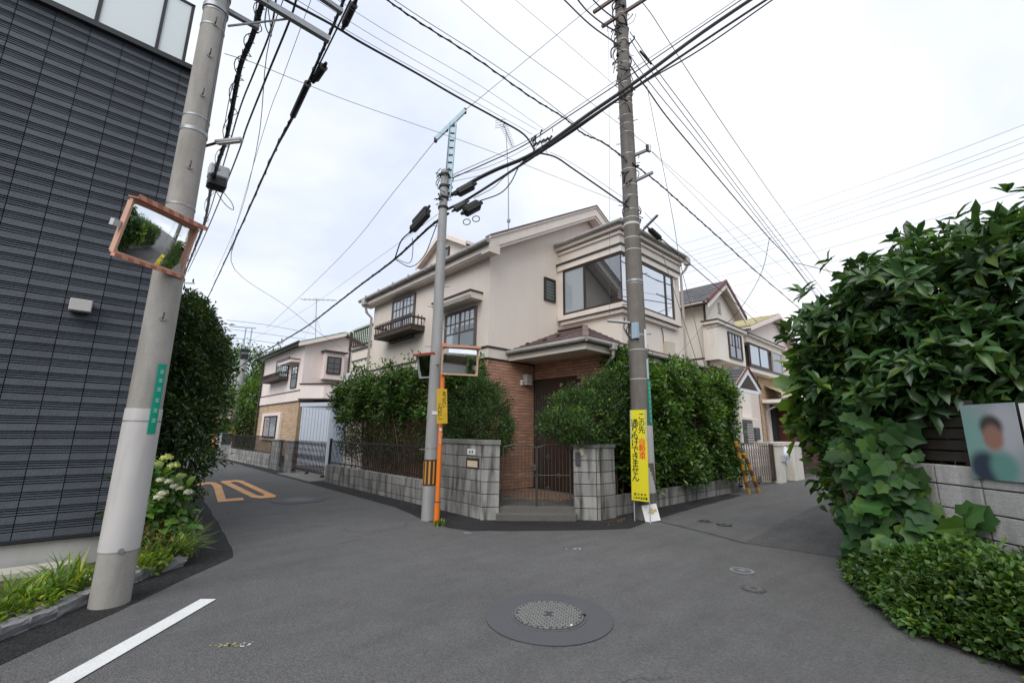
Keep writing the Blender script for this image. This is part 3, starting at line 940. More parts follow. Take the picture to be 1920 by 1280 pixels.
('vertical thin wire hanging left of the brown-grey pole to the bay window',0.0037,[(6.93, 4.567, 10.138), (6.887, 4.632, 6.932), (6.83, 4.717, 3.666)]),
('long guy wire slanting from the pole past the cream house pipe',0.0061,[(7.391, 3.991, 8.572), (7.899, 3.878, 5.832), (8.028, 3.842, 4.828), (8.197, 3.715, 3.632), (8.348, 3.623, 2.598)]),
('short guy wire crossing the bay window glass',0.0061,[(7.699, 4.051, 5.02), (7.902, 3.872, 3.925), (8.203, 3.704, 2.692)]),
('grey guy wire between the cream house and the hedge',0.0049,[(12.085, 4.792, 5.152), (10.507, 4.676, 3.96), (9.466, 4.77, 3.202)]),
('highest of the faint distant power lines crossing the right sky',0.0146,[(53.323, 52.742, 27.99), (59.46, 26.259, 28.952), (54.626, 6.407, 27.07), (49.785, -4.633, 25.531), (49.079, -9.554, 25.954)]),
('second highest of the faint distant power lines crossing the right sky',0.0146,[(53.326, 52.738, 26.196), (59.421, 26.346, 27.484), (54.609, 6.545, 25.871), (49.798, -4.486, 24.533), (49.105, -9.416, 25.074)]),
('third of the faint distant power lines crossing the right sky',0.0146,[(53.328, 52.736, 25.404), (59.404, 26.385, 26.835), (54.602, 6.605, 25.347), (49.804, -4.423, 24.1), (49.117, -9.356, 24.693)]),
('fourth of the faint distant power lines crossing the right sky',0.0146,[(52.664, 53.4, 24.024), (59.083, 27.097, 25.807), (54.562, 6.928, 24.433), (49.815, -4.296, 23.238), (49.139, -9.236, 23.932)]),
('fifth of the faint distant power lines crossing the right sky',0.0146,[(52.667, 53.397, 23.241), (59.066, 27.134, 25.161), (54.554, 6.991, 23.883), (49.821, -4.227, 22.765), (49.152, -9.171, 23.515)]),
('sixth of the faint distant power lines crossing the right sky',0.0146,[(52.336, 53.721, 22.069), (58.891, 27.511, 24.243), (54.527, 7.195, 23.051), (49.83, -4.114, 21.993), (49.172, -9.064, 22.833)]),
('second lowest of the faint distant power lines crossing the right sky',0.0146,[(52.347, 53.71, 19.847), (58.842, 27.615, 22.404), (54.499, 7.405, 21.216), (49.851, -3.858, 20.248), (49.216, -8.821, 21.289)]),
('lowest of the faint distant power lines crossing the right sky',0.0146,[(52.025, 54.022, 17.457), (58.638, 28.045, 20.464), (54.459, 7.697, 19.596), (49.866, -3.654, 18.854), (49.25, -8.626, 20.053)]),
]

# ================================================================== GROUND
def sheet(name, pts, z, m, kind='structure', th=None):
    mb = MB()
    if th:
        mb.prism([(x, y, z) for x, y in pts], (0, 0, -th))
    else:
        mb.poly([(x, y, z) for x, y in pts])
    me = mb.build(name, m)
    if kind: tag(me, kind=kind)
    bm = bmesh.new(); bm.from_mesh(me.data)
    for f in bm.faces:
        f.normal_update()
    if not th and bm.faces:
        bm.faces.ensure_lookup_table()
        if bm.faces[0].normal.z < 0: bmesh.ops.reverse_faces(bm, faces=bm.faces[:])
    bm.to_mesh(me.data); bm.free()
    return me


sheet('ground', [(-900, -900), (900, -900), (900, 900), (-900, 900)], 0, ASPH)


def wob(pts, amp=.02, step=.25):
    """wobbly edge so poured strips do not look ruled"""
    o = []
    n = len(pts)
    for i in range(n):
        a, b = Vector(pts[i]), Vector(pts[(i + 1) % n])
        k = max(1, int((b - a).length / step))
        for j in range(k):
            p = a.lerp(b, j / k)
            if (b - a).length < 20: p += Vector((random.uniform(-amp, amp), random.uniform(-amp, amp)))
            o.append((p.x, p.y))
    return o


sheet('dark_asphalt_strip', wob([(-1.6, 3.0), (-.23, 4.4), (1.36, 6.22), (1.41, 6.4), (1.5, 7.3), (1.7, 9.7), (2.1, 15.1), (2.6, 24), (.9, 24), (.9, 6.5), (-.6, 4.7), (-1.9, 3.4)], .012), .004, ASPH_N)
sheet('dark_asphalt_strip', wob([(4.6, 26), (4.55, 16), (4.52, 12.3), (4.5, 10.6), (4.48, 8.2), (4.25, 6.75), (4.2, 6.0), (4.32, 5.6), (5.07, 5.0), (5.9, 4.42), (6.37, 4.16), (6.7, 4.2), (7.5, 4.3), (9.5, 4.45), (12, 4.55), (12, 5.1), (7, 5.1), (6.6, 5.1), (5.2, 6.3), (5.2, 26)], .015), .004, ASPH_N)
sheet('coarse_road_patch', wob([(6.78, 2.61), (8.46, 2.76), (10.83, 2.86), (13.7, 3.05), (18.2, 3.3), (28, 3.8), (28, .6), (8, .6), (7.1, .9), (6.98, 1.25)], .02), .004, ASPH_O)
# left planting bed and the paved yards behind the walls
sheet('planting_bed', [(-2.4, 2.95), (-.42, 4.85), (.2, 5.6), (.6, 6.05), (.9, 6.3), (.98, 7.5), (1.1, 9.2), (1.3, 12), (.42, 12), (.40, 6.72), (-6, 6.72)], .05, SOIL, th=.06)
sheet('concrete_footing', [(-7, 6.45), (-.1, 6.45), (.0, 6.58), (.0, 6.74), (-7, 6.74)], .10, FOOT, th=.1)
sheet('concrete_apron', [(4.62, 13.45), (4.9, 13.5), (7, 13.5), (7, 16.6), (4.62, 16.6)], .03, COPING, th=.03)

# painted markings, manholes and small covers
sheet('tar_seam', [(7.25, 4.12), (7.0, 3.2), (6.76, 2.6), (6.80, 2.58), (7.05, 3.18), (7.29, 4.1)], .007, ASPH_O)
t = tag(sheet('edge_line', [(-1.2, 2.55), (-1.09, 2.45), (.97, 4.81), (.87, 4.90)], .008, PAINT_W, kind=None), 'thick white painted edge line on the asphalt beside the left kerb', 'road marking')
two = [(2.156, 14.947), (2.103, 14.117), (2.246, 14.18), (2.26, 14.487), (2.429, 14.49), (2.372, 13.732), (1.989, 10.873), (2.457, 10.889), (2.513, 11.279), (2.202, 11.289), (2.59, 14.0), (2.60, 14.85), (2.5, 15.06), (2.26, 15.06)]
tag(sheet('road_number', two, .008, PAINT_O, kind=None), 'orange painted digit 2 of the number 20 on the left lane', 'road marking')
zo = [(2.72, 14.95), (2.83, 15.2), (3.18, 15.2), (3.27, 14.94), (3.15, 11.15), (3.05, 10.93), (2.77, 10.93), (2.665, 11.2)]
zi = [(2.90, 14.55), (2.95, 14.75), (3.06, 14.75), (3.1, 14.55), (2.99, 11.5), (2.95, 11.36), (2.87, 11.36), (2.84, 11.5)]
mb = MB()
for i in range(8):
    j = (i + 1) % 8
    mb.poly([(*zo[i], .008), (*zi[i], .008), (*zi[j], .008), (*zo[j], .008)][::-1])
tag(mb.build('road_number', PAINT_O), 'orange painted ring-shaped zero right of the digit 2 on the left lane', 'road marking')


def disc(name, x, y, r, z, m, par=None, n=48, th=.004, r1=None):
    mb = MB().tube([(x, y, z - th), (x, y, z)], [r, r1 or r], n)
    return mb.build(name, m, par)


mh = thing('manhole', 'large round iron manhole cover in a smooth dark ring in the road foreground', 'manhole', (2.90, 2.68, 0), 'manhole covers in the lanes')
disc('ring', 2.90, 2.68, .51, .0085, RING, mh, 64)
disc('rim', 2.905, 2.685, .305, .0125, CAST, mh, 48)
disc('cover', 2.905, 2.685, .283, .016, mat('cover_recess', (.055, .057, .06), .6, .2, 30), mh, 48)
rb = MB()
ca, sa = cos(radians(38)), sin(radians(38))
for i in range(-8, 9):
    for j in range(-7, 8):
        a, b = i * .0325, j * .04 + (.02 if i % 2 else 0)
        if hypot(a, b) > .262 or (abs(a) < .035 and abs(b) < .035): continue
        c = (2.905 + a * ca - b * sa, 2.685 + a * sa + b * ca, .018)
        rb.obox(c, (ca * .0085, sa * .0085, 0), (-sa * .0165, ca * .0165, 0), (0, 0, .0045))
for k in range(36):
    t_ = 2 * pi * k / 36
    rb.obox((2.905 + .272 * cos(t_), 2.685 + .272 * sin(t_), .018), (cos(t_) * .005, sin(t_) * .005, 0), (-sin(t_) * .014, cos(t_) * .014, 0), (0, 0, .003))
tag(rb.build('raised_ribs', mat('worn_iron_rib', (.33, .33, .325), .4, .2, 30, metal=.5), mh), kind='stuff')
disc('pick_hole', 2.905 + .2, 2.685 - .2, .017, .024, mat('hole_dark', (.01, .01, .01), .9, 0), mh, 10)
disc('rim_mark', 2.905 - .03, 2.685 - .262, .012, .024, PAINT_W, mh, 5)
m2 = thing('manhole', 'dark round manhole patch beside the painted number 20', 'manhole', (3.34, 10.26, 0), 'manhole covers in the lanes')
disc('ring', 3.34, 10.26, .53, .0085, RING, m2, 48)
disc('cover', 3.34, 10.26, .3, .012, mat('patch_cover', (.12, .12, .125), .7, .2, 20), m2, 40)
for (x, y, r, lb, mm) in ((7.91, 3.66, .12, 'small round valve cover left of its twin near the yellow sign pole', CAST), (7.85, 3.31, .12, 'small dark round valve cover right of its twin near the yellow sign pole', IRONB),
                          (5.41, 2.13, .125, 'pale round valve cover in the road right of centre', GALV), (4.89, 1.83, .11, 'worn faint round cover nearest the camera at right', ASPH_O)):
    v = thing('valve_cover', lb, 'valve cover', (x, y, 0), 'small valve covers in the right lane')
    disc('rim', x, y, r, .008, mm, v, 28)
    disc('lid', x, y, r * .72, .011, CAST if mm is not CAST else IRONB, v, 24)
    disc('centre_boss', x, y, r * .3, .015, mm, v, 12)


def specks(name, x, y, n, rx, ry, m, lb, s=.014):
    mb = MB()
    for i in range(n):
        a, b = random.gauss(0, rx), random.gauss(0, ry)
        k = random.randint(4, 6); rr = random.uniform(.3, 1.2) * s; ph = random.uniform(0, 6)
        mb.poly([(x + a * ca + b * sa + rr * cos(ph + 2 * pi * q / k), y - a * sa + b * ca + rr * .8 * sin(ph + 2 * pi * q / k), .006) for q in range(k)])
    return tag(tag(mb.build(name, m), lb, 'paint mark'), kind='stuff')


specks('paint_marks', .88, 3.78, 26, .06, .012, PAINT_Y, 'faded yellow and white survey paint specks on the road', .012)
specks('paint_marks', .96, 3.72, 12, .02, .012, PAINT_W, 'white end of the survey paint specks', .01)
specks('paint_marks', 4.72, 3.91, 18, .06, .012, PAINT_W, 'short white chalky paint dash in the middle of the junction', .014)
specks('paint_marks', 4.21, 5.51, 14, .05, .015, PAINT_W, 'small white paint dash in front of the block wall corner', .014)
specks('paint_marks', 6.34, 1.41, 8, .05, .008, PAINT_W, 'tiny white paint dash near the ground cover', .012)

# kerb rocks along the left bed
kl = thing('rock_kerb', 'row of grey split kerb rocks edging the left planting bed', 'kerb', (.0, 5.3, 0))
path = smoothpts([(-2.3, 2.75, 0), (-1.2, 3.85, 0), (-.75, 4.35, 0), (-.29, 4.93, 0), (-.1, 5.13, 0), (.14, 5.43, 0), (.42, 5.80, 0), (.68, 6.07, 0), (.93, 6.22, 0)], 6)
acc = 0; cur = path[0]; i = 0
mrock = []
for q in range(4):
    mb = MB().box(-.5, -.5, 0, .5, .5, 1)
    me = shared('rock', mb, ROCK)
    bm = bmesh.new(); bm.from_mesh(me)
    bmesh.ops.subdivide_edges(bm, edges=bm.edges[:], cuts=2, use_grid_fill=True)
    for v in bm.verts:
        v.co += Vector((random.uniform(-.06, .06), random.uniform(-.13, .13), random.uniform(-.1, .1) if v.co.z > .1 else 0))
    bm.to_mesh(me); bm.free()
    mrock.append(me)
seg = [(a, b) for a, b in zip(path, path[1:])]
s_ = 0; tot = sum((b - a).length for a, b in seg)
while s_ < tot - .05:
    l = random.uniform(.14, .3)
    acc = 0
    for a, b in seg:
        L_ = (b - a).length
        if acc + L_ > s_ + l / 2:
            p = a.lerp(b, (s_ + l / 2 - acc) / L_); d = (b - a).normalized(); break
        acc += L_
    piece('rock', random.choice(mrock), kl, (p.x, p.y, -.01), atan2(d.y, d.x) + random.uniform(-.04, .04), (l * 1.02, random.uniform(.085, .11), random.uniform(.085, .115)))
    s_ += l
# pebbles
mb = MB()
for i in range(900):
    s = random.uniform(0, 1) ** .8 * tot; acc = 0
    for a, b in seg:
        L_ = (b - a).length
        if acc + L_ > s:
            p = a.lerp(b, (s - acc) / L_); d = (b - a).normalized(); break
        acc += L_
    o = random.uniform(.04, .5)
    q = p + Vector((-d.y, d.x, 0)) * o
    r = random.uniform(.008, .02)
    mb.obox((q.x, q.y, .055 + r * .3), (r * random.uniform(.8, 1.4), r * .3, 0), (-r * .3, r, .2 * r), (0, 0, r * .6))
tag(mb.build('pebbles', PEB), 'pale pebbles scattered over the left planting bed', 'pebbles', kind='stuff')
# fallen leaves at the wall foot
mb = MB()
for i in range(260):
    q = random.random()
    if q < .45: x, y = random.uniform(7.0, 12.3), random.gauss(4.72, .09)
    elif q < .75: x, y = random.gauss(4.8, .07), random.uniform(7.5, 13.6)
    else: x, y = random.gauss(6.9, .25), random.gauss(4.62, .07)
    r = random.uniform(.008, .022); a = random.uniform(0, 6.3)
    mb.poly([(x + r * cos(a), y + r * sin(a), .008), (x - r * .5 * sin(a), y + r * .5 * cos(a), .014), (x - r * cos(a), y - r * sin(a), .008), (x + r * .5 * sin(a), y - r * .5 * cos(a), .008)])
tag(mb.build('fallen_leaves', mat('dead_leaf', (.2, .12, .06), .8, .2, 20, island=.4)), 'brown dead leaves along the foot of the walls', 'leaf litter', kind='stuff')

# ================================================================== DARK HOUSE (left)
dh = thing('dark_house', 'dark navy sided house with flat roof at the left edge', 'house', (-3, 6.77, 0))
MB().box(-9, 6.80, .30, .38, 17, 6.20).build('wall', SIDING_G, dh)
MB().box(-9, 6.79, 0, .36, 17, .30).build('foundation', FOUND, dh)
MB().box(-9.02, 6.735, .315, .415, 17.02, .345).build('drip_flashing', BLACKM, dh)
MB().box(-9.04, 6.72, 6.20, .43, 17.04, 6.27).build('roof_coping', BLACKM, dh)
pm = MB()
H = .455; CW = .295
for g_ in range(3):
    z0 = g_ * H / 3
    rows = [(0, .073), (.081, .098), (.106, .122), (.130, .146)]
    for a, b in rows:
        dpt = .026 if b - a > .05 else random.choice((.015, .017, .019))
        pm.prism([(.003, 0, z0 + a + .001), (.003, -dpt, z0 + a + .001), (.003, -dpt * (.62 if b - a > .05 else .8), z0 + b - .001), (.003, 0, z0 + b - .001)], (CW - .008, 0, 0))
pme = shared('cladding_panel', pm, SIDING)
# the slabs want a slightly rough outline
bm = bmesh.new(); bm.from_mesh(pme)
for v in bm.verts:
    if v.co.y < -.005: v.co.y += random.uniform(-.0022, .0022); v.co.z += random.uniform(-.0012, .0012)
bm.to_mesh(pme); bm.free()
for c_ in range(-12, 7):
    x = -1.36 + .295 * c_ - .0
    if x > .2: continue
    for r_ in range(13):
        z = .345 + r_ * H
        zz = min(1, (6.2 - z) / H)
        wd_ = 1 if x + CW < .40 else (.40 - x) / CW
        piece('cladding_panel', pme, dh, (x, 6.797, z), 0, (wd_, 1, zz if zz < .99 else 1))
for c_ in range(0, 12):
    for r_ in range(13):
        z = .345 + r_ * H
        zz = min(1, (6.2 - z) / H)
        piece('cladding_panel', pme, dh, (.383, 6.80 + c_ * .295, z), pi / 2, (1, 1, zz if zz < .99 else 1))
MB().box(.375, 6.783, .345, .408, 6.81, 6.2).build('corner_trim', SIDING, dh)
# frosted balcony screen
sc = MB()
xs = [-3.1, -2.5, -1.93, -1.34, -.75, -.17, .12]
for x in xs:
    sc.box(x - .018, 6.80, 6.27, x + .018, 6.84, 7.24)
sc.box(xs[0], 6.80, 7.22, .14, 6.84, 7.25)
sc.box(xs[0], 6.80, 6.272, .14, 6.84, 6.30)
sf = sc.build('balcony_screen', BLACKM, dh)
for a, b in zip(xs, xs[1:]):
    MB().box(a + .019, 6.815, 6.301, b - .019, 6.823, 7.218).build('frosted_panel', FROST, sf)
sf2 = MB().box(.10, 6.85, 6.272, .14, 9.5, 6.30).box(.10, 6.85, 7.22, .14, 9.5, 7.25).box(.1, 8.1, 6.3, .14, 8.14, 7.22).build('balcony_screen', BLACKM, dh)
MB().box(.115, 6.85, 6.301, .123, 8.09, 7.218).build('frosted_panel', FROST, sf2)
vh = MB().box(-.43, 6.66, 2.70, -.25, 6.78, 2.83).build('vent_hood', mat('pale_grey_hood', (.46, .45, .42), .5, .04, 6), dh, bevel=.006)
MB().box(-.415, 6.655, 2.685, -.265, 6.76, 2.699).build('vent_grille', BLACKM, vh)

# ================================================================== LEFT CONCRETE POLE
def pole(name, lab, x, y, h, r0, r1, m, lean=(0, 0)):
    t = thing(name, lab, 'utility pole', (x, y, 0), 'utility poles')
    MB().tube([(x + lean[0] * k / 6, y + lean[1] * k / 6, h * k / 6 - (.05 if k == 0 else 0)) for k in range(7)], [r0 + (r1 - r0) * k / 6 for k in range(7)], 40).build('shaft', m, t, smooth=True)
    return t


def ring(par, x, y, z, r, h=.02, m=GALV, name='band', tilt=0):
    return MB().tube([(x, y, z - h / 2), (x, y, z + h / 2)], r, 32).build(name, m, par, smooth=True)


PLX, PLY = .285, 5.27
pl = pole('utility_pole', 'thick pale concrete utility pole with white sleeve at the left', PLX, PLY, 9.2, .138, .095, CONC)
rL = lambda z: .138 - .043 * z / 9.2
MB().tube([(PLX, PLY, .43), (PLX, PLY, 1.62)], [rL(.43) + .006, rL(1.62) + .006], 40).build('white_sleeve', SLEEVE, pl, smooth=True)
ring(pl, PLX, PLY, 1.51, rL(1.5) + .0075, .012, GALV, 'sleeve_strap')
for z in (3.36, 3.62, 4.62, 5.75, 5.95, 6.15):
    ring(pl, PLX, PLY, z, rL(z) + .004, .016, GALV)
ring(pl, PLX, PLY, 4.46, rL(4.46) + .006, .035, GALV)
for z in (6.0, 6.22):
    ring(pl, PLX, PLY, z, rL(z) + .012, .05, GALV, 'arm_clamp')
to_cam = atan2(-PLY, -PLX)
for k, z in enumerate((.44, 2.45, 3.5, 4.02, 4.86, 5.35, 5.75)):
    a = to_cam + .1
    c = Vector((PLX + cos(a) * (rL(z)), PLY + sin(a) * rL(z), z))
    dr = Vector((cos(a), sin(a), 0))
    MB().tube([c - dr * .01, c + dr * .012], .022, 16).build('bolt_socket', GALV, pl)
    if k not in (0, 2): MB().tube([c + dr * .01, c + dr * .05 + Vector((0, 0, .0)), c + dr * .055 + Vector((0, 0, .05))], .007, 6).build('step_hook', RUSTY, pl)
# thin conduit up the right side
a = to_cam + .95
MB().tube([(PLX + cos(a) * (rL(z) + .008), PLY + sin(a) * (rL(z) + .008), z) for z in (4.5, 5.2, 6, 7, 8)], .009, 6).build('earth_wire', CABLE_G, pl, smooth=True)
# arms
MB().beam((.40, 5.37, 6.18), (.72, 5.36, 6.17), .05, .05).build('bracket_arm', GALV, pl)
MB().tube([(.42, 5.36, 5.98), (1.09, 5.19, 6.47)], .012, 8).build('arm_brace', GALV, pl)
ch = MB()
c0, c1 = Vector((-.35, 5.25, 6.50)), Vector((1.45, 5.10, 6.35))
ch.beam(c0, c1, .008, .08); ch.beam(c0 + Vector((0, .03, .036)), c1 + Vector((0, .03, .036)), .06, .008); ch.beam(c0 + Vector((0, .03, -.036)), c1 + Vector((0, .03, -.036)), .06, .008)
ch.build('channel_crossarm', GALV, pl)
for z in (6.9, 7.5):
    MB().beam((PLX - .5, PLY - .2, z), (PLX + 1.3, PLY - .1, z + .02), .06, .06).build('channel_crossarm', GALV, pl)
# green address plate wrapped on the pole (lettering unreadable in the photograph)
gp = MB()
for k in range(6):
    a0, a1 = to_cam + .33 + k * .085, to_cam + .33 + (k + 1) * .085
    r = rL(1.8) + .012
    for a_, b_ in ((a0, a1),):
        gp._hex([Vector((PLX + cos(t) * rr, PLY + sin(t) * rr, z)) for z in (1.40, 2.03) for t, rr in ((a_, r), (b_, r), (b_, r - .006), (a_, r - .006))])
g_ = gp.build('address_plate', GREENP, pl)
tz = to_cam + .33 + .255
rr_ = rL(1.8) + .0135
nrm_ = Vector((cos(tz), sin(tz), 0))
for k, (zt, sz) in enumerate(((1.97, .05), (1.89, .05), (1.81, .05), (1.71, .05), (1.62, .04), (1.53, .04))):
    c = Vector((PLX, PLY, zt)) + nrm_ * rr_
    s_d = Vector((-sin(tz), cos(tz), 0))
    b = MB()
    for q in range(3):
        b.obox(c + Vector((0, 0, -.014 * q)), s_d * .016, nrm_ * .0008, Vector((0, 0, .003)))
    b.obox(c + Vector((0, 0, -.014)), s_d * .003, nrm_ * .0008, Vector((0, 0, .018)))
    tag(b.build('faded_mark', mat('pale_green_print', (.35, .62, .55), .5, 0), g_), kind='stuff')

# LED street lamp on the left pole
sl_ = thing('street_lamp', 'small white tube street lamp on the left concrete pole', 'street lamp', (.46, 5.33, 4.46), 'slim street lamps on the poles')
MB().tube([(.40, 5.36, 4.42), (.46, 5.33, 4.46), (.50, 5.27, 4.47)], .014, 8).build('bracket', IRONB, sl_)
MB().beam((.48, 5.30, 4.475), (.68, 5.04, 4.475), .055, .045).build('housing', PLASTG, sl_, bevel=.012)
MB().beam((.50, 5.27, 4.448), (.67, 5.05, 4.448), .04, .01).build('diffuser', LAMPG, sl_)


def mirror(name, lab, c, n, W, H, roll, par_m, stripe, hood=True, group='rectangular traffic mirrors', cap=None):
    """framed convex traffic mirror: frame, mirror face, hood"""
    c = Vector(c); n = Vector(n).normalized()
    r0 = Vector((0, 0, 1)).cross(n).normalized()
    u0 = n.cross(r0)
    r = (r0 * cos(roll) + u0 * sin(roll)); u = (-r0 * sin(roll) + u0 * cos(roll))
    t = thing(name, lab, 'traffic mirror', tuple(c), group)
    b = MB()
    b.obox(c - n * .035, r * (W / 2 - .015), u * (H / 2 - .015), n * .02)
    b.build('back_case', par_m, t)
    b = MB(); f = .02
    b.obox(c + r * (W / 2 - f / 2), r * f / 2, u * (H / 2 - .0), n * .018)
    b.obox(c - r * (W / 2 - f / 2), r * f / 2, u * (H / 2 - .0), n * .018)
    b.obox(c - u * (H / 2 - f / 2), r * (W / 2 - f - .001), u * f / 2, n * .017)
    b.obox(c + u * (H / 2 - f / 2), r * (W / 2 - f - .001), u * f / 2, n * .017)
    b.build('frame', par_m, t)
    # convex face
    nx, ny = 16, 12
    mb = MB()
    R = 2.2
    for j in range(ny + 1):
        for i in range(nx + 1):
            x = (i / nx - .5) * (W - 2 * f); y = (j / ny - .5) * (H - 2 * f)
            mb.v.append(c + r * x + u * y + n * (.012 - (x * x + y * y) / (2 * R)))
    for j in range(ny):
        for i in range(nx):
            a = j * (nx + 1) + i
            mb.f.append((a, a + 1, a + nx + 2, a + nx + 1))
    o = mb.build('mirror_face', MIRROR, t); o.data.shade_smooth()
    if hood:
        b = MB()
        hc = c + u * (H / 2 + .012) + n * .03
        b.obox(hc, r * (W / 2 + .015), u * .005, n * .055)
        b.obox(hc + n * .055 + u * .012, r * (W / 2 + .015), u * .02, n * .003)
        b.build('hood', stripe, t)
    if cap:
        b = MB()
        b.obox(c - u * (H / 2 + .014) + n * .028, r * (W / 2 + .005), u * .014, n * .02)
        b.build('lower_lip', cap, t)
    return t, c, r, u, n


n1 = Vector((.60, -.74, -.26)).normalized()
r1v = Vector((0, 0, 1)).cross(n1).normalized()
STR1 = stripes('salmon_chevrons', (.66, .31, .21), (.44, .16, .10), 9.5, tuple(r1v + Vector((0, 0, .6))))
tm, c_, r_, u_, n_ = mirror('traffic_mirror', 'tilted mirror with salmon striped hood hung on the left concrete pole', (.15, 4.95, 3.13), n1, .65, .485, .05, ORANGE_S, STR1, True, cap=STR1)
MB().tube([c_ - n_ * .08, c_ - n_ * .2 + Vector((0, .03, 0)), Vector((PLX - .05, PLY - .1, 3.12))], .022, 8).build('bracket', GALV, tm)
ring(tm, PLX, PLY, 3.12, rL(3.12) + .012, .05, GALV, 'clamp')
MB().obox(c_ - r_ * .36 - n_ * .02, r_ * .03, u_ * .028, n_ * .02).build('side_reflector', LAMPG, tm)
MB().obox(c_ + r_ * .34 - u_ * .2 - n_ * .02, r_ * .03, u_ * .03, n_ * .02).build('mount_lug', GALV, tm)

# ================================================================== CORNER HOUSE
X0, Y1, XB, YB, XE, YN = 6.10, 7.44, 8.53, 5.56, 11.45, 13.35
ho = thing('corner_house', 'two storey beige rendered corner house with brick ground floor and corner bay window', 'house', (X0, Y1, 0))
sl0 = .55
RX, RZ = 9.78, 5.72 + (9.78 - 6.1) * sl0     # ridge
XR = 2 * RX - X0
# main body: gable prism
MB().prism([(X0, Y1, 3.08), (XR, Y1, 3.08), (XR, Y1, 5.66), (RX, Y1, RZ - .06), (X0, Y1, 5.66)], (0, YN - Y1, 0)).build('wall', STUCCO, ho)
MB().box(X0 + .02, Y1 + .02, 0, XR, YN, 3.08).build('lower_wall', MORT_B, ho)
# floor band with brown drip line
b = MB().box(X0 - .03, Y1 - .03, 3.07, X0 + .001, YN + .02, 3.29).box(X0 - .0, Y1 - .03, 3.07, 7.2, Y1 + .001, 3.29)
b.build('floor_band', TRIMW, ho)
MB().box(X0 - .055, Y1 - .055, 3.29, X0 + .001, YN + .02, 3.33).box(X0 + .002, Y1 - .055, 3.29, 6.9, Y1 + .001, 3.33).build('drip_line', BROWN, ho)
MB().box(X0 - .02, Y1 - .02, 3.045, X0, YN + .02, 3.07).box(X0, Y1 - .02, 3.045, 7.5, Y1, 3.07).build('drip_line', BROWN, ho)
# box part (upper) and its ground floor
MB().box(XB, YB, 3.2, XE, Y1 + .5, 6.23).build('bay_wing', STUCCO, ho)
MB().box(7.58, 5.44, 0, XE + .1, Y1 + .5, 3.25).build('entrance_wing', MORT_B, ho)
# brick faces
brickwall(ho, 'y', Y1 + .02, X0 + .01, 7.56, .24, 3.04, BRICK, single=True, stackb=False)
brickwall(ho, 'x', X0 + .02, Y1, YN, 2.27, 3.04, BRICK)
brickwall(ho, 'x', 7.58, 5.44, Y1, .24, 3.22, BRICK, skip=lambda u, v: 6.1 < u and v < 2.72)
brickwall(ho, 'y', 5.44, 7.58, XE, 2.2, 3.22, BRICK)
MB().box(X0 + .0, Y1 + .0, .0, X0 + .02, YN, 2.27).build('lower_brick_base', BRICK, ho)
# front door with lattice side light
d = thing_door = MB().box(7.545, 6.13, .24, 7.60, 7.41, 2.70).build('door_frame', BROWN, ho)
MB().box(7.535, 6.2, .3, 7.544, 7.0, 2.64).build('door_leaf', mat('dark_door_leaf', (.045, .027, .02), .4, .15, 10), d)
MB().box(7.5435, 7.04, .3, 7.5445, 7.38, 2.64).build('side_light', INTER, d)
ds = shared('door_slat', MB().box(0, -.009, 0, .02, .009, 1), WOODR)
for k in range(6):
    piece('door_slat', ds, d, (7.522, 7.07 + k * .056, .3), 0, (1, 1, 2.34))
MB().box(7.50, 6.26, 1.12, 7.53, 6.29, 1.5).build('door_handle', GALV, d)
# porch lamp
pl_ = MB().box(7.17, Y1 - .14, 2.60, 7.37, Y1 + .0, 2.80).build('porch_lamp', mat('lamp_shade_grey', (.5, .46, .42), .5, .1, 12), ho, bevel=.012)
MB().box(7.19, Y1 - .13, 2.55, 7.35, Y1 - .02, 2.598).build('diffuser', LAMPG, pl_)
MB().box(7.1, Y1 - .05, 2.54, 7.15, Y1 - .001, 2.66).build('lamp_bracket', WHITEP, pl_)
# porch roof (hip) running round the entrance wing
ex, ey, ez = 6.66, 5.16, 3.27
tx, ty, tz_ = 8.52, 6.62, 4.04
A, B, C_, D_ = (ex, Y1, ez), (ex, ey, ez), (tx, ty, tz_), (tx, Y1, tz_)
MB().poly([A, B, C_, D_]).poly([B, (XE + .35, ey, ez), (XE + .35, YB + .03, ez + .21), (XB + .0, YB + .03, ez + .21), (XB, ty, tz_)]).build('porch_roof_deck', MORT_B, ho)
shingles(ho, A, B, C_, D_, 9, .3, ROOFT, .022)
shingles(ho, B, (XB, ey, ez), (XB, ty, tz_), (XB - .001, ty, tz_), 9, .3, ROOFT, .022)
shingles(ho, (XB, ey, ez), (XE + .35, ey, ez), (XE + .35, YB, ez + .22), (XB, YB, ez + .22), 2, .3, ROOFT, .022)
MB().beam(Vector(B) + Vector((0, 0, .03)), Vector(C_) + Vector((0, 0, .035)), .13, .035).build('hip_cap', ROOFT, ho, bevel=.01)
MB().beam(Vector(C_) + Vector((-.04, 0, .03)), Vector(D_) + Vector((-.04, 0, .03)), .13, .04).build('ridge_flashing', ROOFT, ho)
for (x, y) in ((7.1, 7.2), (7.15, 6.7), (7.5, 6.6)):
    z = ez + (x - ex) * (tz_ - ez) / (tx - ex)
    MB().box(x - .03, y - .04, z, x + .03, y + .04, z + .06).build('snow_stop', MORT_B, ho)
# soffit / beam
b = MB().box(ex + .05, ey + .05, 3.06, ex + .2, Y1 - .03, 3.19).box(ex + .2, ey + .05, 3.06, XE + .3, ey + .2, 3.19)
b.build('porch_fascia', TRIMW, ho)
MB().box(ex + .2, ey + .2, 3.10, 7.6, Y1 - .02, 3.15).box(7.6, ey + .2, 3.10, XE + .3, 5.43, 3.15).build('soffit', TRIMW, ho)
MB().box(ex + .01, ey + .01, 3.19, ex + .14, Y1 - .03, 3.262).box(ex + .14, ey + .01, 3.19, XE + .3, ey + .14, 3.262).build('eave_board', BROWN, ho)


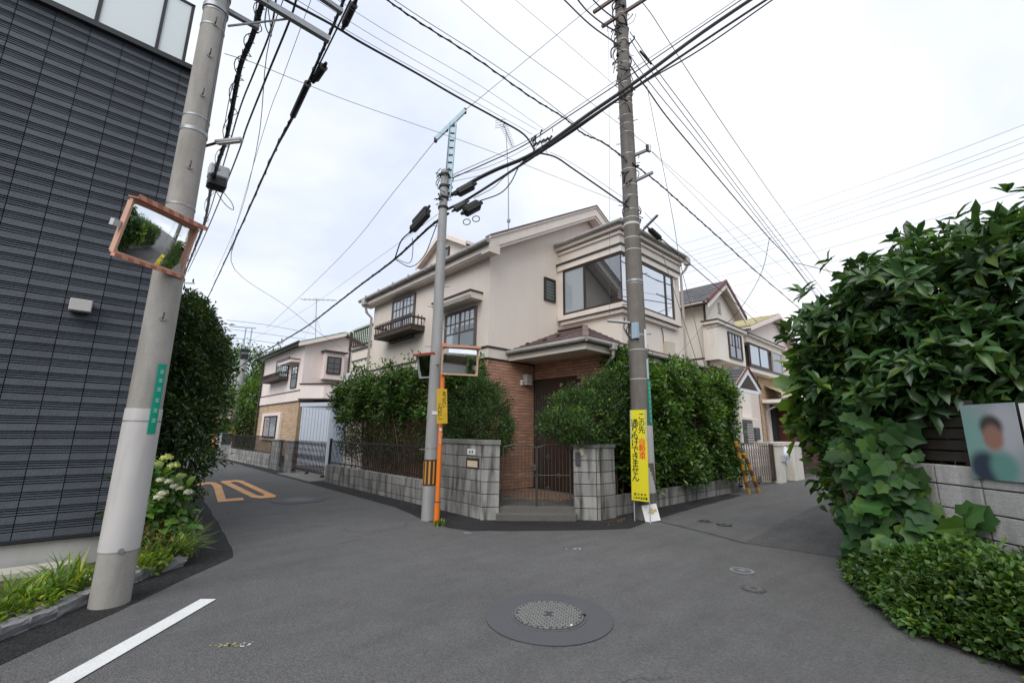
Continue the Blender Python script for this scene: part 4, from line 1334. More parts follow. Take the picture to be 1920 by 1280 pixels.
def gutter(par, pts, r=.05, m=GUTTER):
    return MB().tube(pts, r, 12).build('gutter', m, par, smooth=True)


gutter(ho, [(ex - .035, Y1 - .05, 3.235), (ex - .035, ey - .035, 3.235)], .05)
gutter(ho, [(ex - .035, ey - .037, 3.235), (XE + .4, ey - .037, 3.235)], .05)
for y in (5.6, 6.2, 6.8):
    MB().tube([(ex - .035, y - .02, 3.235), (ex - .035, y + .02, 3.235)], .056, 12).build('gutter_joint', GUTTER, ho)
MB().box(7.42, ey - .11, 3.12, 7.56, ey + .02, 3.27).build('rain_hopper', PIPE, ho, bevel=.012)
MB().tube([(7.49, ey - .05, 3.13), (7.49, ey - .04, 3.0), (7.52, ey + .1, 2.88), (7.54, 5.37, 2.8), (7.54, 5.37, 1.0)], .035, 12).build('downpipe', PIPE, ho, smooth=True)
# porch floor
pf = MB().prism([(6.2, 5.62, 0), (7.56, 5.1, 0), (7.58, Y1, 0), (X0, Y1, 0), (5.6, 6.6, 0)], (0, 0, .22)).build('porch_floor', STEPC, ho)
tile = shared('floor_tile', MB().box(0, 0, 0, .29, .29, .012), TILEF)
for i in range(5):
    for j in range(6):
        x, y = 6.14 + i * .295, 5.68 + j * .295
        if x + y < 12.0: continue
        if x + .28 > 7.57: continue
        piece('floor_tile', tile, pf, (x, y, .221))
# main roof
ov = .30
zt = lambda x: 5.80 + (x - X0) * sl0 + .1
ya, yb = Y1 - .30, YN + .35
def roofslab(x0, x1, z0, z1, y0, y1, th=.12):
    return MB().prism([(x0, y0, z0), (x1, y0, z1), (x1, y0, z1 + th), (x0, y0, z0 + th)], (0, y1 - y0, 0))
ze = 5.72 - ov * sl0 + .06
zr = RZ + .10
roofslab(X0 - ov, RX, ze, zr, ya, yb).build('roof_slope', ROOFT, ho)
roofslab(RX, XR + ov, zr, ze, ya, yb).build('roof_slope', ROOFT, ho)
# rake boards on the gable
b = MB()
for (xa, za, xb2, zb) in ((X0 - ov, ze, RX, zr), (RX, zr, XR + ov, ze)):
    b.prism([(xa, ya - .03, za - .16), (xb2, ya - .03, zb - .16), (xb2, ya - .03, zb + .07), (xa, ya - .03, za + .07)], (0, .03, 0))
b.build('rake_board', TRIMW, ho)
b = MB()
for (xa, za, xb2, zb) in ((X0 - ov, ze, RX, zr), (RX, zr, XR + ov, ze)):
    b.prism([(xa, ya + .0, za - .23), (xb2, ya + .0, zb - .23), (xb2, ya + .0, zb - .165), (xa, ya + .0, za - .165)], (0, .26, 0))
    b.prism([(xa, ya - .06, za + .075), (xb2, ya - .06, zb + .075), (xb2, ya - .06, zb + .125), (xa, ya - .06, za + .125)], (0, .06, 0))
b.build('rake_moulding', TRIMW, ho)
b = MB()
for (xa, za, xb2, zb) in ((X0 - ov, ze, RX, zr), (RX, zr, XR + ov, ze)):
    b.prism([(xa, ya - .075, za + .126), (xb2, ya - .075, zb + .126), (xb2, ya - .075, zb + .165), (xa, ya - .075, za + .165)], (0, .2, 0))
b.build('verge_cap', ROOFT, ho)
MB().box(X0 - ov + .02, ya + .02, 5.44, X0 - ov + .16, yb, 5.62).build('eave_fascia', TRIMW, ho)
MB().box(X0 - ov + .05, ya + .03, 5.41, X0, yb - .1, 5.44).build('eave_soffit', TRIMW, ho)
MB().box(X0 - ov + .01, ya - .028, 5.385, X0 + .015, ya + .018, 5.60).build('eave_return', TRIMW, ho)
gutter(ho, [(X0 - ov - .05, ya - .04, 5.63), (X0 - ov - .05, yb + .05, 5.63)], .06)
for y in np.arange(7.8, 13.5, .9):
    MB().box(X0 - ov - .12, y, 5.57, X0 - ov + .02, y + .02, 5.70).build('gutter_bracket', GUTTER, ho)
MB().box(X0 - .42, YN - .1, 5.42, X0 - .24, YN + .12, 5.62).build('rain_hopper', PIPE, ho, bevel=.015)
MB().tube([(X0 - .32, YN + .0, 5.42), (X0 - .25, YN + .02, 5.2), (X0 - .07, YN + .02, 5.05), (X0 - .07, YN + .02, 1.0)], .04, 12).build('downpipe', PIPE, ho, smooth=True)
# dormer on the lane slope
dy0, dym, dy1, dx0 = 10.0, 11.38, 12.75, 7.42
MB().prism([(dx0, dy0 + .15, 6.3), (dx0, dy1 - .15, 6.3), (dx0, dy1 - .15, 7.0), (dx0, dym, 7.68), (dx0, dy0 + .15, 7.0)], (1.6, 0, 0)).build('dormer_wall', TRIMW, ho)
b = MB()
for ys in (dy0 - .05, dy1 + .05):
    b.prism([(dx0 - .2, dym, 7.70), (dx0 - .2, ys, 6.93), (dx0 - .2, ys, 7.03), (dx0 - .2, dym, 7.82)], (2.2, 0, 0))
b.build('dormer_roof', TRIMW, ho)
b = MB()
for ys in (dy0 - .05, dy1 + .05):
    b.prism([(dx0 - .23, dym, 7.62), (dx0 - .23, ys, 6.85), (dx0 - .23, ys, 6.99), (dx0 - .23, dym, 7.78)], (.03, 0, 0))
b.build('dormer_barge', TRIMW, ho)
window(ho, 'x', dx0, dym - .3, dym + .3, 6.85, 7.25, 1)
# upper windows on the lane side
window(ho, 'x', X0, 10.70, 12.02, 4.0, 5.32, 2, FRAMEW, GLASSP, .055, .06, (3, 2, 4.72), CURTAIN)
window(ho, 'x', X0, 7.86, 9.12, 3.36, 4.34, 2, FRAMEW, GLASSP, .055, .06, (3, 2, 3.80), CURTAIN)
MB().prism([(X0, 7.68, 4.44), (X0 - .32, 7.68, 4.44), (X0 - .36, 7.68, 4.52), (X0 - .36, 7.68, 4.58), (X0, 7.68, 4.62)], (0, 1.58, 0)).build('window_hood', TRIMW, ho)
MB().box(X0 - .38, 7.66, 4.585, X0, 9.28, 4.625).build('hood_flashing', BROWN, ho)
# balconette
bx0, bx1, by0, by1, bz = 5.65, X0, 10.15, 12.25, 4.10
bl = MB().box(bx0, by0, bz, bx1, by1, bz + .13).box(bx0 - .01, by0 - .01, bz + .10, bx1 - .01, by1 + .01, bz + .15).build('balconette', WOODR, ho)
MB().box(bx0 + .02, by0 + .02, bz + .06, bx1, by1 - .02, bz + .135).build('deck', WOODR, bl)
MB().box(bx0 - .012, by0 - .012, 4.43, bx0 + .045, by1 + .012, 4.475).box(bx0 + .045, by0 - .012, 4.43, bx1, by0 + .045, 4.475).box(bx0 + .045, by1 - .045, 4.43, bx1, by1 + .012, 4.475).build('handrail', WOODR, bl)
bal = shared('baluster', MB().box(-.011, -.011, 0, .011, .011, 1), WOODR)
for k in range(21):
    piece('baluster', bal, bl, (bx0 + .015, by0 + .04 + k * (by1 - by0 - .08) / 20, bz + .15), 0, (1, 1, .282))
for k in range(1, 4):
    for y in (by0 + .015, by1 - .015):
        piece('baluster', bal, bl, (bx0 + .015 + k * .11, y, bz + .15), 0, (1, 1, .282))
# corner bay window on the wing, with layered cornice
def band(x_out, y_out, z0, z1, nm, m, x_in=None, y_end=None, xe=None):
    xe = xe or XE
    y_end = y_end or (Y1 - .0)
    return MB().box(XB - x_out, YB - y_out, z0, XB + .001, y_end, z1).box(XB + .001, YB - y_out, z0, xe, YB + .001, z1).build(nm, m, ho)
band(.10, .10, 6.13, 6.20, 'cornice_upper', TRIMW, xe=XE + .06)
band(.05, .05, 5.862, 6.13, 'cornice_frieze', TRIMW, xe=XE + .05)
band(.17, .17, 5.81, 5.855, 'cornice_drip', BROWN, xe=XE - .22, y_end=Y1 - .02)
band(.14, .14, 5.66, 5.81, 'window_head', TRIMW, xe=XE - .26, y_end=Y1 - .04)
band(.14, .14, 4.30, 4.42, 'window_sill', TRIMW, xe=XE - .30, y_end=Y1 - .05)
band(.10, .10, 4.19, 4.282, 'sill_drip', TRIMW, xe=XE - .36, y_end=Y1 - .1)
band(.155, .155, 4.283, 4.298, 'sill_line', BROWN, xe=XE - .28, y_end=Y1 - .04)
MB().box(XB - .18, YB - .18, 6.24, XE + .10, Y1 + .5, 6.34).build('wing_roof_edge', TRIMW, ho)
MB().prism([(XB - .16, YB - .16, 6.34), (XE + .10, YB - .16, 6.34), (XE + .10, Y1 + .5, 6.34), (XB - .16, Y1 + .5, 6.34)], (0, 0, .04)).build('wing_roof', ROOFT, ho)
gutter(ho, [(XB - .23, Y1 - .05, 6.37), (XB - .23, YB - .23, 6.37)], .052)
gutter(ho, [(XB - .23, YB - .232, 6.37), (XE + .12, YB - .232, 6.37)], .052)
# bay glass: lane side and street side, meeting at a glass corner
gx, gy = XB - .09, YB - .09
bw = MB()
bw.box(gx - .02, gy - .02, 4.42, gx + .05, Y1 - .2, 4.48).box(gx + .05, gy - .02, 4.42, XE - .55, gy + .05, 4.48)
bw.box(gx - .02, gy - .02, 5.60, gx + .05, Y1 - .2, 5.66).box(gx + .05, gy - .02, 5.60, XE - .55, gy + .05, 5.66)
bw.box(gx - .02, Y1 - .26, 4.48, gx + .05, Y1 - .2, 5.60)
bw.box(gx - .02, 6.52, 4.48, gx + .03, 6.57, 5.60)
bw.box(gx - .01, gy - .01, 4.48, gx + .012, gy + .012, 5.60)
bw.box(XE - .62, gy - .02, 4.48, XE - .55, gy + .05, 5.60)
bw.box(10.45, gy - .02, 4.48, 10.50, gy + .03, 5.60)
bwo = bw.build('bay_window', BROWN, ho)
MB().box(gx - .0, Y1 - .195, 4.425, XB, Y1 - .001, 5.655).build('bay_jamb', STUCCO, ho)
MB().box(XE - .545, gy, 4.425, XE - .43, YB, 5.655).build('bay_jamb', STUCCO, ho)
MB().box(gx + .05, gy + .05, 4.43, XE - .5, Y1 - .1, 4.47).build('bay_shelf', TRIMW, bwo)
GL_BAY = glassmat('bay_glass', (.025, .028, .032), clear=.45, refl=1.4, base=.12)
GL_ST = glassmat('coated_bay_glass', (.05, .055, .06), refl=1.6, base=.42)
MB().box(gx, 6.571, 4.481, gx + .008, Y1 - .261, 5.599).build('pane', GLASSP, bwo)
MB().box(gx, gy + .013, 4.481, gx + .008, 6.519, 5.599).build('pane', GL_BAY, bwo)
MB().box(gx + .013, gy, 4.481, 10.449, gy + .008, 5.599).build('pane', GL_ST, bwo)
MB().box(10.501, gy, 4.481, XE - .621, gy + .008, 5.599).build('pane', GL_ST, bwo)
MB().box(10.0, gy - .003, 4.96, XE - .62, gy - .001, 4.99).build('glazing_bar', BROWN, bwo)
# curtain behind the left pane: pleats
cu = MB()
yy = 6.6; k = 0
while yy < 7.15:
    cu.tube([(XB - .03 + .01 * (k % 2), yy, 4.49), (XB - .03 + .01 * (k % 2), yy + .004, 5.59)], .02, 6)
    yy += .037; k += 1
tag(cu.build('curtain', LACE, bwo), kind='stuff')
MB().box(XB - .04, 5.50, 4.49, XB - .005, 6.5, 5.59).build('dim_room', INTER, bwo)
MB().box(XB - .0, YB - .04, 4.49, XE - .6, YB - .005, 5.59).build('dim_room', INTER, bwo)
# small slot window
window(ho, 'y', Y1, 7.90, 8.32, 4.78, 5.40, 1, BROWN, GLASSC, .05, .05)
sw = MB()
for k in range(6):
    sw.box(7.95, Y1 - .03, 4.84 + k * .085, 8.27, Y1 - .008, 4.90 + k * .085)
sw.build('louvre_blade', mat('grey_green_blade', (.12, .15, .14), .3, .1, 5), ho)
# wing downpipe, boxes and cables
MB().box(XE + .0, YB - .32, 6.12, XE + .15, YB - .17, 6.34).build('rain_hopper', PIPE, ho, bevel=.015)
MB().tube([(XE + .08, YB - .25, 6.13), (XE + .07, YB - .18, 6.0), (XE + .03, YB - .06, 5.88), (XE + .03, YB - .06, 3.5)], .035, 12).build('downpipe', PIPE, ho, smooth=True)
mb_ = MB().box(10.36, YB - .14, 3.42, 10.74, YB, 3.80).build('meter_box', mat('aged_cream_box', (.55, .50, .40), .5, .06, 8, grime=.2), ho, bevel=.01)
MB().tube([(10.38, YB - .02, 3.5), (10.36, YB - .02, 4.0), (10.3, YB - .02, 4.15)], .012, 6).build('conduit', CABLE_G, ho)
MB().tube([(XB + .1, YB - .01, 4.1), (XB + .05, YB - .015, 3.85), (XB + .2, YB - .015, 3.7), (XB + .6, YB - .015, 3.62)], .012, 6).build('conduit', CABLE_G, ho, smooth=True)
# recessed rear wing with balcony, far end of the lane side
MB().box(6.62, YN, 0, 9.5, 16.1, 4.34).build('rear_wing', STUCCO, ho)
MB().box(6.58, YN + .001, 4.34, 9.5, 16.14, 4.42).build('rear_wing_coping', BROWN, ho)
MB().box(6.60, YN + .001, 3.95, 6.619, 16.1, 3.99).build('drip_line', BROWN, ho)
rr = MB().box(6.60, YN + .75, 5.10, 6.66, 16.12, 5.16).box(6.60, YN + .75, 4.50, 6.66, 16.12, 4.55).build('balcony_rail', WOODR, ho)
b2 = shared('baluster', MB().box(-.016, -.016, 0, .016, .016, 1), WOODR)
for k in range(15):
    piece('baluster', b2, rr, (6.63, YN + .79 + k * .162, 4.42 if k in (0, 14) else 4.55), 0, (1 if k not in (0, 14) else 2, 1 if k not in (0, 14) else 2, .74 if k in (0, 14) else .56))
# TV aerial
an = thing('tv_aerial', 'tall thin television aerial mast on the corner house roof', 'aerial', (7.0, 7.82, 6.3), 'roof aerials')
MB().tube([(7.0, 7.82, 6.3), (6.98, 7.84, 8.0), (6.92, 7.90, 9.45)], [.016, .014, .011], 8).build('mast', GALV, an)
MB().box(6.97, 7.79, 6.75, 7.03, 7.86, 6.83).build('mast_clamp', GALV, an)
e0, e1 = Vector((6.86, 7.95, 9.62)), Vector((7.05, 7.78, 8.95))
MB().tube([e0, e1], .009, 6).build('boom', CABLE_G, an)
for k in range(13):
    p = e0.lerp(e1, k / 12); l = .17 - .006 * k
    MB().tube([p + Vector((.6, -.5, .35)) * l * .8, p - Vector((.6, -.5, .35)) * l * .8], .007, 4).build('element', CABLE_G, an)
for k in range(4):
    p = e0 + Vector((-.06 + .0 * k, .05, -.1 + .075 * k)); MB().tube([p + Vector((.5, -.5, .1)) * .2, p - Vector((.5, -.5, .1)) * .2], .007, 4).build('reflector_rod', CABLE_G, an)
MB().tube([(7.0, 7.82, 6.4), (6.85, 7.5, 5.9)], .006, 5).build('stay_wire', CABLE_G, an)

# ------------------------------------------------------------------ walls, gate, fence of the corner house
tops5 = [.004, .21, .415, .62, .825, 1.03, 1.235]
tops5 = tops5[1:]
gw = thing('block_wall', 'tall weathered grey block wall with coping and nameplate left of the iron gate', 'wall', (5.07, 6.2, 0), 'grey concrete block walls')
blockwall(gw, (5.065, 6.22), (5.065, 7.45), tops5, .13, coping=(.085, .02), phase=.1)
blockwall(gw, (5.0, 6.20), (5.245, 5.99), tops5, .13, coping=(.085, .02))
MB().box(4.985, 6.385, 1.055, 4.999, 6.60, 1.155).build('number_plate', WHITEP, gw)
text_mesh(gw, '614', (4.983, 6.49, 1.145), (0, -1, 0), (0, 0, 1), .085, BLACKP, offset=.001)
mbx = MB().box(4.982, 6.26, .83, 4.999, 6.62, 1.0).build('letter_slot', BROWN, gw)
MB().box(4.976, 6.29, .845, 4.981, 6.58, .955).build('slot_flap', CREAMP, mbx)
lw = thing('block_wall', 'long low block wall under the barred fence beside the left lane', 'wall', (5.07, 10, 0), 'grey concrete block walls')
blockwall(lw, (5.07, 7.46), (5.07, 13.38), [.10, .30, .49], .13, phase=.25)
lf = thing('bar_fence', 'black upright bar fence on the low block wall in front of the left hedge', 'fence', (5.08, 10, .49), 'black bar fences')
barfence(lf, (5.08, 7.5), (5.08, 13.35), .50, 1.17, .095, .007, IRONB)
MB().box(5.05, 13.3, .49, 5.11, 13.36, 1.22).build('post', IRONB, lf)
rw = thing('block_wall', 'tall grey block wall with intercom right of the iron gate', 'wall', (6.6, 5.0, 0), 'grey concrete block walls')
tr = [.19, .39, .59, .79, .99, 1.2]
blockwall(rw, (6.27, 5.20), (6.60, 4.87), tr, .13, coping=(.07, .015))
blockwall(rw, (6.615, 4.90), (7.02, 4.90), tr, .13, coping=(.07, .015))
dch = Vector((.33, -.33, 0)).normalized(); nch = Vector((-.707, -.707, 0))
cI = Vector((6.37, 5.10, 1.14)) + nch * .075
MB().obox(cI, dch * .035, nch * .012, Vector((0, 0, .065))).build('intercom', CREAMP, rw, bevel=.004)
MB().obox(Vector((6.325, 5.145, 1.02)) + nch * .08, dch * .045, nch * .02, Vector((0, 0, .11))).build('post_box', mat('dark_grey_metal', (.07, .07, .07), .5, .1, 10), rw)
rl = thing('block_wall', 'low block wall hidden under the tall right hedge', 'wall', (9.5, 4.98, 0), 'grey concrete block walls')
blockwall(rl, (7.05, 4.98), (12.55, 4.98), [.15, .35], .12)
# gate step
gs = thing('gate_step', 'rough pebbled concrete step below the iron gate', 'step', (5.8, 5.6, 0))
MB().prism([(5.16, 5.97, 0), (5.10, 5.90, 0), (6.14, 5.03, 0), (6.3, 5.15, 0), (6.4, 5.3, 0), (5.6, 6.4, 0), (5.3, 6.2, 0)], (0, 0, .12)).build('step', STEPC, gs, bevel=.01)
MB().prism([(5.2, 6.02, .12), (6.3, 5.14, .12), (6.7, 5.4, .12), (6.1, 6.6, .12), (5.4, 6.8, .12)], (0, 0, .09)).build('landing', STEPC, gs)
# iron gate
ga = thing('iron_gate', 'double leaf wrought iron gate between the two block walls', 'gate', (5.78, 5.58, .12))
G0, G1 = Vector((5.285, 5.985, 0)), Vector((6.235, 5.215, 0))
gd = (G1 - G0).normalized(); GL_ = (G1 - G0).length
def gate_leaf(a, b, zb, zt, arch, lab):
    """one leaf between distances a..b along the gate line"""
    lf_ = MB()
    P_ = lambda s, z: G0 + gd * s + Vector((0, 0, z))
    lf_.tube([P_(a, zb), P_(a, zt)], .013, 8).tube([P_(b, zb), P_(b, zt)], .013, 8)
    lf_.tube([P_(a, zb + .03), P_(b, zb + .03)], .009, 6).tube([P_(a, zb + .55), P_(b, zb + .55)], .007, 6).tube([P_(a, zb + .16), P_(b, zb + .16)], .006, 6)
    arc = [P_(a + (b - a) * k / 10, zt + arch * sin(pi * k / 10)) for k in range(11)]
    lf_.tube(arc, .010, 6)
    o = lf_.build(lab, IRON, ga, smooth=True)
    n = 9
    for k in range(1, n):
        s = a + (b - a) * k / n
        tube_obj('bar', [P_(s, zb + .04), P_(s, zt + arch * sin(pi * k / n))], .0055, IRON, o, 6)
    for (s, z) in ((.33, .33), (.66, .55), (.33, .86), (.66, .2)):
        c = P_(a + (b - a) * s, zb + z)
        tube_obj('rosette', [c + gd * .03 * cos(t) + Vector((0, 0, .03 * sin(t))) for t in np.linspace(0, 2 * pi, 9)], .005, IRON, o, 5)
    for k in range(7):
        c = P_(a + (b - a) * (k + .5) / 7, zb + .10)
        tube_obj('scroll', [c + gd * .028 * cos(t) + Vector((0, 0, .045 * sin(t))) for t in np.linspace(0, pi, 6)], .004, IRON, o, 4)
gate_leaf(.02, GL_ * .5 - .01, .18, 1.20, .06, 'gate_leaf')
gate_leaf(GL_ * .5 + .01, GL_ - .02, .18, 1.20, .06, 'gate_leaf')
c = G0 + gd * (GL_ * .5) + Vector((0, 0, .86))
MB().obox(c + gd * -.05 + Vector((-.02, -.02, 0)), gd * .035, Vector((-.02, -.025, 0)), Vector((0, 0, .05))).obox(c + gd * -.10 + Vector((-.06, -.07, .03)), gd * .06, Vector((-.006, -.006, 0)), Vector((0, 0, .008))).build('gate_latch', IRON, ga, bevel=.004)

# ================================================================== SLIM POLE in front of the wall
PCX, PCY = 4.30, 6.72
pc = thing('utility_pole', 'slim pale utility pole with striped band and blue-grey steel top', 'utility pole', (PCX, PCY, 0), 'utility poles')
rC = lambda z: .118 - .0065 * z
MB().tube([(PCX, PCY, -.05 + 6.55 * k / 6) for k in range(7)], [rC(6.55 * k / 6) for k in range(7)], 36).build('shaft', CONC_L, pc, smooth=True)
MB().tube([(PCX, PCY, .56), (PCX, PCY, .985)], [rC(.56) + .004, rC(.98) + .004], 36).build('striped_band', mat('band_brown', (.06, .028, .018), .6, .05, 10), pc, smooth=True)
sb = MB()
for k in range(10):
    a0 = 2 * pi * k / 10 + .1
    for q in range(2):
        t0, t1 = a0 + q * .13, a0 + (q + 1) * .13
        sb._hex([Vector((PCX + cos(t) * (rC(.77) + ro), PCY + sin(t) * (rC(.77) + ro), z)) for z in (.585, .96) for t, ro in ((t0, .0075), (t1, .0075), (t1, .004), (t0, .004))])
sb.build('band_stripes', mat('band_amber', (.55, .27, .05), .5, .05, 8), pc)
tcC = atan2(-PCY, -PCX)
for k, z in enumerate((1.15, 2.6, 2.95, 3.3, 3.7, 4.1, 4.5, 4.95, 5.3)):
    a = tcC + (1.35 if k % 2 else -1.35)
    c = Vector((PCX + cos(a) * rC(z), PCY + sin(a) * rC(z), z)); dr = Vector((cos(a), sin(a), 0))
    MB().tube([c, c + dr * .10], .007, 6).build('step_bolt', GALV, pc)
a = tcC + .25
c = Vector((PCX + cos(a) * (rC(1.77) + .003), PCY + sin(a) * (rC(1.77) + .003), 1.77)); dr = Vector((cos(a), sin(a), 0)); ds_ = Vector((-sin(a), cos(a), 0))
MB().obox(c, ds_ * .05, dr * .003, Vector((0, 0, .03))).build('small_label', WHITEP, pc)
ring(pc, PCX, PCY, 1.17, rC(1.17) + .004, .012, GALV)
ring(pc, PCX, PCY, 5.0, rC(5) + .003, .03, CONC_L)
# steel extension
stx = MB()
p0_, p1_ = Vector((4.36, 6.69, 5.95)), Vector((4.40, 6.66, 7.6))
stx.beam(p0_ + Vector((.05, -.04, 0)), p1_ + Vector((.05, -.04, 0)), .012, .10, (0.68, .73, 0)).beam(p0_ + Vector((-.05, .04, 0)), p1_ + Vector((-.05, .04, 0)), .012, .10, (0.68, .73, 0)).beam(p0_ + Vector((.035, .04, 0)), p1_ + Vector((.035, .04, 0)), .10, .006, (0.68, .73, 0))
stx.build('steel_extension', BLUEST, pc)
for k in range(9):
    p = p0_.lerp(p1_, .1 + k * .1)
    MB().obox(p + Vector((-.0, -.005, 0)), Vector((.042, -.035, 0)), Vector((.004, .004, 0)), Vector((0, 0, .062))).build('lacing_plate', BLUEST, pc)
MB().beam((4.13, 6.85, 7.19), (4.60, 6.545, 7.93), .07, .07).build('steel_arm', BLUEST, pc)
for p in ((4.13, 6.85, 7.19), (4.60, 6.545, 7.93), (4.3, 6.74, 7.46)):
    MB().tube([Vector(p) - Vector((.0, 0, .06)), Vector(p) + Vector((0, 0, .04))], .035, 10).build('insulator', RUBBER, pc)
hw = MB()
rngl = random.Random(4)
for k in range(26):
    a = rngl.uniform(0, 6.28); z = rngl.uniform(5.75, 6.5)
    p = Vector((PCX + cos(a) * rngl.uniform(.08, .2), PCY + sin(a) * rngl.uniform(.08, .2), z))
    q = Vector((PCX + cos(a + 1.2) * .1, PCY + sin(a + 1.2) * .1, z + rngl.uniform(-.12, .12)))
    hw.tube(smoothpts([p, (p + q) / 2 + Vector((cos(a) * .06, sin(a) * .06, 0)), q], 3), .008, 5)
for z in (5.7, 5.9, 6.15, 6.4):
    hw.tube([(PCX, PCY, z - .02), (PCX, PCY, z + .02)], .1, 20)
tag(hw.build('clamps_and_ties', RUBBER, pc), kind='stuff')


def closure(lab, a, b, w_, h_, m=RUBBER):
    t = thing('cable_closure', lab, 'cable closure', tuple((Vector(a) + Vector(b)) / 2), 'black cable closures')
    a, b = Vector(a), Vector(b); d = (b - a).normalized()
    MB().beam(a, b, w_, h_).build('case', m, t, bevel=min(w_, h_) * .22)
    s = d.cross(Vector((0, 0, 1))).normalized(); u = s.cross(d)
    MB().obox((a + b) / 2 + u * h_ * .02, d * ((b - a).length / 2 + .006), s * (w_ / 2 + .006), u * h_ * .05).build('seam_flange', m, t)
    MB().tube([a - d * .07, a + d * .01], [h_ * .14, h_ * .26], 10).build('cable_boot', m, t)
    MB().tube([b - d * .01, b + d * .07], [h_ * .26, h_ * .14], 10).build('cable_boot', m, t)
    return t
closure('upper black cable closure right of the slim pole', (4.50, 6.55, 6.02), (4.72, 6.32, 6.20), .15, .16)
closure('small grey-black closure just below the upper one at the slim pole', (4.46, 6.56, 5.66), (4.60, 6.38, 5.80), .11, .12, mat('charcoal_plastic', (.035, .035, .038), .5, .05, 8))
closure('fat rounded black closure lowest on the right of the slim pole', (4.54, 6.36, 5.56), (4.80, 6.22, 5.78), .19, .19)
closure('long ribbed closure nearest the slim pole on its left', (4.20, 7.12, 5.82), (4.06, 7.38, 5.52), .13, .14)
closure('long ribbed closure outermost on the left of the slim pole', (4.17, 7.05, 5.68), (4.0, 7.35, 5.35), .14, .15)
cc = thing('cable_coil', 'small figure-eight cable coil hanging under the closures', 'cable coil', (4.7, 6.33, 5.45))
cp = Vector((4.70, 6.33, 5.44))
for k, o_ in enumerate((-.09, .09)):
    tube_obj('loop', [cp + Vector((.7, -.7, .35)) * o_ + Vector((.05 * cos(t), -.05 * cos(t), .06 * sin(t))) for t in np.linspace(0, 2 * pi, 12)], .009, RUBBER, cc, 6)

# ================================================================== ORANGE MIRROR POST
mp = thing('mirror_post', 'orange steel post carrying two traffic mirrors beside the slim pole', 'post', (4.19, 6.30, 0))
MB().tube([(4.19, 6.30, -.02), (4.19, 6.31, 2.95)], .038, 20).build('tube', ORANGE, mp, smooth=True)
MB().tube([(4.19, 6.30, 0), (4.19, 6.30, .34)], .046, 20).build('base_sleeve', ORANGE, mp, smooth=True)
MB().tube([(4.19, 6.30, .34), (4.19, 6.30, .36)], .05, 20).build('base_collar', RUSTY, mp)
a = atan2(-6.3, -4.19)
dr = Vector((cos(a), sin(a), 0)); ds_ = Vector((-sin(a), cos(a), 0))
MB().obox(Vector((4.19, 6.30, 1.49)) + dr * .038, ds_ * .02, dr * .002, Vector((0, 0, .025))).build('white_label', WHITEP, mp)
text_mesh(mp, '国\n分\n寺\n市', Vector((4.19, 6.30, 1.43)) + dr * .0405, ds_ * 1, (0, 0, 1), .052, mat('faint_white_print', (.75, .5, .4), .5, 0), line=.9)
n2 = (-.43, -.87, -.15)
tm2, c_, r_, u_, n_ = mirror('traffic_mirror', 'mirror with faded peach frame facing the viewer above the orange post', (4.385, 6.09, 2.63), n2, .63, .47, 0, ORANGE_S, mat('plain_salmon_hood', (.60, .33, .22), .5, .08, 8), True)
MB().tube([c_ - n_ * .08 - u_ * .1, Vector((4.2, 6.3, 2.5))], .016, 8).tube([c_ - n_ * .08 + u_ * .1, Vector((4.2, 6.3, 2.8))], .016, 8).build('bracket', GALV, tm2)
n3 = (-.90, -.25, -.25)
tm3, c_, r_, u_, n_ = mirror('traffic_mirror', 'mirror seen edge-on with red hood left of the slim pole', (4.28, 6.93, 2.62), n3, .5, .42, 0, mat('weathered_grey_back', (.4, .42, .42), .5, .1, 9), mat('red_hood', (.42, .08, .05), .5, .1, 8), True)
MB().tube([c_ - n_ * .08, Vector((4.19, 6.31, 2.6))], .016, 8).build('bracket', GALV, tm3)
# yellow warning board on the post
ws = thing('warning_sign', 'small aged yellow sign あぶない とびだし on the orange post', 'sign', (4.13, 6.15, 1.87), 'yellow warning signs')
cS = Vector((4.125, 6.19, 1.865)); nS = Vector((-.22, -.97, .03)).normalized(); rS = Vector((0, 0, 1)).cross(nS).normalized(); uS = nS.cross(rS)
rS, uS = rS * cos(.05) + uS * sin(.05), uS * cos(.05) - rS * sin(.05)
MB().obox(cS, rS * .092, nS * .004, uS * .285).build('board', YEL_OLD, ws, bevel=.003)
text_mesh(ws, 'あ\nぶ\nな\nい', cS + nS * .0045 + rS * .040 + uS * .245, rS, uS, .086, BLACKP, line=.76, offset=.0006)
text_mesh(ws, 'と\nび\nだ\nし', cS + nS * .0045 - rS * .040 + uS * .05, rS, uS, .086, BLACKP, line=.76, offset=.0006)
wd_ = leaves('weed', np.array([[4.2, 6.2, .0]] * 40) + RNG.normal(size=(40, 3)) * [.05, .05, 0], np.array([[0, 0, 1.]] * 40), .1, .02, leafmat('weed_leaf', (.07, .13, .02), (.12, .2, .04)), None, 'blade', .6, .1)
tag(wd_, 'small green weed tuft at the foot of the orange post', 'weed')

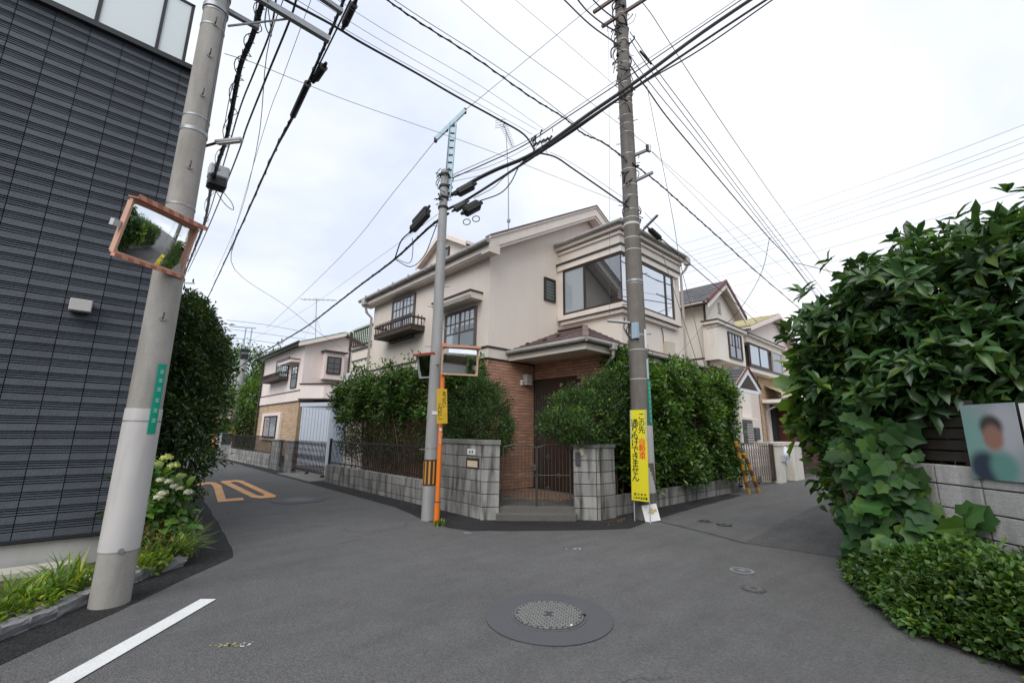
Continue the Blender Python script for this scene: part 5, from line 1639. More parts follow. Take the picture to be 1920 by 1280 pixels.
# ================================================================== BROWN-GREY POLE right
PRX, PRY = 7.30, 4.42
pr_ = thing('utility_pole', 'tall brown-grey utility pole with many bands right of the corner house', 'utility pole', (PRX, PRY, 0), 'utility poles')
rR = lambda z: .186 - .0055 * z
LX, LY = -.03, .03     # it stands a hair off plumb
px_ = lambda z: (PRX + LX * z / 11, PRY + LY * z / 11)
MB().tube([(*px_(12 * k / 8), 12 * k / 8 - (.05 if not k else 0)) for k in range(9)], [rR(12 * k / 8) for k in range(9)], 40).build('shaft', CONC_D, pr_, smooth=True)
for z in (2.45, 3.0, 3.28, 4.3, 4.36, 5.0, 5.25, 5.55, 5.68, 5.85, 6.15, 6.4, 6.75, 7.1, 7.6, 7.8, 8.0, 8.3, 8.42, 8.6, 8.8, 9.3, 9.6, 9.9, 10.2, 10.6):
    x, y = px_(z)
    ring(pr_, x, y, z, rR(z) + .004, .014 if z not in (3.28, 5.55, 4.36) else .045, SLEEVE if random.random() < .5 else GALV)
tR = atan2(-PRY, -PRX)
for k, z in enumerate((2.7, 3.3, 3.9, 4.5, 4.9, 5.4, 6.0, 6.9, 7.4, 7.9, 8.4)):
    a = tR + (1.4 if k % 2 else -1.4); x, y = px_(z)
    c = Vector((x + cos(a) * rR(z), y + sin(a) * rR(z), z)); dr = Vector((cos(a), sin(a), 0))
    MB().tube([c, c + dr * .09], .008, 6).build('step_bolt', RUSTY, pr_)
MB().beam((7.31, 4.35, 7.08), (7.28, 3.99, 7.03), .05, .05).build('bracket_arm', GALV, pr_)
MB().beam((7.31, 4.35, 6.50), (7.32, 3.93, 6.52), .05, .05).build('bracket_arm', GALV, pr_)
MB().tube([(7.45, 4.05, 7.1), (7.47, 4.05, 7.25)], .035, 10).build('insulator', LAMPG, pr_)
MB().tube([(7.28, 4.0, 7.0), (7.28, 4.0, 7.14)], .03, 10).build('insulator', RUBBER, pr_)
MB().beam((6.95, 4.75, 10.33), (7.50, 3.95, 10.86), .06, .06).build('crossarm', RUSTY, pr_)
MB().beam((6.75, 4.82, 10.62), (7.2, 4.3, 11.1), .06, .06).build('crossarm', RUSTY, pr_)
hw = MB()
rngl = random.Random(9)
for k in range(85):
    a = rngl.uniform(0, 6.28); z = rngl.uniform(8.2, 10.9) if k > 18 else rngl.uniform(5.3, 7.2)
    x, y = px_(z)
    R0 = rngl.uniform(.13, .34 if z > 9 else .22)
    p = Vector((x + cos(a) * R0, y + sin(a) * R0, z))
    q = Vector((x + cos(a + 1.6) * .13, y + sin(a + 1.6) * .13, z + rngl.uniform(-.3, .3)))
    hw.tube(smoothpts([p, (p + q) / 2 + Vector((cos(a) * .1, sin(a) * .1, rngl.uniform(-.1, .1))), q], 4), rngl.choice((.006, .009, .016)), 5)
tag(hw.build('tangled_jumpers', RUBBER, pr_), kind='stuff')
for k in range(9):
    a = rngl.uniform(0, 6.28); z = 9.1 + k * .2; x, y = px_(z)
    c = Vector((x + cos(a) * .16, y + sin(a) * .16, z))
    MB().tube([c, c + Vector((.05, .02, .12))], .03, 8).build('insulator', WHITEP if k % 2 else RUBBER, pr_)
# torn white sleeve, stickers
ts = MB(); tsc = MB()
for i in range(40):
    t0, t1 = 2 * pi * i / 40, 2 * pi * (i + 1) / 40
    for j in range(22):
        z0, z1 = .02 + j * .072, .02 + (j + 1) * .072
        tt = (t0 - tR + pi) % (2 * pi) - pi
        v = sin(tt * 3.1 + z0 * 6) + sin(z0 * 13 + tt * 5) * .8
        if z0 < .42 or (z0 < .95 and v > .1): continue
        (ts if z0 > .95 else tsc)._hex([Vector((PRX + cos(t) * r, PRY + sin(t) * r, z)) for z in (z0, z1) for t, r in ((t0, rR(.8) + .006), (t1, rR(.8) + .006), (t1, rR(.8) + .001), (t0, rR(.8) + .001))])
ts.build('torn_sleeve', SLEEVE, pr_)
tag(tsc.build('sleeve_scraps', SLEEVE, pr_), kind='stuff')
def wrap(par, z0, z1, a0, a1, m, name, r_add=.006):
    b = MB(); n = 5
    for k in range(n):
        t0, t1 = a0 + (a1 - a0) * k / n, a0 + (a1 - a0) * (k + 1) / n
        zc = (z0 + z1) / 2
        b._hex([Vector((PRX + cos(t) * (rR(zc) + ro), PRY + sin(t) * (rR(zc) + ro), z)) for z in (z0, z1) for t, ro in ((t0, r_add), (t1, r_add), (t1, r_add - .004), (t0, r_add - .004))])
    return b.build(name, m, par)
wrap(pr_, 3.02, 3.38, tR + .75, tR + 1.15, WHITEP, 'white_sticker')
wrap(pr_, 2.45, 2.82, tR + .85, tR + 1.2, mat('pale_blue_sticker', (.45, .58, .62), .5, .05, 5), 'blue_sticker')
gpl = wrap(pr_, 1.62, 2.42, tR + .80, tR + 1.35, GREENP, 'address_plate', .012)
tz = tR + 1.02
nn_ = Vector((cos(tz), sin(tz), 0)); ss_ = Vector((-sin(tz), cos(tz), 0))
for k, zt_ in enumerate((2.36, 2.28, 2.20, 2.12, 2.03, 1.95, 1.86, 1.78, 1.70)):
    c = Vector((PRX, PRY, zt_)) + nn_ * (rR(2) + .0135)
    b = MB()
    for q in range(3):
        b.obox(c + Vector((0, 0, .018 - .018 * q)), ss_ * random.uniform(.012, .026), nn_ * .0008, Vector((0, 0, .0035)))
    b.obox(c + ss_ * random.uniform(-.012, .012), ss_ * .0035, nn_ * .0008, Vector((0, 0, .024)))
    tag(b.build('faded_mark', mat('pale_green_print', (.35, .62, .55), .5, 0), gpl), kind='stuff')
wrap(pr_, 1.585, 1.61, tR + .2, tR + 1.9, SLEEVE, 'strap', .01)
# street lamp and black tube near the bay window
s2 = thing('street_lamp', 'small grey bar street lamp angled off the brown-grey pole', 'street lamp', (7.28, 4.2, 5.36), 'slim street lamps on the poles')
MB().tube([(7.29, 4.35, 5.30), (7.28, 4.2, 5.36), (7.27, 4.1, 5.41)], .014, 8).build('bracket', GALV, s2)
MB().beam((7.27, 4.16, 5.38), (7.25, 3.84, 5.55), .055, .04).build('housing', GALV, s2, bevel=.01)
s3 = thing('street_lamp', 'white bar street lamp low on the left side of the brown-grey pole', 'street lamp', (7.0, 4.55, 3.5), 'slim street lamps on the poles')
MB().beam((6.80, 4.75, 3.55), (7.08, 4.44, 3.50), .09, .035).build('housing', PLASTG, s3, bevel=.01)
MB().tube([(7.08, 4.44, 3.5), (7.2, 4.42, 3.46)], .014, 8).tube(smoothpts([(7.08, 4.46, 3.48), (7.04, 4.5, 3.36), (7.1, 4.45, 3.2), (7.16, 4.4, 3.14)], 4), .008, 6).build('bracket', RUBBER, s3)
MB().box(7.09, 4.30, 3.2, 7.16, 4.42, 3.5).build('control_box', mat('pale_blue_box', (.33, .42, .50), .5, .04, 5), s3)

# leaflet leaning at the pole foot
lfm = thing('leaflet', 'crumpled white leaflet leaning at the foot of the brown-grey pole', 'leaflet', (7.12, 4.27, 0))
aL = tR + .35
c = Vector((PRX + cos(aL) * .235, PRY + sin(aL) * .235, .14)); dr = Vector((cos(aL), sin(aL), .25)).normalized(); dsl = Vector((-sin(aL), cos(aL), 0))
MB().obox(c, dsl * .13 + Vector((0, 0, .02)), dr * .004, dsl.cross(dr) * .135 + dsl * .02).build('sheet', WHITEP, lfm)
pm2 = MB()
for k in range(9):
    pm2.obox(c + dr * .0055 + dsl * random.uniform(-.08, .08) + Vector((0, 0, random.uniform(-.09, .09))), dsl * random.uniform(.01, .04), dr * .0008, dsl.cross(dr) * random.uniform(.008, .03))
tag(pm2.build('faded_print', mat('print_tan', (.55, .42, .22), .6, .3, 20), lfm), kind='stuff')

# big yellow road notice on two thin posts
ys = thing('road_notice', 'tall yellow sign saying この先自動車通りぬけできません in front of the brown-grey pole', 'sign', (6.98, 4.3, 0), 'yellow warning signs')
nY = Vector((-.99, -.09, .04)).normalized(); rY = Vector((0, 0, 1)).cross(nY).normalized(); uY = nY.cross(rY)
cY = Vector((6.97, 4.30, 1.11))
MB().obox(cY, rY * .158, nY * .004, uY * .765).build('board', YELLOW, ys)
for s in (-1, 1):
    q = cY + rY * s * .142
    MB().tube([(q.x + .012, q.y, -.02), (q.x + .012, q.y, 1.87)], .009, 8).build('thin_post', BLUEST, ys)
T0 = cY + nY * .0045
text_mesh(ys, 'こ\nの\n先', T0 + rY * .06 + uY * .71, rY, uY, .135, BLACKP, line=.86, offset=.0015)
text_mesh(ys, '自\n動\n車', T0 + rY * .06 + uY * .27, rY, uY, .135, REDP, line=.86, offset=.0018)
text_mesh(ys, '通\nり\nぬ\nけ\nで\nき\nま\nせ\nん', T0 - rY * .075 + uY * .60, rY, uY, .145, BLACKP, line=.80, offset=.002)
text_mesh(ys, '国 分 寺 市', T0 - uY * .64, rY, uY, .048, BLACKP, offset=.001)
text_mesh(ys, '小金井警察署', T0 - uY * .70, rY, uY, .045, BLACKP, offset=.001)

closure('black splice closure on the cable right of the brown-grey pole above the bay window', (7.37, 4.09, 5.375), (7.66, 4.05, 5.27), .10, .10)

# ================================================================== PINK HOUSE further down the left lane
PX, PY0, PY1 = 6.40, 20.9, 27.6
ph = thing('pink_house', 'pale pink rendered house with tan brick ground floor down the left lane', 'house', (PX, 21, 0))
MB().prism([(PX, PY0, 3.0), (12.5, PY0, 3.0), (12.5, PY0, 5.3), (9.0, PY0, 5.6), (8.1, PY0, 5.92), (PX, PY0, 5.3)], (0, PY1 - PY0, 0)).build('wall', PINK, ph)
MB().box(PX + .02, PY0 + .02, 0, 12.5, PY1, 3.0).build('lower_wall', MORT_B, ph)
brickwall(ph, 'x', PX + .02, PY0, PY1, .3, 2.72, BRICK_T, bl=.24, bh=.075, gap=.012)
brickwall(ph, 'y', PY0 + .02, PX, 8.0, .3, 2.72, BRICK_T, bl=.24, bh=.075, gap=.012)
MB().box(PX - .03, PY0 - .03, 2.74, PX, PY1, 3.17).box(PX, PY0 - .03, 2.74, 7.0, PY0, 3.17).build('floor_band', PINK, ph)
MB().box(PX - .05, PY0 - .05, 3.17, PX, PY1, 3.21).box(PX, PY0 - .05, 3.17, 6.9, PY0, 3.21).build('drip_line', BROWN, ph)
MB().box(PX - .04, PY0 - .04, 2.70, PX, PY1, 2.738).build('drip_line', BROWN, ph)
b = MB().prism([(PX - .35, PY0 - .3, 5.22), (8.1, PY0 - .3, 6.0), (8.1, PY0 - .3, 6.08), (PX - .35, PY0 - .3, 5.30)], (0, PY1 - PY0 + .5, 0))
b.prism([(8.1, PY0 - .3, 6.0), (9.6, PY0 - .3, 5.4), (9.6, PY0 - .3, 5.48), (8.1, PY0 - .3, 6.08)], (0, PY1 - PY0 + .5, 0))
b.build('roof_deck', ROOFG, ph)
shingles(ph, (PX - .35, PY0 - .32, 5.31), (PX - .35, PY1 + .2, 5.31), (8.1, PY1 + .2, 6.09), (8.1, PY0 - .32, 6.09), 6, .35, ROOFG, .03)
MB().prism([(PX - .38, PY0 - .34, 5.10), (8.1, PY0 - .34, 5.88), (8.1, PY0 - .34, 6.03), (PX - .38, PY0 - .34, 5.25)], (0, .04, 0)).build('rake_board', PINK, ph)
gutter(ph, [(PX - .4, PY0 - .3, 5.3), (PX - .4, PY1 + .3, 5.3)], .06, BROWN)
MB().tube([(PX - .38, PY1 + .1, 5.25), (PX - .1, PY1 - .05, 5.05), (PX - .1, PY1 - .05, .5)], .045, 10).build('downpipe', BROWN, ph, smooth=True)
window(ph, 'x', PX, 23.0, 25.1, 3.86, 4.95, 2, BROWN, GLASSP, .05, .05, (3, 3, 3.9))
window(ph, 'x', PX, 21.55, 22.4, 3.35, 4.40, 1, BROWN, GLASSP, .05, .05, (2, 3, 3.8))
MB().box(PX - .4, 21.4, 4.5, PX, 23.3, 4.62).build('window_hood', PINK, ph)
MB().box(PX - .42, 21.38, 4.62, PX, 23.32, 4.66).build('hood_flashing', BROWN, ph)
b = MB().box(PX - .45, 22.9, 3.80, PX, 25.9, 3.95).build('balconette', WOODR, ph)
MB().box(PX - .46, 22.88, 4.12, PX - .40, 25.92, 4.17).box(PX - .4, 22.88, 4.12, PX, 22.93, 4.17).build('handrail', WOODR, b)
for k in range(17):
    piece('baluster', bal, b, (PX - .43, 22.93 + k * .183, 3.95), 0, (1.6, 1.6, .18))
MB().box(PX - .12, 23.1, .95, PX, 26.3, 2.28).build('window_surround', ROSE, ph)
window(ph, 'x', PX - .12, 23.5, 25.7, 1.05, 2.12, 2, BROWN, GLASSP, .06, .05)
# short side: bay window, balcony box, blue-grey storage shutter
MB().box(7.2, PY0 - .35, 3.75, 8.1, PY0, 5.0).build('side_bay', PINK, ph)
window(ph, 'y', PY0 - .35, 7.3, 7.95, 4.0, 4.8, 1, BROWN, GLASSC, .05, .05, (2, 3, 4.0), CURTAIN)
MB().box(7.1, PY0 - .5, 5.0, 8.2, PY0, 5.06).build('bay_cap', BROWN, ph)
MB().prism([(6.35, 20.88, 2.82), (7.05, 19.9, 2.82), (9.4, 19.9, 2.82), (9.4, 20.88, 2.82)], (0, 0, .62)).build('balcony_box', PINK, ph)
MB().prism([(6.3, 20.89, 3.44), (7.0, 19.86, 3.44), (9.4, 19.86, 3.44), (9.4, 20.89, 3.44)], (0, 0, .05)).build('balcony_cap', BROWN, ph)
MB().prism([(6.32, 20.89, 2.76), (7.02, 19.87, 2.76), (9.4, 19.87, 2.76), (9.4, 20.89, 2.76)], (0, 0, .055)).build('balcony_cap', BROWN, ph)
gd_ = MB().prism([(6.45, 20.6, 0), (7.15, 19.2, 0), (9.2, 19.2, 0), (9.2, 20.6, 0)], (0, 0, 2.45)).build('shed_wall', SHUT, ph)
MB().prism([(6.38, 20.7, 2.46), (7.1, 19.1, 2.46), (9.2, 19.1, 2.46), (9.2, 20.7, 2.46)], (0, 0, .16)).build('shed_roof', SHUT, gd_)
for k in range(9):
    a_, b_ = Vector((6.45, 20.6, 0)), Vector((7.15, 19.2, 0)); q = a_.lerp(b_, (k + .5) / 9)
    MB().box(q.x - .012, q.y - .012, .1, q.x - .0, q.y + .012, 2.4).build('shed_rib', SHUT, gd_)
MB().box(7.35, 19.17, .1, 9.1, 19.199, 2.1).build('shed_door', mat('shutter_panel', (.36, .43, .52), .5, .04, 5), gd_)
MB().box(8.2, 20.4, 3.5, 8.9, 20.75, 4.1).build('air_conditioner', VANW, ph, bevel=.02)
MB().tube([(8.45, PY0 - .05, 5.6), (8.45, PY0 - .05, 3.5)], .04, 8).build('downpipe', BROWN, ph)
# green-roofed house behind
gh = thing('green_roof_house', 'house with pale green tiled roof rising behind the pink house', 'house', (11, 27, 0))
MB().box(9.7, 22.2, 0, 14.5, 29.6, 5.95).build('wall', PINK, gh)
A_, B_, C2, D2 = (9.0, 21.8, 5.95), (9.0, 30.2, 5.95), (11.8, 28.2, 8.2), (11.8, 24.4, 8.2)
shingles(gh, A_, B_, C2, D2, 10, .35, ROOFG, .03)
shingles(gh, (15, 21.8, 5.95), (9.0, 21.8, 5.95), (11.8, 24.4, 8.2), (11.801, 24.4, 8.2), 10, .35, ROOFG, .03)
MB().poly([A_, B_, C2, D2]).poly([(15, 21.8, 5.93), A_, D2]).poly([(15, 30.2, 5.93), (15, 21.8, 5.93), D2, C2]).poly([B_, (15, 30.2, 5.93), C2]).build('roof_deck', ROOFG, gh)
an2 = thing('tv_aerial', 'broad television aerial on a pole behind the pink house', 'aerial', (7.43, 22.82, 5.9), 'roof aerials')
MB().tube([(7.43, 22.82, 5.9), (7.28, 22.87, 8.1)], .02, 8).build('mast', GALV, an2)
MB().tube([(6.7, 23.4, 8.02), (8.05, 22.2, 8.0)], .016, 6).build('boom', GALV, an2)
for k in range(8):
    p = Vector((6.75, 23.35, 8.02)).lerp(Vector((8.0, 22.25, 8.0)), k / 7)
    MB().tube([p + Vector((.25, .28, .05)), p - Vector((.25, .28, .05))], .008, 4).build('element', GALV, an2)
for a_ in ((.5, .2), (-.4, .4), (.1, -.5)):
    MB().tube([(7.33, 22.85, 7.2), (7.4 + a_[0], 22.8 + a_[1], 6.0)], .006, 4).build('stay_wire', GALV, an2)

# walls and gates along the left lane beyond the corner house
fg = thing('folding_gate', 'brown folding accordion gate between the left hedge and the grey gate pillars', 'gate', (5.02, 15, 0), 'folding accordion gates')
accordion(fg, (5.02, 13.55), (5.02, 16.35), .10, 1.12, .12)
for (y0, y1, lb) in ((16.45, 17.3, 'block gate pillar nearest the folding gate down the left lane'), (18.15, 19.1, 'block gate pillar beside the low fenced wall down the left lane')):
    g_p = thing('gate_pillar', lb, 'gate pillar', (5.1, (y0 + y1) / 2, 0), 'gate pillars')
    blockwall(g_p, (5.08, y0), (5.08, y1), [.2, .41, .62, .83, 1.03], .16, coping=(.06, .02))
hg = thing('side_gate', 'small dark iron gate between the grey block pillars', 'gate', (5.08, 17.7, 0))
barfence(hg, (5.08, 17.34), (5.08, 18.12), .12, 1.08, .09, .008, IRONB)
lw2 = thing('block_wall', 'low stained block wall of the pink house down the left lane', 'wall', (4.9, 22, 0), 'grey concrete block walls')
blockwall(lw2, (5.05, 19.15), (4.95, 25.8), [.13, .33, .53], .13)
lf2 = thing('bar_fence', 'black bar fence on the low wall of the pink house', 'fence', (4.95, 22, .53), 'black bar fences')
barfence(lf2, (5.05, 19.2), (4.95, 25.75), .54, 1.2, .11, .008, IRONB)

# far end of the left lane
fp = thing('utility_pole', 'distant slim pole with orange band at the end of the left lane', 'utility pole', (6.0, 31.1, 0), 'utility poles')
MB().tube([(6.0, 31.1, 0), (6.0, 31.1, 6.3)], [.25, .16], 20).build('shaft', CONC_L, fp, smooth=True)
MB().tube([(6.0, 31.1, .75), (6.0, 31.1, 1.45)], [.25, .243], 20).build('striped_band', stripes('band_stripe_far', (.6, .3, .05), (.06, .03, .02), 7, (.7, -.7, 0)), fp)
MB().tube([(5.9, 31.15, 5.9), (5.9, 31.15, 7.7)], .04, 8).tube([(6.2, 31.0, 5.9), (6.2, 31.0, 7.7)], .04, 8).tube([(5.1, 31.7, 7.75), (6.4, 30.9, 7.7)], .04, 8).build('steel_extension', BLUEST, fp)
tag(MB().box(5.8, 30.9, 5.7, 6.2, 31.3, 6.0).box(5.75, 30.85, 6.15, 6.25, 31.35, 6.3).build('cable_fittings', RUBBER, fp), kind='stuff')
fp2 = thing('utility_pole', 'far pole with two crossarms seen behind the hanging mirror', 'utility pole', (3.0, 42, 0), 'utility poles')
pole_z = 12.0
MB().tube([(2.9, 42, 0), (2.9, 42, 13.2)], [.2, .12], 12).build('shaft', CONC, fp2)
for z_ in (12.6, 11.3):
    MB().beam((2.1, 42.6, z_), (3.9, 41.2, z_), .1, .1).build('crossarm', GALV, fp2)
    for k in range(4):
        q = Vector((2.2, 42.5, z_)).lerp(Vector((3.8, 41.3, z_)), k / 3)
        MB().tube([q, q + Vector((0, 0, .35))], .06, 6).build('insulator', RUBBER, fp2)
mp2 = thing('mirror_post', 'distant orange traffic mirror post at the lane end', 'post', (5.0, 30.6, 0))
MB().tube([(5.0, 30.6, 0), (5.0, 30.6, 2.2)], .06, 10).build('tube', ORANGE, mp2)
mirror('traffic_mirror', 'distant square mirror on the far orange post at the lane end', (5.2, 30.4, 2.35), (-.3, -.95, -.1), .8, .62, 0, ORANGE_S, ORANGE_S, False)
van = thing('parked_van', 'white van parked beyond the far mirror at the lane end', 'van', (6.6, 35.4, 0))
VP = lambda x, y, z: (6.5 + x * .85 + y * .5, 35.4 - x * .5 + y * .85, z)
vb = MB()
prof = [(-2.1, .45), (2.1, .45), (2.1, 1.0), (1.5, 1.15), (1.1, 1.75), (-2.0, 1.8), (-2.1, 1.2)]
vb.prism([VP(x, -.8, z) for x, z in prof], Vector(VP(0, 1.6, 0)) - Vector(VP(0, 0, 0)))
vb.build('body', VANW, van, bevel=.05)
for x0, x1 in ((-1.9, -.9), (-.8, .2), (.3, 1.15)):
    MB().prism([VP(x0, -.812, 1.15), VP(x1, -.812, 1.15), VP(x1 - (.25 if x1 > 1 else 0), -.812, 1.62), VP(x0, -.812, 1.62)], Vector(VP(0, .01, 0)) - Vector(VP(0, 0, 0))).build('window', GLASS, van)
for x in (-1.35, 1.3):
    w_ = MB().tube([VP(x, -.83, .32), VP(x, -.6, .32)], .32, 20).build('wheel', RUBBER, van)
    MB().tube([VP(x, -.84, .32), VP(x, -.832, .32)], .18, 16).build('rim', GALV, w_)
fw_ = thing('garden_wall', 'pale wall closing the far end of the left lane', 'wall', (8, 34, 0))
MB().box(6.4, 33.3, 0, 13, 33.5, 1.6).build('wall', FOUND, fw_)
MB().box(6.38, 33.28, 1.6, 13.02, 33.52, 1.68).build('coping', COPING, fw_)
fw2 = thing('bar_fence', 'distant pale railing beside the white van', 'fence', (3.0, 31.5, 0), 'black bar fences')
barfence(fw2, (1.6, 30.6), (4.6, 32.6), .1, 1.3, .16, .012, PIPE)
cb_ = thing('utility_cabinet', 'dark grey roadside cabinet beside the far mirror post', 'cabinet', (5.7, 31.2, 0))
MB().box(5.35, 30.9, 0, 6.0, 31.4, 1.25).build('body', PLASTG, cb_, bevel=.02)
MB().box(5.40, 30.885, .55, 5.95, 30.899, 1.2).build('door', mat('dark_grey_metal', (.07, .07, .07), .5, .1, 10), cb_)
bw_ = thing('far_house', 'plain pale house half hidden by trees at the lane end', 'house', (1, 45, 0))
MB().box(-4, 40, 0, 4.5, 47, 4.2).build('wall', CREAM, bw_)
MB().prism([(-4.5, 39.6, 4.2), (5, 39.6, 4.2), (5, 47.4, 4.2), (-4.5, 47.4, 4.2)], (0, 0, .25)).build('roof', ROOFD, bw_)

# ================================================================== CREAM HOUSE (second along the right lane)
c2 = thing('cream_house', 'cream house with grey slate gable and maroon edges beyond the right hedge', 'house', (14, 5.6, 0))
cx, cy, XW = 13.73, 5.90, 16.2
AX, AZ, EZ = 14.93, 6.48, 5.70
MB().prism([(cx, cy, 3.6), (XW, cy, 3.6), (XW, cy, EZ - .04), (AX, cy, AZ - .06), (cx, cy, EZ - .04)], (0, 6, 0)).build('wall', CREAM, c2)
MB().box(cx + .02, cy + .02, 0, 17.0, 11.6, 3.6).build('lower_wall', MORT_B, c2)
brickwall(c2, 'y', cy + .02, cx, 15.3, 2.4, 3.56, BRICK, bl=.24, bh=.075)
brickwall(c2, 'x', cx + .02, cy, 9, 2.4, 3.56, BRICK, bl=.24, bh=.075)
MB().box(15.3, cy - .0, 0, 17.02, cy + .02, 3.58).build('garage_front', CREAM, c2)
brickwall(c2, 'y', cy + .0, 15.6, 16.1, 2.06, 3.0, BRICK_T, bl=.24, bh=.07)
MB().box(cx - .03, cy - .03, 3.60, cx, 11, 3.80).box(cx, cy - .03, 3.60, 14.3, cy, 3.80).build('floor_band', CREAM, c2)
MB().box(cx - .05, cy - .05, 3.80, cx, 11, 3.84).box(cx, cy - .05, 3.80, 14.2, cy, 3.84).build('drip_line', BROWN, c2)
sl2 = (AZ - EZ) / (AX - cx)
b = MB()
for s in (0, 1):
    xa, xb = (cx - .3, AX) if s == 0 else (XW + .25, AX)
    za = EZ - .35 * sl2 + .04; zb = AZ + .02
    b.prism([(xa, cy - .28, za), (xb, cy - .28, zb), (xb, cy - .28, zb + .09), (xa, cy - .28, za + .09)], (0, 6.6, 0))
b.build('roof_deck', CREAM, c2)
shingles(c2, (cx - .32, cy - .26, EZ - .35 * sl2 + .13), (cx - .32, cy + 6.2, EZ - .35 * sl2 + .13), (AX, cy + 6.2, AZ + .12), (AX, cy - .26, AZ + .12), 9, .3, ROOFD, .02)
b = MB()
for s in (0, 1):
    xa, xb = (cx - .32, AX) if s == 0 else (XW + .27, AX)
    za = EZ - .35 * sl2 - .12; zb = AZ - .14
    b.prism([(xa, cy - .31, za), (xb, cy - .31, zb), (xb, cy - .31, zb + .15), (xa, cy - .31, za + .15)], (0, .03, 0))
b.build('barge_board', CREAM, c2)
b = MB()
for s in (0, 1):
    xa, xb = (cx - .34, AX) if s == 0 else (XW + .3, AX)
    za = EZ - .35 * sl2 + .032; zb = AZ + .02
    b.prism([(xa, cy - .34, za), (xb, cy - .34, zb), (xb, cy - .34, zb + .13), (xa, cy - .34, za + .13)], (0, .07, 0))
b.build('verge_cap', MAROON, c2)
gutter(c2, [(cx - .36, cy - .28, EZ - .22), (cx - .36, 11.5, EZ - .22)], .05, BROWN)
MB().tube([(cx - .4, cy - .2, EZ - .12), (cx - .06, cy - .05, EZ - .25), (cx - .06, cy - .05, 2.4)], .035, 10).build('downpipe', BROWN, c2, smooth=True)
# oriel
MB().box(13.55, cy - .42, 3.72, 15.72, cy, 4.84).build('oriel', CREAM, c2)
MB().box(13.45, cy - .52, 4.84, 15.8, cy, 4.92).build('oriel_roof', CREAM, c2)
MB().box(13.43, cy - .54, 4.92, 15.82, cy, 4.96).build('oriel_flashing', BROWN, c2)
window(c2, 'y', cy - .42, 14.36, 15.42, 3.86, 4.72, 2, BROWN, GLASS, .05, .05, (2, 1, 4.28))
b = MB().box(14.82, cy - .03, 5.5, 15.06, cy, 5.54)
for k in range(4): b.box(14.84, cy - .03, 5.58 + k * .085, 15.04, cy - .005, 5.62 + k * .085)
b.build('gable_vent', PIPE, c2)
# gabled porch roof, near end
b = MB()
qx, qz, ql, qr, qez = 14.06, 3.38, 13.16, 14.96, 2.82
pgy = cy - 1.0
for xs_ in (ql, qr):
    b.prism([(xs_, pgy, qez), (qx, pgy, qz), (qx, pgy, qz + .07), (xs_, pgy, qez + .07)], (0, 1.0, 0))
b.build('porch_roof_deck', CREAM, c2)
shingles(c2, (ql, pgy + .02, qez + .08), (ql, cy, qez + .08), (qx, cy, qz + .08), (qx, pgy + .02, qz + .08), 5, .28, ROOFD, .02)
b = MB()
for xs_ in (ql, qr):
    b.prism([(xs_, pgy - .03, qez - .13), (qx, pgy - .03, qz - .13), (qx, pgy - .03, qz), (xs_, pgy - .03, qez)], (0, .03, 0))
b.box(ql + .2, pgy - .025, qez - .13, qr - .1, pgy + .02, qez - .03)
b.build('porch_barge', VANW, c2)
MB().box(13.5, cy - .9, 0, 13.62, cy - .78, 2.85).build('porch_post', CREAM, c2)
MB().tube([(qx, pgy - .04, qz + .09), (qr + .05, pgy - .04, qez + .05)], .03, 6).tube([(qx, pgy - .04, qz + .09), (ql - .05, pgy - .04, qez + .05)], .03, 6).build('porch_verge', MAROON, c2)
MB().box(15.2, cy - .18, 1.98, 17.0, cy, 2.06).build('canopy', CREAM, c2)
b = MB().box(16.0, cy - .04, 1.2, 16.9, cy, 1.92).build('shutter_window', BLACKM, c2)
for k in range(8):
    MB().box(16.3, cy - .07, 1.22 + k * .085, 16.85, cy - .041, 1.27 + k * .085).build('louvre_slat', PIPE, b)
# ================================================================== ROSE HOUSE (third along the right lane)
c3 = thing('rose_house', 'rose-beige house with pale yellow tiled roof and glazed corner bay at right', 'house', (18, 5.9, 0))
MB().box(17.3, 5.95, 0, 23.5, 11, 5.15).build('wall', ROSE, c3)
MB().box(17.3, 5.6, 3.78, 21.2, 5.95, 3.95).build('bay_base', CREAM, c3)
MB().box(17.25, 5.55, 3.95, 21.25, 5.95, 4.0).build('bay_drip', BROWN, c3)
MB().box(17.3, 5.62, 4.88, 21.2, 5.95, 5.1).build('bay_head', CREAM, c3)
MB().box(17.2, 5.5, 5.1, 21.3, 5.95, 5.16).build('bay_cornice', CREAM, c3)
MB().box(17.18, 5.48, 5.16, 21.32, 5.95, 5.2).build('bay_drip', BROWN, c3)
window(c3, 'y', 5.64, 17.4, 19.5, 4.0, 4.88, 2, WOODR, GLASSP, .07, .05)
window(c3, 'y', 5.64, 19.9, 21.1, 4.0, 4.88, 1, PIPE, GLASS, .06, .05)
MB().prism([(17.3, 5.6, 5.15), (22.3, 5.6, 5.15), (20.4, 5.6, 6.35), (17.3, 5.6, 5.3)], (0, 4, 0)).build('gable_wall', PINK, c3)
b = MB()
b.prism([(16.9, 5.3, 5.28), (20.4, 5.3, 6.42), (20.4, 5.3, 6.5), (16.9, 5.3, 5.36)], (0, 5, 0))
b.prism([(20.4, 5.3, 6.42), (22.6, 5.3, 5.3), (22.6, 5.3, 5.38), (20.4, 5.3, 6.5)], (0, 5, 0))
b.build('roof_deck', CREAM, c3)
shingles(c3, (16.88, 5.28, 5.37), (16.88, 10.2, 5.37), (20.4, 10.2, 6.51), (20.4, 5.28, 6.51), 10, .33, ROOFY, .03)
MB().prism([(20.4, 5.27, 6.3), (22.6, 5.27, 5.18), (22.6, 5.27, 5.32), (20.4, 5.27, 6.46)], (0, .03, 0)).build('barge_board', PINK, c3)
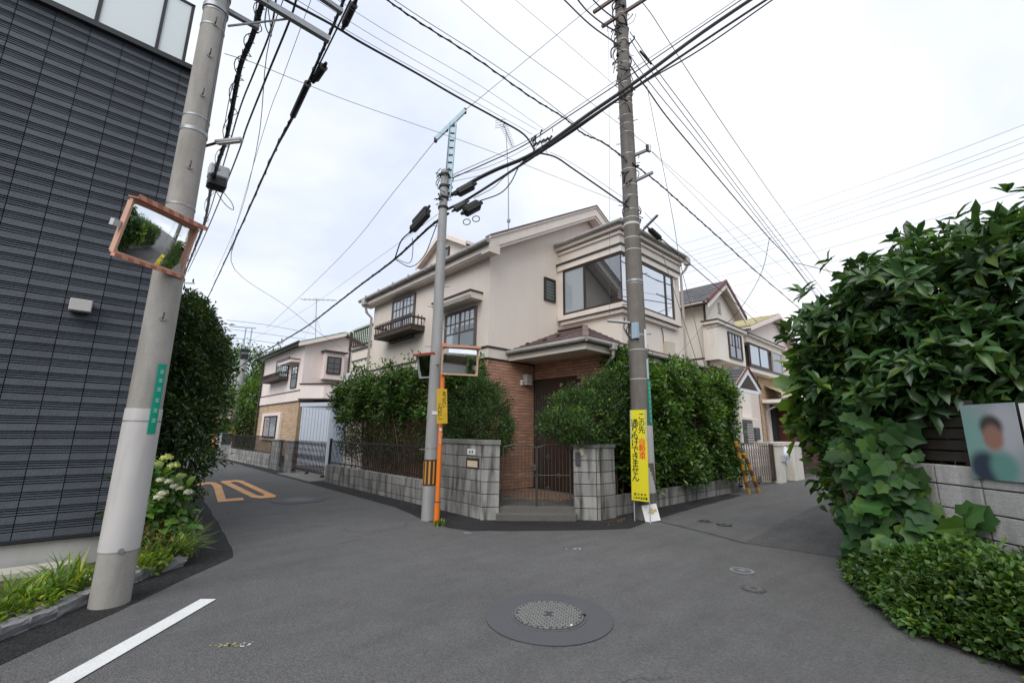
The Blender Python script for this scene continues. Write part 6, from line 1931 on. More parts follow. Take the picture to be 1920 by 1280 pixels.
MB().prism([(16.9, 5.27, 5.2), (20.4, 5.27, 6.3), (20.4, 5.27, 6.46), (16.9, 5.27, 5.33)], (0, .03, 0)).build('barge_board', PINK, c3)
brickwall(c3, 'y', 5.93, 18.95, 19.6, .3, 3.76, BRICK_T, bl=.24, bh=.085, gap=.014)
brickwall(c3, 'y', 5.93, 19.6, 21.6, 2.9, 3.76, BRICK_T, bl=.24, bh=.085, gap=.014)
# porch of the rose house
b = MB().prism([(19.1, 4.9, 2.72), (21.9, 4.9, 2.72), (21.9, 4.9, 2.85), (19.1, 4.9, 2.85)], (0, 1.0, 0)).build('porch_beam', CREAM, c3)
shingles(c3, (19.0, 4.8, 2.88), (22.0, 4.8, 2.88), (21.6, 5.93, 3.45), (19.6, 5.93, 3.45), 5, .3, ROOFY, .035)
MB().tube([(19.25, 4.9, 2.75), (19.3, 5.6, 2.55), (19.35, 5.85, 2.4), (19.35, 5.85, .3)], .04, 8).build('downpipe', PIPE, c3, smooth=True)
MB().box(20.1, 5.88, .3, 20.7, 5.93, 2.7).build('front_door', INTER, c3)
MB().box(20.7, 5.4, .3, 21.15, 5.93, 2.7).build('red_door_side', mat('deep_red_wood', (.13, .035, .025), .5, .1, 6), c3)
brickwall(c3, 'y', 5.90, 21.2, 23.6, .5, 2.5, BRICK, bl=.24, bh=.09, gap=.014)
b = MB().box(21.7, 5.78, 1.2, 23.2, 5.9, 2.12).build('window_grille', BLACKM, c3)
for k in range(8):
    MB().box(21.75, 5.75, 1.28 + k * .1, 23.15, 5.779, 1.31 + k * .1).build('grille_bar', PIPE, b)
MB().box(17.9, 5.82, 1.3, 18.35, 5.95, 1.75).build('wall_meter', mat('dark_grey_metal', (.07, .07, .07), .5, .1, 10), c3, bevel=.02)
c3.location.y += .3
lp = thing('porch_lamp_post', 'black post with white globe lantern at the rose house door', 'lamp', (19.9, 5.3, 0))
MB().tube([(19.9, 5.3, 0), (19.9, 5.3, 2.05)], .05, 12).build('post', IRONB, lp)
MB().tube([(19.9, 5.3, 2.05), (19.9, 5.3, 2.12), (19.9, 5.3, 2.3), (19.9, 5.3, 2.38)], [.05, .14, .14, .05], 8).build('lantern', VANW, lp)
oh = thing('orange_house', 'orange-red wall of a far house glimpsed behind the shrub', 'house', (24.5, 6, 0))
MB().box(24.0, 6.2, 0, 29, 11, 3.1).build('wall', mat('orange_red_wall', (.55, .19, .10), .8, .05, 4), oh)
MB().box(23.9, 6.1, 3.1, 29.1, 11.1, 3.25).build('roof_edge', CREAM, oh)
cpv = thing('carport', 'translucent reddish barrel carport roof beyond the rose house', 'carport', (24, 5.2, 0))
b = MB()
for k in range(8):
    t0, t1 = pi * .5 * k / 8, pi * .5 * (k + 1) / 8
    b._hex([Vector((x, 5.9 - 1.4 * sin(t), 1.15 + .95 * cos(t))) + Vector((0, 0, dz)) for x in (22.2, 28) for t, dz in ((t0, 0), (t1, 0), (t1, .02), (t0, .02))])
b.build('barrel_roof', mat('dusty_rose_plastic', (.42, .19, .17), .25, .06, 3), cpv, smooth=True)
for x in (22.2, 24.1, 26, 27.9):
    MB().tube([(x, 5.9 - 1.42 * sin(t), 1.17 + .97 * cos(t)) for t in np.linspace(0, pi / 2, 8)], .03, 6).build('rib', PIPE, cpv)
    MB().tube([(x, 4.45, 0), (x, 4.45, 1.2)], .03, 6).build('post', PIPE, cpv)
# gates and pillars along the right lane
fg2 = thing('folding_gate', 'bronze folding gate between the tall hedge and the white pillars', 'gate', (14.5, 4.95, 0), 'folding accordion gates')
accordion(fg2, (13.0, 4.98), (15.7, 4.98), .08, 1.25, .17, mat('bronze_aluminium', (.13, .10, .09), .4, .1, 8))
MB().box(15.72, 4.93, .1, 15.8, 5.03, 1.2).build('lock_post', BROWN, fg2)
WPM = mat('white_pillar_render', (.60, .57, .50), .9, .04, 4, streak=.25)
for (x0, x1, y0, y1, lb) in ((15.9, 16.45, 4.85, 5.4, 'cream pillar with letter box on the near side of the plastic bag'), (17.25, 18.2, 4.8, 5.4, 'cream pillar on the far side of the plastic bag')):
    g_p = thing('gate_pillar', lb, 'gate pillar', ((x0 + x1) / 2, 5.1, 0), 'gate pillars')
    MB().box(x0, y0, 0, x1, y1, 1.13).build('shaft', WPM, g_p, bevel=.01)
    MB().box(x0 - .03, y0 - .03, 1.14, x1 + .03, y1 + .03, 1.26).build('cap', WPM, g_p, bevel=.01)
MB().box(16.15, 4.80, .66, 16.42, 4.848, .86).build('letter_box', PLASTG, g_p.children[0].parent if False else [o for o in bpy.data.objects if o.name == 'gate_pillar.002'][0])
bg_ = thing('plastic_bag', 'white plastic bag hung beside the cream pillar letter box', 'bag', (16.62, 4.85, .95))
import mathutils
mb = MB()
R_ = random.Random(3)
rings = []
for j in range(9):
    t = j / 8
    rr = [.02, .10, .16, .18, .16, .12, .09, .07, .03][j]
    z = 1.12 - t * .62
    rings.append([(16.62 + rr * cos(2 * pi * k / 14) * R_.uniform(.8, 1.2) + (.05 if j > 4 else 0), 4.85 + rr * .8 * sin(2 * pi * k / 14) * R_.uniform(.8, 1.2), z + R_.uniform(-.015, .015)) for k in range(14)])
for rg in rings: mb.v += [Vector(p) for p in rg]
for j in range(8):
    for k in range(14):
        a_, b_ = j * 14 + k, j * 14 + (k + 1) % 14
        mb.f.append((a_, a_ + 14, b_ + 14, b_))
mb.f.append(tuple(range(14))); mb.f.append(tuple(8 * 14 + k for k in range(14))[::-1])
mb.build('bag_skin', BAGW, bg_, smooth=True)
MB().box(16.48, 4.9, .8, 16.6, 5.0, 1.02).build('dark_handle', RUBBER, bg_)
hg2 = thing('side_gate', 'narrow dark gate between the two cream pillars', 'gate', (16.85, 5.2, 0))
barfence(hg2, (16.5, 5.25), (17.2, 5.25), .08, 1.1, .09, .012, BROWN)
fg3 = thing('folding_gate', 'dark folding gate beyond the cream pillars at right', 'gate', (20.5, 4.9, 0), 'folding accordion gates')
accordion(fg3, (18.35, 4.95), (22.6, 4.95), .08, 1.22, .14, mat('dark_bronze', (.045, .033, .03), .5, .1, 8))
g_p = thing('gate_pillar', 'farthest pale gate pillar on the right lane half hidden by the vine', 'gate pillar', (23.4, 5.0, 0), 'gate pillars')
MB().box(22.8, 4.7, 0, 24.0, 5.2, 1.2).build('shaft', WPM, g_p, bevel=.01)
bf3 = thing('bar_fence', 'dark bar fence in front of the carport far right', 'fence', (26, 4.8, 0), 'black bar fences')
barfence(bf3, (24.1, 4.8), (29, 4.8), .1, 1.35, .16, .015, IRONB)
# striped guy guards
GUY = stripes('guy_stripes', (.50, .25, .03), (.16, .07, .03), 3.4, (0, 0, 1))
for (p0g, p1g, lb) in (((12.55, 4.60, 0), (12.05, 4.62, 1.30), 'left yellow-black guy wire guard by the end of the right hedge'), ((12.95, 4.50, 0), (12.35, 4.55, 1.0), 'right yellow-black guy wire guard by the end of the right hedge')):
    g_ = thing('guy_guard', lb, 'guy guard', p0g, 'striped guy wire guards')
    MB().tube([p0g, p1g], .046, 12).build('striped_tube', GUY, g_, smooth=True)
    MB().tube([p1g, Vector(p1g) + (Vector(p1g) - Vector(p0g)) * .4], .008, 6).build('wire', CABLE_G, g_)

# ================================================================== RIGHT FOREGROUND WALL (runs diagonally past the camera)
def wd(x, y, z=0):
    """diagonal frame: x across the view, y away from the camera"""
    return Vector((cos(YAW) * x + sin(YAW) * y, -sin(YAW) * x + cos(YAW) * y, z))
wr = thing('block_wall', 'pale scratched block wall with posters at the right edge', 'wall', tuple(wd(3.96, 3.4)), 'grey concrete block walls')
a_, b_ = wd(3.96, 5.0), wd(3.96, .6)
blockwall(wr, (a_.x, a_.y), (b_.x, b_.y), [.05, .25, .45, .65, .85, 1.05, 1.22], .12, BLOCK_W)
wr2 = thing('block_wall', 'side of the pale block wall running along the right lane behind the vine', 'wall', tuple(wd(4, 5.1)), 'grey concrete block walls')
blockwall(wr2, (a_.x + .05, a_.y - .02), (17, .55), [.05, .25, .45, .65, .85, 1.05, 1.22], .12, BLOCK_W)
ft = thing('slat_fence', 'dark brown horizontal slat fence on top of the pale wall in the shade', 'fence', tuple(wd(3.99, 3.4, 1.22)))
slt = shared('slat', MB().box(0, -.012, 0, 1, .012, .085), mat('dark_slat_wood', (.03, .024, .02), .7, .15, 12))
d_ = (wd(0, -1)).normalized(); ang_ = atan2(d_.y, d_.x)
for k in range(5):
    p = wd(3.99, 4.75, 1.25 + k * .1)
    piece('slat', slt, ft, p, ang_, (4.2, 1, 1))
for yy in (4.7, 3.9, 3.1, 2.3, 1.5):
    p = wd(4.02, yy, 1.22)
    MB().box(p.x - .03, p.y - .03, 1.22, p.x + .03, p.y + .03, 1.78).build('fence_post', mat('dark_slat_wood', (.03, .024, .02), .7, .15, 12), ft)
# posters (portrait reduced to plain soft shapes)
def board(lb, y0, y1, z0, z1, m, t_=.004, xx=3.885):
    t = thing('poster', lb, 'poster', tuple(wd(xx, (y0 + y1) / 2, z0)), 'posters on the right wall')
    dd = wd(0, 1) - wd(0, 0); nn = wd(-1, 0) - wd(0, 0)
    c = wd(xx, (y0 + y1) / 2, (z0 + z1) / 2)
    MB().obox(c, dd * (y1 - y0) / 2, nn * t_, Vector((0, 0, (z1 - z0) / 2))).build('sheet', m, t)
    return t, c, dd, nn
def ell(par, name, c, dd, nn, off, u, v, ru, rv, m, n=24, half=0):
    pts = []
    for k in range(n):
        t = 2 * pi * k / n
        x_, y_ = ru * cos(t), rv * sin(t)
        if half and y_ < 0: y_ = -rv * .9; x_ = ru * (1 if cos(t) > 0 else -1)
        pts.append(c + dd * (u + x_) + Vector((0, 0, v + y_)) + nn * off)
    pts2 = []
    for p in pts:
        if not pts2 or (p - pts2[-1]).length > 1e-4: pts2.append(p)
    return MB().poly(pts2).build(name, m, par)
def poster_mat(c, dd):
    """soft print: pale teal ground with a dim face and dark jacket"""
    m = bpy.data.materials.new('portrait_print'); m.use_nodes = True
    t = m.node_tree; A = t.nodes.new; L = t.links.new
    b = t.nodes['Principled BSDF']; b.inputs['Roughness'].default_value = .45
    geo = A('ShaderNodeNewGeometry')
    sb = A('ShaderNodeVectorMath'); sb.operation = 'SUBTRACT'; sb.inputs[1].default_value = tuple(c)
    L(geo.outputs['Position'], sb.inputs[0])
    du = A('ShaderNodeVectorMath'); du.operation = 'DOT_PRODUCT'; du.inputs[1].default_value = tuple(dd); L(sb.outputs[0], du.inputs[0])
    dv_ = A('ShaderNodeVectorMath'); dv_.operation = 'DOT_PRODUCT'; dv_.inputs[1].default_value = (0, 0, 1); L(sb.outputs[0], dv_.inputs[0])
    cb_ = A('ShaderNodeCombineXYZ'); L(du.outputs['Value'], cb_.inputs[0]); L(dv_.outputs['Value'], cb_.inputs[1])
    base = A('ShaderNodeRGB'); base.outputs[0].default_value = (.27, .33, .34, 1)
    cur = base.outputs[0]
    for (u, v, ru, rv, col, soft) in ((.14, .0, .1, .25, (.2, .36, .33), .9), (-.12, .1, .12, .2, (.42, .42, .46), .8), (.09, -.21, .12, .13, (.03, .045, .07), .6), (-.05, -.2, .1, .12, (.12, .28, .25), .7),
                                 (-.01, .12, .085, .09, (.05, .045, .04), .6), (-.01, .03, .075, .10, (.30, .16, .12), .6)):
        mp = A('ShaderNodeMapping'); mp.vector_type = 'TEXTURE'
        mp.inputs['Location'].default_value = (u, v, 0); mp.inputs['Scale'].default_value = (ru, rv, 1)
        L(cb_.outputs[0], mp.inputs[0])
        ln = A('ShaderNodeVectorMath'); ln.operation = 'LENGTH'; L(mp.outputs[0], ln.inputs[0])
        mr = A('ShaderNodeMapRange'); mr.interpolation_type = 'SMOOTHSTEP'
        mr.inputs['From Min'].default_value = 1 - soft * .6; mr.inputs['From Max'].default_value = 1 + soft * .6
        mr.inputs['To Min'].default_value = 1; mr.inputs['To Max'].default_value = 0
        L(ln.outputs['Value'], mr.inputs['Value'])
        mx_ = A('ShaderNodeMix'); mx_.data_type = 'RGBA'; mx_.inputs[7].default_value = (*col, 1)
        L(mr.outputs[0], mx_.inputs[0]); L(cur, mx_.inputs[6]); cur = mx_.outputs[2]
    L(cur, b.inputs['Base Color'])
    return m
_c = wd(3.885, 3.63, 1.43); _d = wd(0, 1) - wd(0, 0)
po, c, dd, nn = board('poster with a soft portrait on pale teal ground on the right wall', 3.42, 3.84, 1.13, 1.73, poster_mat(_c, _d))
po2, c, dd, nn = board('second poster with white upper part and green strip, cut by the right edge', 2.75, 3.39, 1.12, 1.72, WHITEP)
MB().obox(c + nn * .005 - Vector((0, 0, .25)), dd * .319, nn * .001, Vector((0, 0, .045))).build('green_strip', mat('poster_green', (.0, .25, .14), .5, .03, 5), po2)
MB().obox(c + nn * .005 - Vector((0, 0, .165)), dd * .319, nn * .001, Vector((0, 0, .035))).build('dark_strip', mat('poster_dark', (.03, .02, .05), .5, .03, 5), po2)

# ================================================================== things behind the camera (they show in mirrors and glass)
rh = thing('rear_house', 'plain grey house standing behind the viewpoint', 'house', (-9, -9, 0))
MB().box(-16, -14, 0, -7, -7, 5.6).build('wall', CREAM, rh)
MB().prism([(-16.4, -14.4, 5.6), (-6.6, -14.4, 5.6), (-6.6, -10.5, 7.4), (-16.4, -10.5, 7.4)], (0, 0, .1)).build('roof', ROOFD, rh)
rh2 = thing('rear_house', 'beige house with hipped roof seen only in the mirrors', 'house', (8, -14, 0))
MB().box(5, -18, 0, 14, -11, 5.6).build('wall', STUCCO, rh2)
MB().poly([(4.6, -18.4, 5.6), (4.6, -10.6, 5.6), (8, -14.5, 7.6), (11, -14.5, 7.6), (14.4, -18.4, 5.6)]).poly([(4.6, -10.6, 5.6), (14.4, -10.6, 5.6), (11, -14.5, 7.6), (8, -14.5, 7.6)]).poly([(14.4, -10.6, 5.6), (14.4, -18.4, 5.6), (11, -14.5, 7.6)]).build('roof', ROOFT, rh2)

# ================================================================== OVERHEAD CABLES
for lb, r, pts in CABLES:
    o = MB().tube(smoothpts(pts, 5), r, 6 if r > .01 else 4).build('overhead_cable', RUBBER if r >= .0085 and 'distant' not in lb else CABLE_G, None, smooth=True)
    tag(o, lb, 'cable', 'overhead cables')
# curly lashing wire and small fittings along the thick ones
def lash(pts, r, pitch, rad, lab):
    P = smoothpts(pts, 12)
    out_ = []
    for i, p in enumerate(P):
        d = (P[min(i + 1, len(P) - 1)] - P[max(0, i - 1)]).normalized()
        s = d.cross(Vector((0, 0, 1))).normalized(); u = s.cross(d)
        a = i * pitch
        out_.append(p + (s * cos(a) + u * sin(a)) * rad)
    return tag(MB().tube(out_, r, 4).build('lashing_wire', RUBBER), lab, 'cable', 'lashing wires')
cab = {c[0]: c[2] for c in CABLES}
for key, rad, lab in (('heavy diagonal cable from the top edge sinking down the lane', .03, 'lashing wire coiled round the heavy diagonal lane cable'),
                 ('black cable from top centre down to the bracket of the brown-grey pole', .022, 'lashing wire coiled round the cable from top centre'),
                 ('thick sagging trunk cable from the slim pole to the far street pole', .03, 'lashing wire coiled round the sagging trunk cable'),
                 ('cable from the pole bracket down over the roofs at right', .02, 'lashing wire coiled round the cable over the right roofs'),
                 ('black twisted bundle dropping beside the left concrete pole down the lane', .045, 'lashing wire coiled round the twisted bundle'),
                 ('black twisted bundle dropping beside the left concrete pole down the lane', .07, 'loose outer strand around the twisted bundle')):
    lash(cab[key], .006, 1.7 if rad < .05 else .6, rad, lab)
# knot of splices where the cables cross
kn = thing('cable_splice', 'tangled knot of splices where the cables cross in mid air', 'cable splice', (5.636, 5.363, 7.034))
rngl = random.Random(12)
jn = Vector((5.636, 5.363, 7.03))
kb = MB()
for k in range(34):
    p = jn + Vector((rngl.gauss(0, .12), rngl.gauss(0, .12), rngl.gauss(.02, .08)))
    q = p + Vector((rngl.uniform(-.12, .12), rngl.uniform(-.12, .12), rngl.uniform(-.07, .07)))
    kb.tube(smoothpts([p, (p + q) / 2 + Vector((0, 0, rngl.uniform(-.06, .09))), q], 4), rngl.choice((.004, .007, .012)), 5)
tag(kb.build('splice_wires', RUBBER, kn), kind='stuff')
for k in range(5):
    p = jn + Vector((.09, -.09, .06)) * (k - 2) * .6
    MB().tube([p + Vector((0, 0, .05)), p + Vector((.04, -.04, .13))], .022, 8).build('splice_cap', RUBBER, kn)
for (a_, b_, r, lb) in (((1.646, 6.649, 6.834), (1.688, 7.564, 6.761), .05, 'long black splice tube on the heavy diagonal lane cable'), ((1.75, 6.27, 6.957), (1.72, 6.6, 6.887), .055, 'short black splice box above the long splice tube'), ((1.80, 5.365, 7.408), (1.79, 5.7, 7.26), .05, 'black splice tube at the top edge on the heavy diagonal cable')):
    t = thing('splice_tube', lb, 'splice tube', a_, 'black splice tubes')
    a_, b_ = Vector(a_), Vector(b_); d = (b_ - a_).normalized()
    MB().tube([a_ - d * .06, a_, a_ + d * .04, b_ - d * .04, b_, b_ + d * .06], [.02, .03, r, r, .03, .02], 14).build('tube', RUBBER, t, smooth=True)
    MB().tube([a_ + d * .02, a_ + d * .05], r + .006, 14).build('end_cap', CABLE_G, t)
jb = thing('junction_box', 'grey and black junction box hung on the twisted bundle by the left pole', 'junction box', (1.03, 9.95, 6.3))
MB().box(.86, 9.8, 6.35, 1.2, 10.1, 6.62).build('lid', PLASTG, jb, bevel=.03)
MB().box(.87, 9.81, 6.15, 1.19, 10.09, 6.345).build('case', RUBBER, jb, bevel=.03)
tube_obj('slack_loop', smoothpts([(1.1, 9.9, 6.15), (1.3, 9.8, 5.9), (1.35, 9.8, 5.75), (1.2, 9.85, 5.85), (1.0, 9.95, 6.15)], 6), .008, CABLE_G, jb, 5)

# ================================================================== VEGETATION
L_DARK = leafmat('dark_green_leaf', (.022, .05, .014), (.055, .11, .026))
L_MID = leafmat('mid_green_leaf', (.03, .075, .016), (.085, .17, .032))
L_BRI = leafmat('bright_green_leaf', (.05, .115, .02), (.125, .235, .04))
L_LIME = leafmat('lime_green_leaf', (.10, .19, .02), (.21, .31, .04), trans=.4)
L_CON = leafmat('conifer_green', (.022, .058, .02), (.065, .13, .032), .6)
L_BIG = leafmat('big_glossy_leaf', (.02, .055, .018), (.062, .135, .036), .36, .22)
L_FIG = leafmat('lobed_vine_leaf', (.018, .062, .016), (.05, .125, .026), .5, .22, .3)
L_FAR = leafmat('far_tree_leaf', (.03, .075, .018), (.085, .16, .035), .6)
L_GRASS = leafmat('striped_grass_leaf', (.09, .17, .03), (.24, .34, .12), .45, .3)
L_BROWN = leafmat('dull_brown_leaf', (.07, .05, .025), (.16, .14, .06), .7)
rng = np.random.default_rng(11)

# --- hedge behind the low wall, left of the corner house
hl = thing('hedge', 'tall leafy hedge with bare twiggy lower half behind the low block wall', 'hedge', (5.7, 10, .3))
P, D = box_points(4800, 5.22, 7.35, 1.75, 6.05, 13.75, 2.92, rng, {'-x': 5, '-y': .9, '+z': 1.6, '+y': .6}, .4, .2, 1.0)
kp = clumps(P, -.55, 1, .3); P, D = P[kp], D[kp]
PP, DD = twiggy(P, D, 7, .055, rng)
leaves('foliage', PP, DD, .10, .044, L_MID, hl, 'simple', .8, .1, .7, rng)
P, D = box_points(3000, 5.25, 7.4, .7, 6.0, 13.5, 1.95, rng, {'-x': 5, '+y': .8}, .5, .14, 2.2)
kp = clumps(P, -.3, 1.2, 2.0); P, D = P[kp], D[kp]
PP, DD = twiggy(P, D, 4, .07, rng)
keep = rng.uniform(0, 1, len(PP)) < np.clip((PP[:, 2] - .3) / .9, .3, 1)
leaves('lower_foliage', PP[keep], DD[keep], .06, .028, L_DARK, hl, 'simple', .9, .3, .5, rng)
keep = rng.uniform(0, 1, len(PP)) < .8
leaves('dry_leaves', PP[keep] * [1, 1, .9] + [.12, 0, 0] + rng.normal(size=(keep.sum(), 3)) * .05, DD[keep], .05, .02, L_BROWN, hl, 'simple', 1, .5, .3, rng)
tw = MB()
rg = random.Random(5)
for k in range(46):
    y = 7.5 + k * .128 + rg.uniform(-.05, .05); x = rg.uniform(5.4, 5.75)
    top = (x + rg.uniform(-.25, .2), y + rg.uniform(-.35, .35), rg.uniform(1.7, 2.6))
    mid = ((x + top[0]) / 2 + rg.uniform(-.1, .1), (y + top[1]) / 2 + rg.uniform(-.1, .1), 1.0 + rg.uniform(-.15, .2))
    tw.tube(smoothpts([(x, y, .2), mid, top], 5), [.016 * (1 - .07 * i) for i in range(11)], 5)
    for q in range(5):
        z = rg.uniform(.6, 1.6)
        a = rg.uniform(0, 6.28)
        tw.tube(smoothpts([(x, y, z), (x + cos(a) * .15, y + sin(a) * .15, z + .15), (x + cos(a) * .3, y + sin(a) * .32, z + rg.uniform(.2, .45))], 3), [.006, .005, .004, .004, .003, .003, .002], 4)
tag(tw.build('bare_stems', TWIG, hl), kind='stuff')
# sprigs standing proud of the hedge top
P = []
for (y, x, z) in ((12.9, 5.5, 3.1), (12.4, 5.6, 3.2), (12.7, 5.4, 3.15), (9.9, 5.5, 3.15), (9.3, 5.5, 3.05), (11.2, 5.5, 3.1), (8.7, 5.6, 3.05), (13.0, 5.3, 2.8)):
    for k in range(26):
        P.append((x + rng.normal() * .1, y + rng.normal() * .14, z + rng.uniform(-.2, .28)))
P = np.array(P)
tag(leaves('top_sprigs', P, np.tile([[0, 0, 1.]], (len(P), 1)) + rng.normal(size=(len(P), 3)) * .4, .12, .042, L_BRI, hl, 'simple', .6, -.1, .5, rng), kind='stuff')

# --- dark rounded bush in the corner behind the tall wall
bc = thing('rounded_bush', 'dense dark green rounded bush above the tall wall left of the entrance', 'bush', (5.65, 6.95, .3))
P, D = blob_points(2600, [(5.62, 7.15, 1.75, .62, .75, .78), (5.58, 6.75, 1.5, .5, .5, .55), (5.75, 7.4, 2.1, .5, .5, .5)], rng, .65, 1.05, .2)
PP, DD = twiggy(P, D, 9, .04, rng)
leaves('foliage', PP, DD, .045, .018, L_CON, bc, 'simple', .8, -.1, .4, rng)
MB().tube(smoothpts([(5.65, 6.95, .2), (5.63, 7.0, 1.2), (5.6, 7.05, 2.1)], 4), .035, 6).build('trunk', BARK, bc)
for q in range(8):
    a = q * .8
    MB().tube([(5.63, 7.0, 1.0 + q * .06), (5.63 + .3 * cos(a), 7.0 + .3 * sin(a), 1.5 + q * .07)], [.018, .008], 5).build('branch', BARK, bc)

# --- spreading cloud shrub over the right pillar
sh = thing('spreading_shrub', 'layered dark green shrub spilling over the pillar right of the iron gate', 'bush', (7.0, 5.35, .2))
blobs = [(6.15, 5.25, 1.62, .45, .42, .24), (6.75, 5.2, 1.75, .5, .45, .30), (6.55, 5.35, 2.02, .4, .38, .22), (7.1, 5.2, 2.18, .42, .4, .27), (7.55, 5.05, 1.78, .42, .35, .34), (7.35, 5.1, 2.45, .35, .32, .2), (6.6, 5.15, 1.42, .55, .35, .16), (7.3, 5.1, 1.45, .45, .3, .18), (6.9, 5.0, 1.98, .3, .3, .2)]
P, D = blob_points(3800, blobs, rng, .5, 1.15, .4)
kp = clumps(P, -.7, 1.6, .2); P, D = P[kp], D[kp]
D[:, 2] += .5
PP, DD = twiggy(P, D, 9, .045, rng)
leaves('foliage', PP, DD, .05, .019, L_CON, sh, 'simple', .8, -.2, .5, rng)
P, D = blob_points(900, blobs, rng, .95, 1.25, .35)
D[:, 2] += .4
PP, DD = twiggy(P, D, 6, .03, rng)
leaves('highlight_leaves', PP, DD, .055, .02, L_BRI, sh, 'simple', .6, -.3, .5, rng)  # brighter leaf colour paints highlights onto the layered lumps
mb = MB()
branches(mb, (7.0, 5.3, .2), [(b[0], b[1], b[2] - .05) for b in blobs], .04, rng)
tag(mb.build('branches', BARK, sh), kind='stuff')

# --- tall hedge along the right lane
hr = thing('hedge', 'tall glossy green hedge behind the brown-grey pole along the right lane', 'hedge', (10, 5.2, .2))
P, D = box_points(6400, 7.45, 4.78, .38, 12.75, 5.42, 2.78, rng, {'-y': 6, '+z': 1.1, '+x': .7, '-x': .7}, .34, .17, .4)
keep = rng.uniform(0, 1, len(P)) < np.clip((P[:, 2] - .2) / .5, .3, 1)
keep &= clumps(P, -.75, 1, 1.0)
PP, DD = twiggy(P[keep], D[keep], 6, .06, rng)
DD[:, 2] += .35
leaves('foliage', PP, DD, .115, .05, L_MID, hr, 'simple', .75, .25, .8, rng)
P, D = box_points(900, 7.6, 4.72, 1.9, 12.4, 5.3, 2.95, rng, {'-y': 3, '+z': 2}, .14, .17, .4)
PP, DD = twiggy(P, D, 6, .05, rng)
leaves('young_leaves', PP, DD, .10, .042, L_BRI, hr, 'simple', .7, -.2, .8, rng)
tw = MB()
for k in range(34):
    x = 7.2 + k * .165 + rg.uniform(-.05, .05); y = rg.uniform(5.0, 5.25)
    tw.tube(smoothpts([(x, y, .1), (x + rg.uniform(-.1, .1), y + rg.uniform(-.08, .08), 1.0), (x + rg.uniform(-.25, .25), y + rg.uniform(-.15, .15), 2.2)], 4), [.02 * (1 - .08 * i) for i in range(9)], 5)
tag(tw.build('stems', BARK, hr), kind='stuff')

# --- evergreen tree on the left behind the concrete pole
tl = thing('evergreen_tree', 'dense evergreen tree between the dark house and the left lane', 'tree', (1.02, 9.6, 0))
blobs = [(.92, 9.7, 2.85, .5, .65, .7), (.65, 9.3, 2.0, .5, .65, .6), (.6, 9.5, 1.5, .46, .55, .5), (.6, 9.2, 1.0, .38, .5, .36), (.95, 9.8, 3.35, .3, .4, .42), (1.22, 9.9, 2.75, .32, .4, .38), (.95, 9.3, 1.95, .34, .35, .28), (.85, 9.2, 1.3, .34, .35, .22)]
P, D = blob_points(5200, blobs, rng, .45, 1.18, .4, clip=lambda p: p[:, 2] > .6)
kp = clumps(P, -.35, 1.2, .7); P, D = P[kp], D[kp]
PP, DD = twiggy(P, D, 8, .055, rng)
DD[:, 2] += .2
leaves('crown', PP, DD, .11, .04, L_DARK, tl, 'simple', .85, .15, .7, rng)
P, D = blob_points(900, blobs, rng, 1.0, 1.25, .35, clip=lambda p: p[:, 2] > .8)
D[:, 2] += .7
PP, DD = twiggy(P, D, 6, .035, rng)
leaves('lit_shoot_tips', PP, DD, .085, .028, L_MID, tl, 'simple', .6, -.2, .6, rng)  # lighter leaf colour on outer shoots stands in for light on the crown
MB().tube(smoothpts([(1.02, 9.6, 0), (1.0, 9.58, .9), (1.05, 9.6, 2.2), (1.05, 9.65, 3.6)], 5), [.06 * (1 - .05 * i) for i in range(16)], 8).build('trunk', BARK, tl, smooth=True)
mb = MB(); branches(mb, (1.02, 9.6, .9), [(b[0], b[1], b[2]) for b in blobs], .03, rng)
tag(mb.build('branches', BARK, tl), kind='stuff')
t2 = thing('evergreen_tree', 'darker smaller evergreen filling the gap behind the hydrangea', 'tree', (.9, 8.1, 0))
blobs = [(.85, 8.0, 1.3, .5, .6, .8), (.95, 8.4, 2.2, .5, .6, .8), (.75, 8.2, 2.9, .35, .45, .5)]
P, D = blob_points(1900, blobs, rng, .5, 1.1, .3)
PP, DD = twiggy(P, D, 8, .05, rng)
leaves('crown', PP, DD, .075, .028, L_DARK, t2, 'simple', .85, .15, .7, rng)
MB().tube([(.9, 8.1, 0), (.88, 8.15, 2.6)], [.035, .015], 8).build('trunk', BARK, t2)

